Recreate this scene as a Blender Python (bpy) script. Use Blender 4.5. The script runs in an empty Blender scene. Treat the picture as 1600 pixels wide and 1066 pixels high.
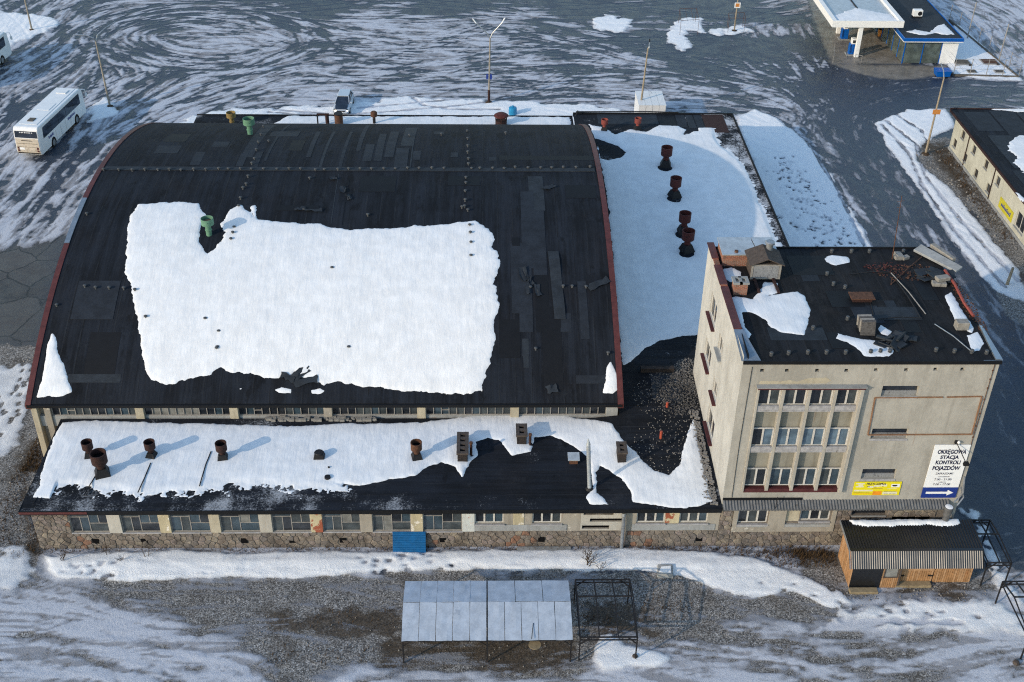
import bpy, bmesh, math, random
import numpy as np
from mathutils import Vector, Matrix, Quaternion

# ------------------------------------------------------------------ camera, sky, sun, exposure
scene = bpy.context.scene
COL = scene.collection
RAD = math.radians
cam_data = bpy.data.cameras.new('camera')
camera = bpy.data.objects.new('camera', cam_data)
COL.objects.link(camera)
cam_data.sensor_width = 36.0
cam_data.lens = 41.82
cam_data.clip_start = 0.5
cam_data.clip_end = 3000.0
camera.matrix_world = Matrix.Translation([21.9514, -52.6479, 51.2406]) @ Matrix([[0.999703, 9.8e-05, -0.024355], [-0.020153, 0.564864, -0.824938], [0.013677, 0.825184, 0.564698]]).to_4x4()
scene.camera = camera

SUN_EL, SUN_AZ = 21.0, 235.0          # height of the sun, compass bearing it stands at (0 = +Y, 90 = +X)
world = bpy.data.worlds.new('World')
scene.world = world
world.use_nodes = True
wn = world.node_tree
sky = wn.nodes.new('ShaderNodeTexSky')
sky.sky_type = 'NISHITA'
sky.sun_disc = False
sky.sun_elevation = RAD(SUN_EL)
sky.sun_rotation = RAD(SUN_AZ)
sky.air_density = 1.5
sky.dust_density = 0.8
sky.ozone_density = 3.0
wn.links.new(sky.outputs[0], wn.nodes['Background'].inputs[0])
wn.nodes['Background'].inputs[1].default_value = 0.15

sun_data = bpy.data.lights.new('sun', 'SUN')
sun_data.energy = 2.0
sun_data.angle = RAD(0.6)
sun_data.color = (1.0, 0.83, 0.63)
sun = bpy.data.objects.new('sun', sun_data)
COL.objects.link(sun)
s_to = Vector((math.sin(RAD(SUN_AZ)) * math.cos(RAD(SUN_EL)), math.cos(RAD(SUN_AZ)) * math.cos(RAD(SUN_EL)), math.sin(RAD(SUN_EL))))
sun.rotation_euler = (-s_to).to_track_quat('-Z', 'Y').to_euler()
sun.location = (-60, -60, 60)

scene.view_settings.view_transform = 'Standard'
scene.view_settings.look = 'None'
scene.view_settings.exposure = 0.74
scene.view_settings.gamma = 1.0
scene.view_settings.use_curve_mapping = False
scene.cycles.max_bounces = 8
scene.cycles.diffuse_bounces = 4
scene.cycles.use_denoising = False
scene.cycles.filter_width = 1.15
random.seed(7)
RNG = np.random.default_rng(11)

# ------------------------------------------------------------------ materials
MATS = {}
class N:
    """small helper around a material node tree"""
    def __init__(self, name):
        self.m = bpy.data.materials.new(name)
        self.m.use_nodes = True
        self.t = self.m.node_tree
        self.b = self.t.nodes['Principled BSDF']
        self.pos = self.t.nodes.new('ShaderNodeNewGeometry').outputs['Position']
        MATS[name] = self.m
    def link(self, a, b):
        self.t.links.new(a, b)
    def new(self, typ, **kw):
        n = self.t.nodes.new(typ)
        for k, v in kw.items():
            setattr(n, k, v)
        return n
    def val(self, sock, v):
        if hasattr(v, 'is_output'):
            self.link(v, sock)
        else:
            sock.default_value = v
    def scale(self, sx, sy, sz, off=(0, 0, 0), rot=(0, 0, 0), src=None):
        n = self.new('ShaderNodeMapping')
        n.inputs['Scale'].default_value = (sx, sy, sz)
        n.inputs['Location'].default_value = off
        n.inputs['Rotation'].default_value = rot
        self.link(src or self.pos, n.inputs['Vector'])
        return n.outputs[0]
    def noise(self, scale, detail=3, rough=.6, vec=None, distort=0.0):
        n = self.new('ShaderNodeTexNoise')
        n.inputs['Scale'].default_value = scale
        n.inputs['Detail'].default_value = detail
        n.inputs['Roughness'].default_value = rough
        n.inputs['Distortion'].default_value = distort
        self.link(vec or self.pos, n.inputs['Vector'])
        return n.outputs[0]
    def voro(self, scale, feature='F1', vec=None, out='Distance', rnd=1.0):
        n = self.new('ShaderNodeTexVoronoi', feature=feature)
        n.inputs['Scale'].default_value = scale
        n.inputs['Randomness'].default_value = rnd
        self.link(vec or self.pos, n.inputs['Vector'])
        return n.outputs[out]
    def math(self, op, a, b=0.0, clamp=False):
        n = self.new('ShaderNodeMath', operation=op, use_clamp=clamp)
        self.val(n.inputs[0], a); self.val(n.inputs[1], b)
        return n.outputs[0]
    def ramp(self, v, lo, hi):
        n = self.new('ShaderNodeMapRange', interpolation_type='SMOOTHSTEP')
        self.val(n.inputs[0], v)
        n.inputs[1].default_value = lo; n.inputs[2].default_value = hi
        return n.outputs[0]
    def mix(self, f, a, b, mode='MIX'):
        n = self.new('ShaderNodeMix', data_type='RGBA', blend_type=mode)
        self.val(n.inputs[0], f)
        for s, v in ((n.inputs[6], a), (n.inputs[7], b)):
            if hasattr(v, 'is_output'): self.link(v, s)
            else: s.default_value = (*v, 1)
        return n.outputs[2]
    def attr(self, name, out='Fac'):
        n = self.new('ShaderNodeAttribute', attribute_name=name)
        return n.outputs[out]
    def base(self, c):
        if hasattr(c, 'is_output'): self.link(c, self.b.inputs['Base Color'])
        else: self.b.inputs['Base Color'].default_value = (*c, 1)
    def fin(self, c, rough=.8, spec=.3, metal=0.0, bump=None, dist=.02, strength=.6):
        self.base(c)
        self.val(self.b.inputs['Roughness'], rough)
        self.val(self.b.inputs['Specular IOR Level'], spec)
        self.b.inputs['Metallic'].default_value = metal
        if bump is not None:
            n = self.new('ShaderNodeBump')
            n.inputs['Strength'].default_value = strength
            n.inputs['Distance'].default_value = dist
            self.link(bump, n.inputs['Height'])
            self.link(n.outputs[0], self.b.inputs['Normal'])
        return self.m

def lerp3(a, k):
    return tuple(v * k for v in a)

def plain(name, c, var=.25, scale=3.0, rough=.7, spec=.3, metal=0.0, dirt=None, dirt_at=.62, bump=0.0, streak=False):
    """painted / cast surface: broad and fine tone changes, optional blotches of dirt of their own colour"""
    n = N(name)
    v1 = n.noise(scale, 4, .65, n.scale(1, 1, .35) if streak else None)
    v2 = n.noise(scale * 7, 2, .6)
    f = n.math('ADD', n.math('MULTIPLY', v1, .7), n.math('MULTIPLY', v2, .3))
    col = n.mix(n.ramp(f, .3, .7), lerp3(c, 1 - var), lerp3(c, 1 + var * .6))
    if dirt is not None:
        d = n.noise(scale * .8, 5, .7, n.scale(1, 1, .4, (7, 3, 1)))
        col = n.mix(n.ramp(d, dirt_at, dirt_at + .09), col, dirt)
    return n.fin(col, rough, spec, metal, n.noise(scale * 12, 2) if bump else None, bump or .01, .7)

# snow
def snow_mat(name, c=(.745, .765, .785), speck=.735):
    n = N(name)
    f = n.noise(1.1, 4, .6)
    col = n.mix(n.ramp(f, .3, .75), lerp3(c, .88), c)
    s = n.noise(9.0, 3, .7)
    col = n.mix(n.ramp(s, speck, speck + .05), col, (.16, .15, .15))
    h = n.math('ADD', n.math('MULTIPLY', n.noise(1.6, 4, .55, n.scale(1.6, .5, 1)), 1.0), n.math('MULTIPLY', n.noise(7, 4, .65, n.scale(1.5, .55, 1)), .3))
    h = n.math('ADD', h, n.math('MULTIPLY', n.noise(.55, 4, .6, n.scale(2.6, .4, 1, (3, 1, 0))), 1.6))
    n.fin(col, .75, .2, 0, h, .06, .42)
    n.b.inputs['Subsurface Weight'].default_value = 0.0
    return n.m
snow_mat('snow')

# bitumen roofing: strips along the slope, seams, patches
def felt(name, base=(.0070, .0092, .0135), light=(.019, .024, .032), strips=1.05, along_y=True, patch=.66, brown=.0, frost=False):
    n = N(name)
    v = n.scale(1, .05, .05) if along_y else n.scale(.05, 1, .05)
    f = n.noise(2.2, 5, .75, v)
    g = n.noise(.28, 5, .65)
    k = n.math('ADD', n.math('MULTIPLY', f, .6), n.math('MULTIPLY', g, .4))
    col = n.mix(n.ramp(k, .36, .66), lerp3(base, .6), lerp3(base, 2.1))
    # weathered blotches, tar smears, dried silt
    w = n.noise(.9, 6, .78, n.scale(1, .6, 1, (4, 9, 0)))
    col = n.mix(n.math('MULTIPLY', n.ramp(w, patch - .12, patch + .08), .6), col, light)
    t = n.noise(.55, 5, .7, n.scale(1.5, .5, 1, (1, 5, 2)))
    col = n.mix(n.math('MULTIPLY', n.ramp(t, .56, .66), .75), col, lerp3(base, .38))
    b = n.noise(.33, 5, .7, n.scale(1, .7, 1, (12, 3, 0)))
    col = n.mix(n.math('MULTIPLY', n.ramp(b, .46, .70), .22 + brown), col, (.0155, .0125, .0115))
    # laps between the strips of felt
    sx = n.new('ShaderNodeSeparateXYZ'); n.link(n.pos, sx.inputs[0])
    c = sx.outputs[0] if along_y else sx.outputs[1]
    wob = n.math('MULTIPLY', n.noise(.8, 2), .12)
    fr = n.math('FRACT', n.math('MULTIPLY', n.math('ADD', c, wob), 1 / strips))
    broken = n.ramp(n.noise(.7, 3, .6), .42, .55)
    seam = n.math('MULTIPLY', n.ramp(fr, .95, .99), broken)
    col = n.mix(n.math('MULTIPLY', seam, .7), col, lerp3(base, .4))
    edge = n.math('MULTIPLY', n.math('MULTIPLY', n.ramp(fr, .86, .93), n.math('SUBTRACT', 1.0, n.ramp(fr, .93, .96))), broken)
    col = n.mix(n.math('MULTIPLY', edge, .5), col, light)
    s = n.noise(60, 2, .5)
    col = n.mix(n.math('MULTIPLY', n.ramp(s, .55, .8), .3), col, light)
    rough = .82
    if frost == 2:
        q = n.math('ADD', n.math('MULTIPLY', n.noise(.5, 4, .6), .5), n.math('MULTIPLY', n.noise(7, 4, .8), .5))
        q = n.math('ADD', n.math('SUBTRACT', q, .10), n.math('MULTIPLY', n.math('MULTIPLY', n.ramp(sx.outputs[0], 40, 45), n.ramp(sx.outputs[1], 26, 34)), .13))
        col = n.mix(n.math('MULTIPLY', n.ramp(q, .48, .60), .85), col, (.50, .52, .55))
    elif frost:
        q = n.math('ADD', n.math('MULTIPLY', n.noise(.5, 4, .6), .6), n.math('MULTIPLY', n.noise(9, 4, .75), .4))
        q = n.math('SUBTRACT', q, n.math('MULTIPLY', n.ramp(sx.outputs[1], .2, 2.6), .06))
        q = n.math('SUBTRACT', q, n.math('MULTIPLY', n.ramp(sx.outputs[0], 8, 22), .09))
        col = n.mix(n.math('MULTIPLY', n.ramp(q, .47, .62), .75), col, (.40, .42, .45))
    h = n.math('ADD', n.math('MULTIPLY', seam, .8), n.noise(6, 4, .7))
    h = n.math('ADD', h, n.math('MULTIPLY', n.noise(1.2, 4, .6, v), 1.5))
    return n.fin(col, rough, .16, 0, h, .04, .6)
felt('felt')
felt('felt_old', (.0070, .0078, .0098), (.024, .024, .026), 1.0, True, .6, .35)
felt('felt_flat', (.0062, .0080, .0118), (.024, .027, .033), 1.0, False, .64, 0, True)
felt('felt_annex', (.0062, .0080, .0118), (.024, .027, .033), 1.0, False, .64, 0, 2)
plain('felt_light', (.0150, .0198, .0280), .4, 1.2, .75, .25)
plain('felt_grey', (.020, .026, .034), .4, 1.5, .75, .25)
plain('felt_black', (.0042, .0052, .0075), .3, 1.5, .7, .25)
plain('breather', (.065, .07, .075), .3, 8, .6)

# plaster
def plaster(name, c, peel=None, peel_at=.66, seed=0.0, streaks=.35):
    n = N(name)
    v1 = n.noise(.8, 5, .65, n.scale(1, 1, .55, (seed, 0, 0)))
    v2 = n.noise(5.0, 4, .7, n.scale(1, 1, .8, (seed, 2, 0)))
    st = n.noise(2.6, 4, .7, n.scale(1.0, 1.0, .09, (seed, 0, 5)))
    f = n.math('ADD', n.math('MULTIPLY', v1, .6), n.math('MULTIPLY', v2, .4))
    col = n.mix(n.ramp(f, .3, .7), lerp3(c, .80), lerp3(c, 1.12))
    col = n.mix(n.math('MULTIPLY', n.ramp(st, .48, .74), streaks), col, (c[0] * .42, c[1] * .40, c[2] * .38))
    big = n.noise(.22, 4, .6, n.scale(1, 1, 1.2, (seed, 9, 4)))
    col = n.mix(n.math('MULTIPLY', n.ramp(big, .44, .70), .34), col, (c[0] * .55, c[1] * .53, c[2] * .50))
    ru = n.noise(3.4, 3, .6, n.scale(1, 1, .05, (seed, 4, 1)))
    col = n.mix(n.math('MULTIPLY', n.math('MULTIPLY', n.ramp(ru, .64, .72), n.ramp(v1, .45, .6)), .35), col, (.19, .105, .06))
    if peel is not None:
        p = n.noise(1.7, 6, .68, n.scale(1, 1, 1, (seed * 3, 1, 0)))
        e = n.ramp(p, peel_at, peel_at + .025)
        col = n.mix(e, col, peel)
    h = n.math('ADD', n.math('MULTIPLY', n.noise(18, 3, .7), .5), n.math('MULTIPLY', v2, .8))
    return n.fin(col, .9, .12, 0, h, .02, .5)
plaster('plaster_tower', (.355, .345, .31), (.46, .44, .38), .70, 0, .38)
plaster('plaster_tower_side', (.455, .455, .43), (.33, .29, .23), .66, 3, .25)
plaster('plaster_grey', (.305, .282, .24), (.45, .43, .38), .62, 1, .5)
plaster('plaster_cream', (.40, .365, .28), (.30, .24, .17), .66, 5, .4)
plaster('plaster_white', (.42, .405, .36), (.36, .31, .25), .62, 6, .3)
plaster('plaster_yellow', (.42, .37, .25), (.62, .58, .50), .56, 2, .3)
plaster('plaster_fin', (.37, .355, .315), (.46, .44, .39), .66, 11, .45)
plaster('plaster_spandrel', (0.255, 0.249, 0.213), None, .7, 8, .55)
plaster('plaster_right', (0.476, 0.461, 0.374), (.42, .34, .24), .66, 9, .4)
plaster('concrete', (0.289, 0.301, 0.302), (.24, .22, .20), .64, 4, .4)
plaster('peeling_brick', (0.476, 0.423, 0.281), (.27, .085, .05), .50, 12, .2)
plaster('peeling_white', (0.493, 0.517, 0.499), (.30, .10, .06), .60, 14, .2)

def brick(name, c1, c2, mortar, sc=1.0):
    n = N(name)
    sx = n.new('ShaderNodeSeparateXYZ'); n.link(n.pos, sx.inputs[0])
    cb = n.new('ShaderNodeCombineXYZ')
    n.link(n.math('ADD', sx.outputs[0], sx.outputs[1]), cb.inputs[0]); n.link(sx.outputs[2], cb.inputs[1])
    b = n.new('ShaderNodeTexBrick')
    n.link(cb.outputs[0], b.inputs['Vector'])
    b.inputs['Color1'].default_value = (*c1, 1); b.inputs['Color2'].default_value = (*c2, 1); b.inputs['Mortar'].default_value = (*mortar, 1)
    b.inputs['Scale'].default_value = sc
    b.inputs['Brick Width'].default_value = .25; b.inputs['Row Height'].default_value = .08; b.inputs['Mortar Size'].default_value = .012
    d = n.noise(2.5, 5, .7)
    col = n.mix(n.math('MULTIPLY', n.ramp(d, .5, .68), .7), b.outputs['Color'], lerp3(mortar, .35))
    return n.fin(col, .9, .15, 0, b.outputs['Fac'], -.02, .6)
brick('brick_red', (.30, .10, .055), (.20, .065, .045), (.26, .22, .18))
brick('brick_sooty', (.045, .035, .032), (.03, .026, .025), (.022, .021, .022))

# stones: six tones share the same grain
for i, c in enumerate([(.205, .175, .145), (.175, .155, .135), (.235, .205, .165), (.155, .13, .11), (.20, .17, .155), (.145, .13, .12), (.205, .12, .085)]):
    k = 'stone_%s' % 'abcdefg'[i]
    n = N(k)
    f = n.noise(4.5, 4, .7); b = n.noise(.9, 5, .7); g = n.noise(16, 3, .7)
    col = n.mix(n.ramp(f, .3, .7), lerp3(c, .7), lerp3(c, 1.25))
    col = n.mix(n.math('MULTIPLY', n.ramp(b, .46, .66), .7), col, (.055, .048, .042))
    col = n.mix(n.math('MULTIPLY', n.ramp(n.noise(1.6, 4, .7, n.scale(1, 1, 1, (5, 2, 8))), .6, .7), .6), col, (.34, .30, .25))
    n.fin(col, .92, .12, 0, n.math('ADD', f, n.math('MULTIPLY', g, .5)), .04, .8)
plain('mortar', (.17, .15, .13), .35, 3, .95, .1, 0, (.07, .06, .05), .6, .03)

# metal, glass, paint
plain('fascia_red', (.085, .024, .022), .35, 2.0, .55, .35, 0, (.14, .06, .04), .64)
plain('fascia_metal', (.26, .30, .34), .25, 2.0, .35, .5, .6)
plain('steel_dark', (.016, .016, .018), .3, 5, .6, .2, 0, (.08, .045, .03), .63)
plain('zinc', (.30, .32, .34), .3, 3, .38, .5, .55, (.16, .15, .14), .64)
plain('zinc_dark', (.125, .13, .135), .3, 3, .5, .4, .3, (.07, .065, .06), .6)
plain('zinc_pale', (.42, .46, .49), .25, 2, .42, .5, .35, (.25, .24, .22), .66)
plain('rust_red', (.088, .025, .022), .4, 6, .75, .25, 0, (.045, .02, .018), .58, .01)
plain('rust_bright', (.24, .058, .045), .3, 6, .7, .25, 0, (.14, .04, .03), .6)
plain('rust_brown', (.10, .05, .032), .45, 6, .85, .2, 0, (.035, .022, .018), .58, .01)
plain('rust_deep', (.040, .020, .018), .4, 6, .8, .2, 0, (.02, .014, .014), .56, .01)
plain('green_paint', (.105, .225, .15), .25, 6, .6, .3, 0, (.12, .09, .05), .64)
plain('ochre_paint', (.25, .185, .075), .35, 6, .8, .2, 0, (.09, .05, .03), .58)
plain('tar', (.009, .009, .011), .4, 6, .6, .3)
plain('hole_black', (.006, .006, .007), .2, 5, .9, .05)
plain('blue_panel', (.0, .085, .24), .25, 2.2, .5, .35, 0, (.004, .07, .18), .6)
plain('white_paint', (.74, .74, .72), .10, 3, .5, .35, 0, (.55, .50, .42), .72)
plain('white_old', (.50, .49, .46), .25, 8, .7, .25, 0, (.34, .30, .25), .60)
plain('frame_grey', (.26, .25, .235), .25, 6, .7, .25, 0, (.16, .13, .11), .62)
plain('sill_grey', (.32, .32, .33), .3, 4, .85, .2, 0, (.15, .14, .13), .62)
plain('wine_paint', (.07, .02, .022), .3, 3, .6, .3)
plain('rust_line', (.22, .125, .075), .3, 4, .85, .15, 0, (.33, .24, .16), .58)
plain('blue_paint', (.0, .085, .36), .15, 3, .4, .4)
plain('navy_sign', (.012, .035, .21), .08, 2, .45, .35)
plain('sign_white', (.72, .74, .75), .05, 1.5, .45, .35)
plain('lettering_navy', (.012, .016, .05), .1, 5, .6, .2)
plain('banner_yellow', (.68, .60, .012), .10, 2, .5, .3, 0, (.74, .40, .01), .62)
plain('banner_pale', (.66, .64, .46), .12, 9, .5, .3)
plain('banner_orange', (.72, .26, .02), .15, 5, .5, .3)
plain('sign_yellow', (.50, .44, .035), .2, 3, .7, .2)
plain('sign_orange', (.50, .20, .05), .25, 8, .6, .3)
plain('rubber', (.012, .012, .013), .2, 6, .8, .2)
plain('bus_white', (.70, .715, .725), .08, 2, .3, .5, 0, (.48, .47, .44), .66)
plain('bus_dirt', (.46, .41, .34), .18, 3, .5, .3, 0, (.30, .25, .19), .58)
plain('car_paint', (.50, .55, .60), .08, 3, .25, .5, .3)
plain('canvas', (.70, .70, .70), .08, 1.5, .7, .2)
plain('timber', (0.340, 0.188, 0.088), .35, 2.5, .6, .3, 0, (.25, .11, .045), .6)
plain('timber_light', (0.391, 0.235, 0.125), .3, 3, .65, .25, 0, (.30, .15, .07), .62)
plain('timber_dark', (.075, .062, .055), .35, 5, .85, .15, 0, (.03, .027, .026), .6, .01)
plain('timber_step', (0.255, 0.202, 0.125), .3, 4, .8, .2, 0, (.16, .11, .065), .62)
plain('timber_grey', (.24, .23, .21), .3, 5, .85, .15, 0, (.13, .12, .11), .6)
plain('roof_sheet_black', (.0095, .0105, .0125), .25, 2, .32, .5)
plain('slate_board', (.22, .23, .24), .3, 12, .8, .2, 0, (.10, .10, .11), .55)
plain('shelter_sheet', (.37, .42, .49), .2, 1.6, .4, .4, .0, (.27, .31, .37), .60, 0.0, True)
plain('orange_pipe', (.36, .075, .045), .2, 8, .5, .3)
plain('barrel_blue', (.015, .22, .42), .15, 4, .4, .4)
plain('cabinet_white', (.66, .665, .66), .12, 4, .4, .4, 0, (.4, .38, .34), .68)
plain('pole_concrete', (.27, .245, .205), .3, 5, .85, .15, 0, (.14, .12, .10), .6)
plain('pole_wood', (.30, .25, .18), .3, 5, .85, .15, 0, (.12, .09, .065), .6)
plain('twig', (.055, .04, .028), .4, 9, .9, .1)
plain('weed', (.085, .055, .03), .5, 3, .95, .05, 0, (.16, .12, .06), .62)
plain('rubble_pale', (.23, .22, .205), .4, 9, .9, .1, 0, (.16, .13, .11), .55)
plain('rubble_dark', (.085, .082, .08), .5, 9, .9, .1)
plain('asphalt_hatch', (.11, .10, .085), .35, 5, .85, .15)

def glass(name, c, rough=.07, spec=.6, grime=.3):
    n = N(name)
    f = n.noise(1.3, 4, .65)
    col = n.mix(n.ramp(f, .35, .7), c, tuple(v * 1.8 + .006 for v in c))
    n.fin(col, n.math('ADD', rough, n.math('MULTIPLY', f, grime)), spec)
    return n.m
glass('glass_dark', (.009, .012, .017), .05, .6, .15)
glass('glass_blue', (.022, .038, .052), .08, .6, .2)
glass('glass_sky', (.065, .10, .135), .1, .6, .25)  # blue sky reflection put into the pane colour for the office's middle row
glass('glass_grimy', (.03, .038, .043), .22, .45, .4)
glass('glass_milky', (.115, .118, .112), .4, .35, .4)
glass('glass_shop', (.055, .07, .065), .05, .7, .1)
glass('glass_car', (.008, .013, .024), .04, .7, .05)
def mat(k):
    return MATS[k]

# ------------------------------------------------------------------ mesh helpers
ORG = {}
class MB:
    def __init__(self):
        self.v = []; self.f = []
    def add(self, vs, fs):
        o = len(self.v)
        self.v.extend(tuple(p) for p in vs)
        self.f.extend(tuple(o + i for i in f) for f in fs)
        return self
    def box(self, x0, x1, y0, y1, z0, z1):
        vs = [(x, y, z) for z in (z0, z1) for y in (y0, y1) for x in (x0, x1)]
        return self.add(vs, [(0, 2, 3, 1), (4, 5, 7, 6), (0, 1, 5, 4), (2, 6, 7, 3), (0, 4, 6, 2), (1, 3, 7, 5)])
    def hexa(self, b, t):
        """b, t: four bottom and four top points, same order (counter-clockwise from above)"""
        return self.add(list(b) + list(t), [(3, 2, 1, 0), (4, 5, 6, 7)] + [(i, (i + 1) % 4, 4 + (i + 1) % 4, 4 + i) for i in range(4)])
    def prism(self, poly, z0, z1):
        n = len(poly)
        return self.add([(x, y, z0) for x, y in poly] + [(x, y, z1) for x, y in poly],
                        [tuple(reversed(range(n))), tuple(range(n, 2 * n))] + [(i, (i + 1) % n, n + (i + 1) % n, n + i) for i in range(n)])
    def extr(self, pts, d):
        """planar polygon of 3D points pushed along d"""
        n = len(pts); d = Vector(d)
        return self.add([Vector(p) for p in pts] + [Vector(p) + d for p in pts],
                        [tuple(reversed(range(n))), tuple(range(n, 2 * n))] + [(i, (i + 1) % n, n + (i + 1) % n, n + i) for i in range(n)])
    def bar(self, p, q, w, h=None, up=(0, 0, 1)):
        p, q = Vector(p), Vector(q); h = h or w
        d = (q - p).normalized(); u = Vector(up)
        if abs(d.dot(u)) > .98: u = Vector((0, 1, 0))
        s = d.cross(u).normalized(); u = s.cross(d)
        c = [(-1, -1), (1, -1), (1, 1), (-1, 1)]
        return self.add([p + s * (a * w / 2) + u * (b * h / 2) for a, b in c] + [q + s * (a * w / 2) + u * (b * h / 2) for a, b in c],
                        [(0, 1, 2, 3), (7, 6, 5, 4)] + [(i, 4 + i, 4 + (i + 1) % 4, (i + 1) % 4) for i in range(4)])
    def tube(self, pts, r, n=8, r2=None):
        pts = [Vector(p) for p in pts]; k = len(pts); rings = []
        for i, p in enumerate(pts):
            d = (pts[min(i + 1, k - 1)] - pts[max(i - 1, 0)]).normalized()
            u = Vector((0, 0, 1)) if abs(d.z) < .95 else Vector((0, 1, 0))
            s = d.cross(u).normalized(); u = s.cross(d)
            rr = r if r2 is None else r + (r2 - r) * i / max(1, k - 1)
            rings.append([p + (s * math.cos(a) + u * math.sin(a)) * rr for a in (2 * math.pi * j / n for j in range(n))])
        vs = [v for g in rings for v in g]
        fs = [(i * n + j, i * n + (j + 1) % n, (i + 1) * n + (j + 1) % n, (i + 1) * n + j) for i in range(k - 1) for j in range(n)]
        return self.add(vs, fs + [tuple(reversed(range(n))), tuple(range((k - 1) * n, k * n))])
    def lathe(self, prof, n=16, c=(0, 0, 0), cap=True):
        """prof: (radius, height) from bottom to top"""
        vs = [(c[0] + r * math.cos(2 * math.pi * j / n), c[1] + r * math.sin(2 * math.pi * j / n), c[2] + z) for r, z in prof for j in range(n)]
        k = len(prof)
        fs = [(i * n + j, i * n + (j + 1) % n, (i + 1) * n + (j + 1) % n, (i + 1) * n + j) for i in range(k - 1) for j in range(n)]
        if cap: fs += [tuple(reversed(range(n))), tuple(range((k - 1) * n, k * n))]
        return self.add(vs, fs)
    def mesh(self, name, off=(0, 0, 0)):
        me = bpy.data.meshes.new(name)
        ox, oy, oz = off
        me.from_pydata([(x - ox, y - oy, z - oz) for x, y, z in self.v], [], self.f)
        me.update()
        return me
    def build(self, name, m, parent=None, smooth=False, bevel=0.0):
        off = ORG.get(parent.name, (0, 0, 0)) if parent is not None else (0, 0, 0)
        me = self.mesh(name, off)
        if bevel or smooth:
            bm = bmesh.new(); bm.from_mesh(me)
            if bevel:
                bmesh.ops.bevel(bm, geom=bm.edges[:], offset=bevel, segments=1, affect='EDGES', clamp_overlap=True)
            bmesh.ops.recalc_face_normals(bm, faces=bm.faces)
            bm.to_mesh(me); bm.free()
        if smooth:
            me.polygons.foreach_set('use_smooth', [True] * len(me.polygons))
            me.set_sharp_from_angle(angle=RAD(40))
        me.materials.append(mat(m) if isinstance(m, str) else m)
        o = bpy.data.objects.new(name, me)
        COL.objects.link(o)
        if parent is not None:
            o.parent = parent
            ORG[o.name] = off
        return o

def tag(o, label=None, cat=None, group=None, kind=None):
    if label: o['label'] = label
    if cat: o['category'] = cat
    if group: o['group'] = group
    if kind: o['kind'] = kind
    return o

def thing(name, label, cat, loc=(0, 0, 0), group=None):
    o = bpy.data.objects.new(name, None)
    o.empty_display_size = .3
    COL.objects.link(o)
    o.location = loc
    ORG[o.name] = tuple(loc)
    return tag(o, label, cat, group)

def rooted(name, mb, m, label, cat, base, group=None, smooth=False, bevel=0.0):
    """one-mesh thing whose origin sits at its base"""
    bx, by, bz = base
    mb.v = [(x - bx, y - by, z - bz) for x, y, z in mb.v]
    o = mb.build(name, m, None, smooth, bevel)
    o.location = base
    return tag(o, label, cat, group)

def same(src, name, parent, loc=(0, 0, 0), rot=None, scale=None, m=None):
    """another part that shares src's mesh (loc in the parent's frame)"""
    o = bpy.data.objects.new(name, src if isinstance(src, bpy.types.Mesh) else src.data)
    COL.objects.link(o)
    o.parent = parent
    o.location = loc
    if rot: o.rotation_euler = rot
    if scale: o.scale = scale
    if m:
        o.material_slots[0].link = 'OBJECT'
        o.material_slots[0].material = mat(m)
    return o

KIDS = {}
def copy_tree(o, parent=None, kids=None):
    c = o.copy()
    COL.objects.link(c)
    if parent is not None: c.parent = parent
    for ch in kids[o.name] if o.name in kids else ():
        copy_tree(ch, c, kids)
    return c
def kids_map():
    k = {}
    for o in scene.objects:
        if o.parent is not None: k.setdefault(o.parent.name, []).append(o)
    return k

def copy_thing(o, loc, rot=0.0, scale=1.0, label=None, group=None):
    kids = {}
    def walk(p):
        kids[p.name] = [c for c in p.children]
        for c in kids[p.name]: walk(c)
    walk(o)
    c = copy_tree(o, None, kids)
    c.location = loc; c.rotation_euler = (0, 0, rot); c.scale = (scale,) * 3
    if label: c['label'] = label
    if group: c['group'] = group
    return c

def wall_holes(mb, u0, u1, v0, v1, holes, depth, fn):
    """flat wall in (u, v), cut by holes (u0, u1, v0, v1), with reveals going depth inwards; fn(u, v, d) -> xyz"""
    us = sorted({u0, u1, *[h[0] for h in holes], *[h[1] for h in holes]})
    vs = sorted({v0, v1, *[h[2] for h in holes], *[h[3] for h in holes]})
    for a, b in zip(us, us[1:]):
        for c, d in zip(vs, vs[1:]):
            mu, mv = (a + b) / 2, (c + d) / 2
            if not any(h[0] < mu < h[1] and h[2] < mv < h[3] for h in holes):
                mb.add([fn(a, c, 0), fn(b, c, 0), fn(b, d, 0), fn(a, d, 0)], [(0, 1, 2, 3)])
    for a, b, c, d in holes:
        q = [(a, c), (b, c), (b, d), (a, d)]
        for i in range(4):
            (ua, va), (ub, vb) = q[i], q[(i + 1) % 4]
            mb.add([fn(ua, va, 0), fn(ua, va, depth), fn(ub, vb, depth), fn(ub, vb, 0)], [(0, 1, 2, 3)])
    return mb

# ------------------------------------------------------------------ numpy noise and fields
_TAB = RNG.random(65536)
def vnoise(x, y, cell, seed=0):
    """value noise 0..1 at points"""
    x = np.asarray(x) / cell; y = np.asarray(y) / cell
    xi = np.floor(x).astype(np.int64); yi = np.floor(y).astype(np.int64)
    fx = x - xi; fy = y - yi
    fx = fx * fx * (3 - 2 * fx); fy = fy * fy * (3 - 2 * fy)
    def h(a, b):
        return _TAB[(a * 7919 + b * 15731 + seed * 9176 + (a * b) % 127) & 65535]
    return (h(xi, yi) * (1 - fx) + h(xi + 1, yi) * fx) * (1 - fy) + (h(xi, yi + 1) * (1 - fx) + h(xi + 1, yi + 1) * fx) * fy
def fbm(x, y, cell, seed=0, oct=4, gain=.55):
    s = 0; a = 1; t = 0
    for i in range(oct):
        s = s + a * vnoise(x, y, cell / 2 ** i, seed + i * 13); t += a; a *= gain
    return s / t
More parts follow.
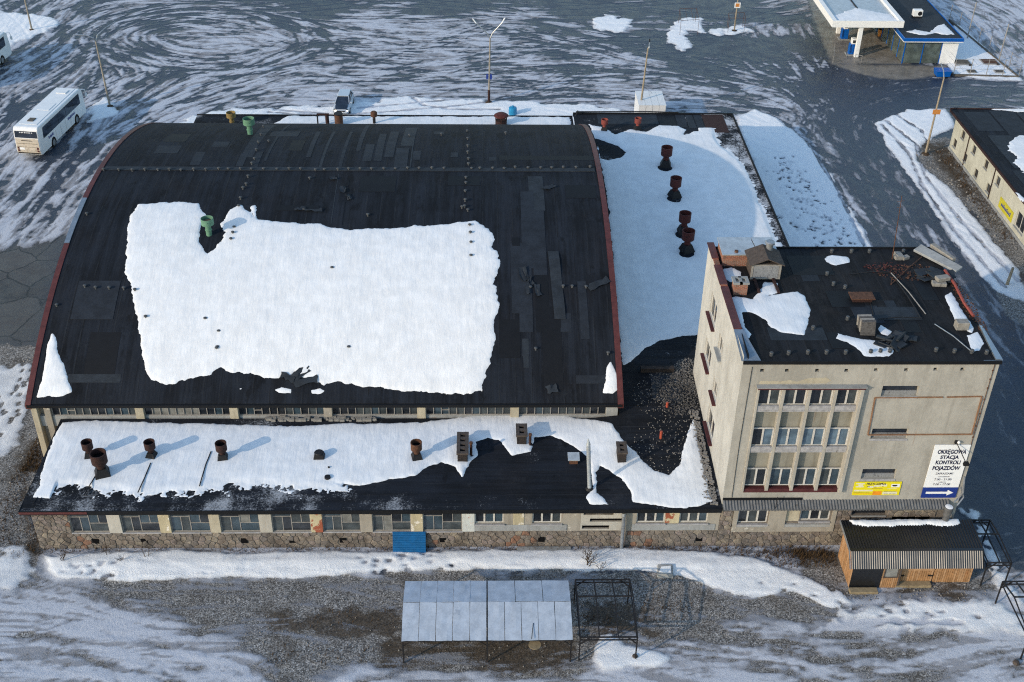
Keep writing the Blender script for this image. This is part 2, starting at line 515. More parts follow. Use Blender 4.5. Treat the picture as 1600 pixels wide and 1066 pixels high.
def sdist(x, y, poly):
    """signed distance to a polygon, positive inside"""
    x = np.asarray(x, float); y = np.asarray(y, float)
    d2 = np.full(x.shape, 1e18); inside = np.zeros(x.shape, bool)
    n = len(poly)
    for i in range(n):
        ax, ay = poly[i]; bx, by = poly[(i + 1) % n]
        ex, ey = bx - ax, by - ay
        t = np.clip(((x - ax) * ex + (y - ay) * ey) / (ex * ex + ey * ey + 1e-12), 0, 1)
        d2 = np.minimum(d2, (x - ax - t * ex) ** 2 + (y - ay - t * ey) ** 2)
        c = (ay > y) != (by > y)
        with np.errstate(divide='ignore', invalid='ignore'):
            inside ^= c & (x < (bx - ax) * (y - ay) / (by - ay if by != ay else 1e-12) + ax)
    return np.where(inside, 1, -1) * np.sqrt(d2)
def sstep(a, b, v):
    t = np.clip((v - a) / (b - a), 0, 1)
    return t * t * (3 - 2 * t)
def grid_mesh(name, X, Y, Zv, keep, m, smooth=True):
    """quad sheet from 2D arrays; keep = boolean per cell"""
    ny, nx = X.shape
    idx = np.arange(nx * ny).reshape(ny, nx)
    q = np.stack([idx[:-1, :-1], idx[:-1, 1:], idx[1:, 1:], idx[1:, :-1]], -1)[keep]
    used = np.unique(q)
    remap = np.zeros(nx * ny, np.int64); remap[used] = np.arange(len(used))
    q = remap[q]
    co = np.stack([X.ravel()[used], Y.ravel()[used], Zv.ravel()[used]], -1).astype(np.float32)
    me = bpy.data.meshes.new(name)
    me.vertices.add(len(co)); me.vertices.foreach_set('co', co.ravel())
    me.loops.add(q.size); me.loops.foreach_set('vertex_index', q.ravel().astype(np.int32))
    me.polygons.add(len(q)); me.polygons.foreach_set('loop_start', np.arange(0, q.size, 4, dtype=np.int32))
    me.update(calc_edges=True)
    if smooth: me.polygons.foreach_set('use_smooth', np.ones(len(q), bool))
    me.materials.append(mat(m))
    o = bpy.data.objects.new(name, me)
    COL.objects.link(o)
    return o, used
def snow_sheet(label, poly, zf, res=.1, thick=.12, rag=.12, holes=(), dust=None, m='snow', dents=0.0, name='snow'):
    """snow lying on a roof: real thickness, ragged melted edge; dust(x, y) gives extra crumbling of the edge"""
    px = [p[0] for p in poly]; py = [p[1] for p in poly]
    X, Y = np.meshgrid(np.arange(min(px) - .5, max(px) + .5, res), np.arange(min(py) - .5, max(py) + .5, res))
    sd = len(label)
    d = sdist(X, Y, poly)
    for h in holes:
        if len(h) == 3: d = np.minimum(d, np.hypot(X - h[0], Y - h[1]) - h[2])
        else: d = np.minimum(d, -sdist(X, Y, h))
    d = d + (fbm(X, Y, .9, sd, 4, .6) - .5) * 2 * rag + (fbm(X, Y, .28, sd + 9, 2, .6) - .5) * rag * .9
    if dust is not None:
        # where the wind or the thaw has thinned the sheet it breaks up into crumbs
        zone, part, least = dust(X, Y)
        nz = fbm(X, Y, .55, sd + 5, 4, .85)
        nz = np.clip((nz - .5) * 1.9 + .5, 0, 1)
        d = np.where(zone, np.minimum(np.maximum(d, least), (part - nz) * .45 + 2.5 * sstep(.72, 1.0, part)), d)
    t = np.where(d > 0, thick * (.35 * (1 - np.exp(-np.maximum(d, 0) / .08)) + .65 * (1 - np.exp(-np.maximum(d, 0) / .7))), d * thick / .2)
    if dust is not None: t = np.where(zone & (t > 0), t * (.35 + .65 * sstep(.75, 1.0, part)), t)
    t = np.maximum(t, -.06)
    t = t + np.where(d > .05, (fbm(X, Y, 1.6, sd + 2, 4) - .5) * thick * .55, 0)
    Zv = zf(X, Y) + t
    c = (d > 0)
    keep = c[:-1, :-1] | c[:-1, 1:] | c[1:, :-1] | c[1:, 1:]
    o, _ = grid_mesh(name, X, Y, Zv, keep, m)
    return tag(o, label, 'snow', None, 'stuff')

# ------------------------------------------------------------------ the ground: one sheet, fine where it is seen
RES = .15
GX0, GX1, GY0, GY1 = -66.0, 104.0, -16.0, 110.0
RX, RY = np.meshgrid(np.arange(GX0, GX1, RES), np.arange(GY0, GY1, RES))

# directions in which wheels have dragged the slush (polylines on the ground)
FLOW = [
    [(-8.66,97.29),(9.39,95.71),(33.79,95.47),(55.28,96.61)], [(1.01,84.72),(17.82,82.89),(31.47,83.11)], [(4.88,76.69),(17.98,75.91),(39.79,75.65),(51.49,71.7)],
    [(0.81,69.27),(18.14,69.48),(32.12,69.66),(46.07,68.95),(53.98,66.44)], [(28.71,90.7),(37.57,83.21),(44.66,79.23),(53.83,72.65),(57.65,61.53)],
    [(-24.41,86.43),(-23.54,92.02),(-16.64,96.65),(-6.81,95.88),(0.48,89.06),(0.52,82.62),(-5.38,77.51),(-14.05,77.38),(-20.81,81.25),(-24.41,86.43)],
    [(3.96,85.62),(5.32,87.38),(8.41,87.43),(10.13,84.87),(8.02,82.74),(5.35,83.11),(3.96,85.62)],
    [(-23.84,84.31),(-25.28,76.25),(-27.26,68.92),(-27.77,62.24)], [(-13.84,76.42),(-17.74,66.46),(-18.87,56.19),(-20.24,46.57),(-20.94,41.64)],
    [(-2.06,74.68),(-10.52,67.39),(-14.48,56.23),(-15.79,45.33),(-16.17,37.08)], [(-7.12,67.43),(-12.1,62.4),(-14.62,51.94)], [(-29.46,90.77),(-30.56,84.2),(-32.38,76.15)],
    [(-18.23,58.44),(-18.49,46.58),(-18.7,38.19)],
    [(60.18,92.42),(60.73,77.49),(60.08,63.17),(59.54,44.52),(59.22,31.98),(59.35,19.89),(58.83,10.71)], [(55.12,75.48),(58.04,63.15),(58.55,49.74),(58.45,33.02)],
    [(63.49,63.21),(63.31,51.15),(64.11,38.53),(65.15,28.97)], [(82.43,71.73),(71.33,70.87),(63.48,68.28),(57.46,60.73)], [(81.2,68.49),(72.68,68.39),(63.72,64.03)],
    [(56.84,87.83),(57.64,73.63),(59.12,64.81)], [(55.75,94.69),(62.03,97.23)], [(84.7,100.17),(87.19,92.92),(87.9,86.16)], [(86.38,95.27),(84.75,77.84)],
    [(49.21,63.06),(52.63,56.83),(53.87,43.24),(54.39,36.24)],
    [(-5.74,-4.23),(0.12,-5.72),(5.89,-7.63),(10.48,-10.14)], [(-4.64,-7.54),(0.51,-8.49),(5.02,-10.09)], [(-1.5,-3.76),(4.02,-5.51),(9.23,-6.5),(13.78,-9.04)],
    [(6.04,-10.1),(7.15,-8.76),(9.46,-8.02),(12.04,-9.03)], [(5.7,-6.71),(9.76,-5.32),(12.75,-6.06)],
    [(15.25,-9.92),(23.52,-9.56),(28.72,-9.83),(37.55,-9.24),(44.72,-8.86),(52.27,-7.78)], [(30.9,-5.72),(34.31,-7.4),(39.31,-9.26),(44.34,-10.18)],
    [(33.13,-5.49),(37.32,-6.72),(42.77,-6.77),(49.13,-6.34)], [(38.99,-7.44),(45.12,-7.49),(52.62,-6.84)], [(-7.11,-0.08),(-5.66,-2.21),(-3.7,-3.75)],
]
cx, cy = RX[::4, ::4], RY[::4, ::4]
A2 = np.zeros(cx.shape); B2 = np.zeros(cx.shape)
for line in FLOW:
    for (ax, ay), (bx, by) in zip(line, line[1:]):
        ex, ey = bx - ax, by - ay
        L = math.hypot(ex, ey)
        t = np.clip(((cx - ax) * ex + (cy - ay) * ey) / (L * L + 1e-9), 0, 1)
        w = L / (1.0 + (cx - ax - t * ex) ** 2 + (cy - ay - t * ey) ** 2) ** 1.6
        th = 2 * math.atan2(ey, ex)
        A2 += w * math.cos(th); B2 += w * math.sin(th)
def up(a, shape):
    """bilinear enlargement by four"""
    yy = np.minimum(np.arange(shape[0]) / 4, a.shape[0] - 1.001); xx = np.minimum(np.arange(shape[1]) / 4, a.shape[1] - 1.001)
    yi = yy.astype(int); xi = xx.astype(int); fy = (yy - yi)[:, None]; fx = (xx - xi)[None]
    yj = np.minimum(yi + 1, a.shape[0] - 1); xj = np.minimum(xi + 1, a.shape[1] - 1)
    return (a[yi][:, xi] * (1 - fx) + a[yi][:, xj] * fx) * (1 - fy) + (a[yj][:, xi] * (1 - fx) + a[yj][:, xj] * fx) * fy
m2 = np.hypot(A2, B2) + 1e-9
wob = (fbm(cx, cy, 5.0, 3) - .5) * 2.2
th2 = np.arctan2(B2, A2) + wob
A2, B2 = up(np.cos(th2), RX.shape), up(np.sin(th2), RX.shape)
TH = np.arctan2(B2, A2) / 2
VX, VY = np.cos(TH), np.sin(TH)
ny, nx = RX.shape
def lic(src, half, step=1.0):
    """smear a noise along the wheel directions"""
    acc = src.copy(); n = 1
    for sg in (1, -1):
        px, py = np.meshgrid(np.arange(nx, dtype=np.float32), np.arange(ny, dtype=np.float32))
        lx, ly = sg * VX, sg * VY
        for k in range(half):
            px += lx * step; py += ly * step
            ix = np.clip(np.rint(px), 0, nx - 1).astype(np.int32); iy = np.clip(np.rint(py), 0, ny - 1).astype(np.int32)
            vx, vy = VX[iy, ix], VY[iy, ix]
            flip = np.sign(vx * lx + vy * ly); flip[flip == 0] = 1
            lx, ly = vx * flip, vy * flip
            acc += src[iy, ix]; n += 1
    acc /= n
    acc = (acc - acc.mean()) / acc.std()
    return np.clip(.5 + acc * .2, 0, 1)
L1 = lic(RNG.random(RX.shape).astype(np.float32), 9)
L2 = lic(vnoise(RX, RY, .42, 4).astype(np.float32), 7, 1.0)
L3 = lic(vnoise(RX, RY, 1.0, 8).astype(np.float32), 9, 1.4)
STREAK = np.clip(.5 + (.40 * (L1 - .5) + .55 * (L2 - .5) + .55 * (L3 - .5)) * 1.35, 0, 1)

# how much slush is left on the tarmac (control points, smoothly blended)
CW = [(-31.84,99.04,0.35),(-15.67,99.88,0.3),(0.93,98.97,0.1),(17.4,100.06,0.08),(34.02,99.14,0.12),(50.84,99.99,0.08),(61.73,99.71,0.35),(57.63,95.93,0.1),(9.39,95.71,0.4),(-5.48,97.85,0.35),(25.65,96.03,0.35),(-22.75,80.21,0.5),(-13.01,86.63,0.58),(-1.55,86.83,0.6),(9.91,88.12,0.72),(21.59,85.06,0.66),(29.37,87.36,0.34),(33.13,85.25,0.36),(40.18,79.17,0.52),(18.05,73.1,0.74),(3.86,72.9,0.7),(-6.71,72.76,0.58),(39.34,71.54,0.64),(47.81,80.29,0.22),(52.32,84.5,0.08),(47.52,83.37,0.1),(52.56,73.56,0.55),(59.22,87.87,0.12),(59.69,79.46,0.3),(58.49,90.09,0.5),(41.09,87.56,0.25),(31.89,90.75,0.3),(26.85,80.98,0.5),(17.91,78.83,0.72),(-18.07,88.73,0.4),(-18.11,82.32,0.36),(-25.38,67.22,0.42),(-22.96,53.27,0.46),(-16.74,46.6,0.6),(-17.77,40.48,0.62),(-14.34,60.79,0.66),(-12.55,67.37,0.6),(-16.97,32.81,0.0),(-13.08,26.95,0.0),(-13.91,23.34,0.0),(-13.91,34.92,0.1),(-23.39,60.7,0.3),(-31.15,72.43,0.5),(-20.02,72.58,0.45),(59.12,64.81,0.34),(59.15,56.89,0.2),(58.59,43.27,0.12),(58.45,33.02,0.1),(62.6,37.38,0.5),(62.69,27.99,0.4),(61.43,21.59,0.3),(59.91,13.59,0.04),(67.01,68.32,0.06),(78.6,71.14,0.3),(65.96,77.57,0.05),(56.54,56.87,0.5),(56.23,43.25,0.45),(61.25,29.95,0.35),(68.46,61.64,0.1),(55.69,64.78,0.55),(52.93,68.15,0.62),(56.9,6.68,0.0),(59.08,15.1,0.1),(55.52,2.97,0.0),(62.27,71.84,0.12),(61.75,75.57,0.2),(88.94,97.76,0.75),(86.3,83.99,0.7),(87.27,100.22,0.7),(85.28,79.84,0.7),(-3.61,-5.22,0.96),(2.09,-6.45,0.98),(7.89,-8.99,0.94),(14.88,-9.71,0.6),(20.06,-9.75,0.78),(25.25,-9.8,0.88),(30.44,-9.97,0.92),(37.72,-8.35,0.8),(44.72,-8.86,0.84),(50.96,-9.36,0.78),(5.32,-4.8,0.84),(11.11,-7.22,0.8),(12.44,-9.47,0.68),(-0.62,-9.35,0.98),(34.42,-6.7,0.63),(41.51,-7.46,0.78),(-8.62,9.56,0.3),(-7.04,3.3,0.3),(48.97,-6.82,0.88),(35.71,-9.67,0.93),(-5.17,-3.74,0.88)]
sl = np.zeros(cx.shape); sw = np.zeros(cx.shape)
for px, py, v in CW:
    w = 1 / (.6 + (cx - px) ** 2 + (cy - py) ** 2) ** 1.5
    sl += w * v; sw += w
SL = up(sl / sw, RX.shape)

def cover(polys, soft, rag, cell, seed):
    """0..1 cover of a set of outlines; soft = metres over which it thins out, rag = raggedness of the outline"""
    out = np.zeros(RX.shape)
    for poly in polys:
        xs = [p[0] for p in poly]; ys = [p[1] for p in poly]
        i0, i1 = np.clip([int((min(ys) - 3 - GY0) / RES), int((max(ys) + 3 - GY0) / RES)], 0, ny)
        j0, j1 = np.clip([int((min(xs) - 3 - GX0) / RES), int((max(xs) + 3 - GX0) / RES)], 0, nx)
        if i1 <= i0 or j1 <= j0: continue
        x, y = RX[i0:i1, j0:j1], RY[i0:i1, j0:j1]
        d = sdist(x, y, poly) + (fbm(x, y, cell, seed, 5, .65) - .5) * 2 * rag
        out[i0:i1, j0:j1] = np.maximum(out[i0:i1, j0:j1], np.clip(.5 + d / soft, 0, 1))
    return out
SNOW = cover([
    [(-4.31,-0.75),(-1.31,-0.34),(2.89,-0.31),(8.28,-0.45),(14.42,-0.38),(19.83,-0.36),(26.82,-0.29),(31.5,-0.21),(35.75,-0.57),(39.09,-1.46),(41.12,-2.79),(42.77,-3.83),(43.45,-4.84),(42.09,-5.07),(40.13,-3.81),(37.78,-4.3),(36.37,-3.78),(34.97,-3.11),(33.54,-2.48),(29.77,-2.08),(25.96,-2.06),(22.15,-1.88),(17.6,-2.11),(14.58,-2.24),(12.36,-2.59),(9.72,-2.47),(4.87,-2.54),(2.31,-2.78),(-0.74,-2.5),(-2.97,-2.49),(-3.76,-1.7)],
    [(28.43,-6.89),(29.15,-6.89),(29.78,-7.83),(31.68,-8.39),(32.16,-8.75),(31.57,-9.28),(28.4,-9.43),(27.93,-8.72)]], .5, .35, 1.2, 21)
SNOW = np.maximum(SNOW, cover([
    [(42.46,-5.07),(46.01,-4.41),(49.7,-4.63),(51.53,-4.24),(53.04,-5.74),(53.08,-7.55),(48.86,-7.15),(44.59,-6.78),(41.88,-5.95)],
    [(52.24,3.58),(53.59,2.98),(53.27,-1.01),(53.64,-4.16),(53.73,-5.89),(51.72,-4.24),(52.09,-1.0),(52.46,1.81)]], 1.2, .9, 1.0, 22) * .86)
SNOW = np.maximum(SNOW, cover([
    [(-15.2,18.74),(-11.3,19.3),(-9.87,16.76),(-9.26,12.32),(-9.15,9.9),(-9.87,8.25),(-11.32,7.61)],
    [(-8.26,-1.15),(-6.52,0.46),(-4.73,-0.64),(-4.09,-2.48),(-4.8,-3.74),(-7.19,-4.22)]], 1.6, 1.2, .9, 23) * .72)
SNOW = np.maximum(SNOW, cover([
    [(-9.96,61.63),(-6.68,65.08),(-0.8,66.15),(5.93,66.57),(13.97,69.43),(18.17,68.43),(26.46,67.84),(31.29,67.55),(33.32,66.89),(37.97,65.25),(39.85,63.77),(31.28,56.64),(-6.93,56.3)],
    [(-43.46,95.16),(-38.87,95.72),(-31.19,93.51),(-29.84,90.76),(-30.73,88.51),(-33.08,84.58),(-34.34,82.06),(-38.03,79.97)],
    [(35.74,94.31),(38.31,95.79),(40.57,93.93),(40.57,91.6),(38.1,89.06),(35.87,90.83)],
    [(44.46,89.39),(46.51,94.04),(49.68,95.05),(50.24,93.4),(49.23,89.48),(47.54,89.9),(46.69,87.22),(46.87,84.2),(45.68,83.34),(44.4,85.87)],
    [(50.4,90.86),(51.48,91.11),(51.5,88.85),(50.23,88.82)], [(52.4,91.81),(54.59,92.78),(55.13,90.49),(53.05,88.65),(51.66,88.85)],
    [(-19.53,65.6),(-18.52,68.16),(-16.44,65.3),(-16.72,63.0),(-18.65,62.33)]], 1.1, 1.2, 1.5, 24))
SNOW = np.maximum(SNOW, cover([
    [(48.63,64.37),(51.14,66.07),(53.08,63.75),(54.99,58.07),(55.61,50.4),(55.81,35.69),(53.0,33.0),(47.84,32.99)],
    [(63.27,62.88),(67.81,66.26),(71.97,66.65),(71.3,61.67),(66.76,57.87),(64.92,54.0),(66.23,48.18),(66.65,40.88),(67.2,33.04),(66.52,27.03),(64.16,29.16),(63.29,36.05),(63.24,46.85),(62.86,56.18)],
    [(75.17,76.53),(81.73,94.23),(82.25,92.83),(83.25,76.26),(83.42,74.35),(78.52,75.04)]], .8, .4, 1.3, 25) * .97)
# wheel marks pressed into the snow, trodden paths, cleared edges
def stroke(line, w, soft=.12):
    d = np.full(RX.shape, 9.0)
    for (ax, ay), (bx, by) in zip(line, line[1:]):
        i0, i1 = np.clip([int((min(ay, by) - 2 - GY0) / RES), int((max(ay, by) + 2 - GY0) / RES) + 1], 0, ny)
        j0, j1 = np.clip([int((min(ax, bx) - 2 - GX0) / RES), int((max(ax, bx) + 2 - GX0) / RES) + 1], 0, nx)
        x, y = RX[i0:i1, j0:j1], RY[i0:i1, j0:j1]
        ex, ey = bx - ax, by - ay
        t = np.clip(((x - ax) * ex + (y - ay) * ey) / (ex * ex + ey * ey + 1e-9), 0, 1)
        d[i0:i1, j0:j1] = np.minimum(d[i0:i1, j0:j1], np.hypot(x - ax - t * ex, y - ay - t * ey))
    return 1 - sstep(w, w + soft, d + (vnoise(RX, RY, .6, 31) - .5) * .25)
RUT = np.zeros(RX.shape)
for line, w in [
    ([(8.05,64.25),(18.22,66.37),(25.09,68.52),(30.73,69.82)], .14), ([(8.71,65.92),(17.48,68.08),(23.72,69.73)], .12), ([(32.14,70.01),(36.08,66.92),(39.34,65.26)], .13), ([(13.89,70.85),(19.53,69.5),(27.24,70.31)], .12),
    ([(13.97,69.43),(15.47,66.85),(18.23,65.69),(23.68,65.76)], .12), ([(-0.03,65.48),(6.18,64.23),(7.84,64.41)], .14), ([(-0.6,64.81),(4.88,63.88)], .1),
    ([(64.52,63.22),(65.92,57.71),(64.67,50.47),(65.1,41.47),(66.43,30.97)], .13), ([(63.77,62.24),(64.59,55.45),(63.73,48.43),(63.92,39.69),(64.98,29.96)], .12), ([(66.02,64.89),(67.53,60.83),(67.09,56.21)], .1),
    ([(55.74,57.62),(56.01,47.06),(56.01,36.02)], .12), ([(54.99,58.07),(55.4,47.06),(55.06,36.24)], .1),
    ([(-17.04,69.05),(-14.99,64.82),(-15.45,63.99)], .16), ([(-16.71,69.4),(-14.72,65.65),(-14.72,63.99)], .14),
    ([(-19.94,59.96),(-15.83,61.57),(-12.47,64.02)], .14), ([(-19.5,58.43),(-14.03,59.55),(-8.82,62.44)], .14), ([(-20.02,56.92),(-16.05,57.4),(-12.21,60.03)], .14),
    ([(-20.58,59.95),(-16.6,54.75)], .2), ([(-19.73,61.52),(-15.36,54.76)], .18),
    ([(42.53,-6.29),(45.5,-6.17),(49.14,-6.29)], .12), ([(44.32,-7.76),(46.49,-7.73),(49.15,-7.89)], .12), ([(30.89,-5.86),(34.35,-7.17),(39.71,-9.04)], .14), ([(35.38,-5.27),(39.86,-6.74),(45.12,-7.49)], .12)]:
    RUT = np.maximum(RUT, stroke(line, w))
FOOT = np.zeros(RX.shape)
def footprint(x, y, a, r=.17):
    i, j = int((y - GY0) / RES), int((x - GX0) / RES)
    i0, i1, j0, j1 = max(i - 4, 0), min(i + 5, ny), max(j - 4, 0), min(j + 5, nx)
    dx, dy = RX[i0:i1, j0:j1] - x, RY[i0:i1, j0:j1] - y
    u = dx * math.cos(a) + dy * math.sin(a); v = -dx * math.sin(a) + dy * math.cos(a)
    FOOT[i0:i1, j0:j1] = np.maximum(FOOT[i0:i1, j0:j1], 1 - sstep(.6, 1.25, np.hypot(u / (r * 1.7), v / r)))
for path, n, spread in [([(51.49,53.88),(51.75,48.35),(51.54,40.81),(52.21,36.45)], 95, .95), ([(51.72,51.06),(52.68,44.48),(53.11,36.68)], 75, .9), ([(48.66,41.99),(50.17,39.86),(51.44,39.87)], 14, .15),
                        ([(52.87,0.1),(53.27,-2.08),(53.45,-4.66)], 60, 1.2), ([(52.24,2.98),(52.87,0.1)], 26, .8), ([(40.74,-2.79),(44.01,-4.84),(47.52,-5.6),(51.27,-7.54)], 60, 1.4),
                        ([(-2.6,-1.19),(-1.32,-1.72),(-0.26,-1.47)], 16, .7), ([(14.52,-1.56),(16.79,-1.31),(19.86,-1.6)], 26, .6), ([(-10.54,10.25),(-10.38,13.76),(-10.66,17.54)], 70, 1.6)]:
    for k in range(n):
        t = random.random() * (len(path) - 1); i = int(t); f = t - i
        (ax, ay), (bx, by) = path[i], path[min(i + 1, len(path) - 1)]
        footprint(ax + (bx - ax) * f + random.gauss(0, spread), ay + (by - ay) * f + random.gauss(0, spread), math.atan2(by - ay, bx - ax) + random.gauss(0, .3), random.uniform(.10, .15))

GRAVEL = cover([
    [(-2.64,-3.0),(-0.7,-2.66),(4.87,-2.54),(9.72,-2.47),(17.6,-2.11),(27.49,-2.02),(33.54,-2.48),(37.78,-4.3),(40.13,-3.81),(43.21,-5.08),(41.54,-5.8),(37.41,-6.25),(34.2,-5.74),(34.71,-7.17),(30.72,-7.37),(27.02,-9.15),(17.96,-9.3),(15.17,-9.05),(12.58,-10.54),(11.16,-10.15),(8.63,-7.2),(3.63,-5.37),(-0.7,-4.02)],
    [(-17.16,21.62),(-11.35,21.62),(-7.72,13.75),(-6.69,10.23),(-6.45,3.29),(-4.74,-0.1),(-3.53,-2.48),(-4.88,-3.49),(-9.39,-2.19),(-16.56,19.95)],
    [(66.49,57.87),(69.53,59.13),(70.26,58.52),(69.68,35.19),(67.65,29.96),(66.77,34.1),(66.69,42.69),(65.58,48.44),(64.92,54.0)],
    [(40.54,-0.1),(44.09,-0.13),(43.4,-4.34),(47.82,-4.62),(51.48,-4.39),(52.23,-2.6),(50.93,-1.53),(42.96,-4.58),(41.12,-2.79)],
    [(64.81,30.97),(68.05,30.97),(65.08,23.35),(63.48,25.16)]], 1.6, 1.1, 2.2, 26)
BROWN = cover([
    [(-7.04,3.3),(-6.17,3.29),(-4.73,0.12),(8.24,-0.18),(27.61,-0.08),(35.81,-0.24),(40.58,0.06),(43.69,-0.12),(43.59,-1.48),(40.67,-1.36),(39.18,-1.02),(35.74,-0.68),(14.44,-0.54),(4.45,-0.48),(-4.05,-0.75),(-5.41,-0.63)],
    [(-9.47,10.93),(-7.54,10.92),(-7.36,8.24),(-6.43,3.88),(-7.24,3.3)], [(14.97,-6.78),(27.17,-6.88),(27.69,-9.6),(16.59,-9.5)], [(8.23,-4.82),(17.74,-4.89),(17.88,-7.73),(10.04,-7.21)],
    [(40.85,-0.16),(43.73,-0.29),(43.6,-1.75),(41.8,-1.47),(39.22,-0.81)], [(43.9,-3.83),(51.64,-3.38),(51.39,-4.64),(43.71,-4.59)], [(66.27,57.56),(69.23,58.2),(68.53,44.57),(66.55,45.83)],
    [(27.88,-4.47),(31.38,-4.75),(32.16,-7.38),(27.86,-7.35)], [(-19.42,66.44),(-16.61,67.32),(-15.38,63.99),(-18.34,63.63)], [(21.63,68.13),(23.56,68.15),(23.55,66.94),(21.63,66.92)], [(-33.59,89.57),(-32.26,90.27),(-31.59,88.05),(-33.11,88.02)]], 1.6, 1.2, 1.6, 27)
CRACK = cover([[(-22.29,35.97),(-14.14,40.5),(-10.85,21.19),(-17.01,21.2)]], 4.0, .8, 2, 28)
FORE = cover([[(65.02,102.32),(63.82,92.02),(62.71,79.5),(76.09,78.9),(74.82,76.14),(68.86,74.72),(65.54,76.01),(63.26,78.71),(62.8,79.91),(71.91,80.05),(76.91,102.57)], [(66.23,107.67),(62.86,79.51),(71.79,79.64),(78.46,107.94)]], .5, .4, 1, 29)

FINE = np.clip(.5 + 1.5 * (L1 - .5) + .8 * (L2 - .5), 0, 1)
ROAD = cover([[(56.22,65.62),(61.63,66.53),(63.49,63.21),(62.46,52.55),(62.99,35.17),(65.47,27.03),(67.65,19.89),(58.08,-2.64),(53.46,-0.46),(59.84,19.89),(59.0,33.02),(56.05,35.15),(56.35,48.38),(55.58,58.38)], [(64.45,74.66),(84.9,74.37),(82.08,67.11),(64.64,64.88),(59.54,66.51)]], 3.0, .5, 2, 61)
FRONT = sstep(-1.0, -3.5, RY) * (RX > -14)
amp = np.where(SL < .3, .3 + 2.2 * np.clip(SL, 0, .3), .96)
# paired tyre tracks wandering with the traffic
TRK = np.zeros(RX.shape, np.float32)
rt = random.Random(77)
for _ in range(400):
    x, y = rt.uniform(-40, 75), rt.choice([rt.uniform(56, 102), rt.uniform(58, 85), rt.uniform(-12, -7)])
    if y < 0: x = rt.uniform(-8, 54)
    h0 = None; off = rt.uniform(.7, .95); turn = rt.gauss(0, .018); wgt = rt.uniform(.35, 1)
    for k in range(rt.randint(90, 320)):
        i, j = int((y - GY0) / RES), int((x - GX0) / RES)
        if not (2 <= i < ny - 2 and 2 <= j < nx - 2): break
        a = math.atan2(VY[i, j], VX[i, j])
        if h0 is None: h0 = a + rt.choice([0, 0, rt.gauss(0, .5)])
        da = (a - h0 + math.pi / 2) % math.pi - math.pi / 2
        h0 += .035 * da + turn
        x += math.cos(h0) * .13; y += math.sin(h0) * .13
        for sgn in (-1, 1):
          for wd in (-.07, .07):
            tx, ty = x - math.sin(h0) * (off * sgn + wd), y + math.cos(h0) * (off * sgn + wd)
            i, j = int((ty - GY0) / RES), int((tx - GX0) / RES)
            if 0 <= i < ny and 0 <= j < nx: TRK[i, j] = max(TRK[i, j], wgt)
# broad ruts where lorries and coaches turn
def smooth(line, k=6):
    out = []
    for i in range(len(line) - 1):
        p0, p1, p2, p3 = line[max(i - 1, 0)], line[i], line[i + 1], line[min(i + 2, len(line) - 1)]
        for j in range(k):
            t = j / k
            out.append(tuple(.5 * (2 * b + (c - a) * t + (2 * a - 5 * b + 4 * c - d) * t * t + (-a + 3 * b - 3 * c + d) * t ** 3) for a, b, c, d in zip(p0, p1, p2, p3)))
    return out + [line[-1]]
BIG = np.zeros(RX.shape)
for li, line in enumerate(FLOW):
    sm_ = smooth(line)
    shift = rt.uniform(-1.5, 1.5)
    for o in (shift - .95, shift + .95, shift + rt.uniform(2.2, 4.0)):
        ol = []
        for q in range(len(sm_)):
            (ax, ay), (bx, by) = sm_[max(q - 1, 0)], sm_[min(q + 1, len(sm_) - 1)]
            L = math.hypot(bx - ax, by - ay) + 1e-6
            ol.append((sm_[q][0] - (by - ay) / L * o, sm_[q][1] + (bx - ax) / L * o))
        BIG = np.maximum(BIG, stroke(ol, rt.uniform(.14, .3), .15) * rt.uniform(.55, 1.0))
jag = fbm(RX, RY, .95, 35, 4, .9) - .5
slush = SL * 1.0 + .20 * (1 - FRONT) * sstep(.15, .4, SL) + (STREAK - .5) * amp * (1 - .35 * FRONT) + .22 * FRONT + jag * 1.0 * sstep(.22, .5, SL) + (fbm(RX, RY, 2.6, 33, 4) - .5) * .3
slush = slush * (1 - ROAD) + ROAD * (SL * 1.05 + .06 + (STREAK - .5) * .34)
slush = slush - .36 * BIG * (1 - .45 * FRONT) * (.5 + vnoise(RX, RY, 2.5, 53)) - .42 * TRK * (vnoise(RX, RY, 1.3, 51) > .25) + .16 * np.roll(TRK, 3, 0)
slush = np.clip(slush, 0, 1) * (1 - .85 * GRAVEL) * (1 - FORE * .9)
slush = np.clip(slush + np.clip(SL - .3, 0, 1) * GRAVEL * (STREAK - .35) * .9, 0, 1)
snow = SNOW + (fbm(RX, RY, .8, 34, 4, .7) - .5) * .35 * (SNOW < .97) - .75 * RUT - .72 * FOOT
snow = np.clip(snow, 0, 1)
slush = np.clip(slush + .55 * RUT * (SNOW > .4), 0, 1)
dirt = np.clip(np.maximum(GRAVEL, FRONT), 0, 1)
lump = fbm(RX, RY, .9, 36, 4, .6)
height = -.03 * TRK + .10 * sstep(.35, .75, snow) * (.75 + .5 * lump) + .035 * sstep(.35, .7, slush) * (.5 + STREAK) + .05 * GRAVEL * (lump - .3) + .12 * np.maximum(0, SNOW - .5) * (fbm(RX, RY, 2.2, 37) - .4)
bank = cover([[(-4.31,-0.75),(14.47,-0.87),(35.68,-1.0),(39.04,-1.72),(35.79,-2.75),(29.81,-1.66),(19.86,-1.44),(4.76,-2.02),(-3.12,-1.97)]], 1.6, .3, 2, 40)
height = height + .16 * bank * SNOW * (.6 + .8 * fbm(RX, RY, 1.8, 41))
WX = WY = None

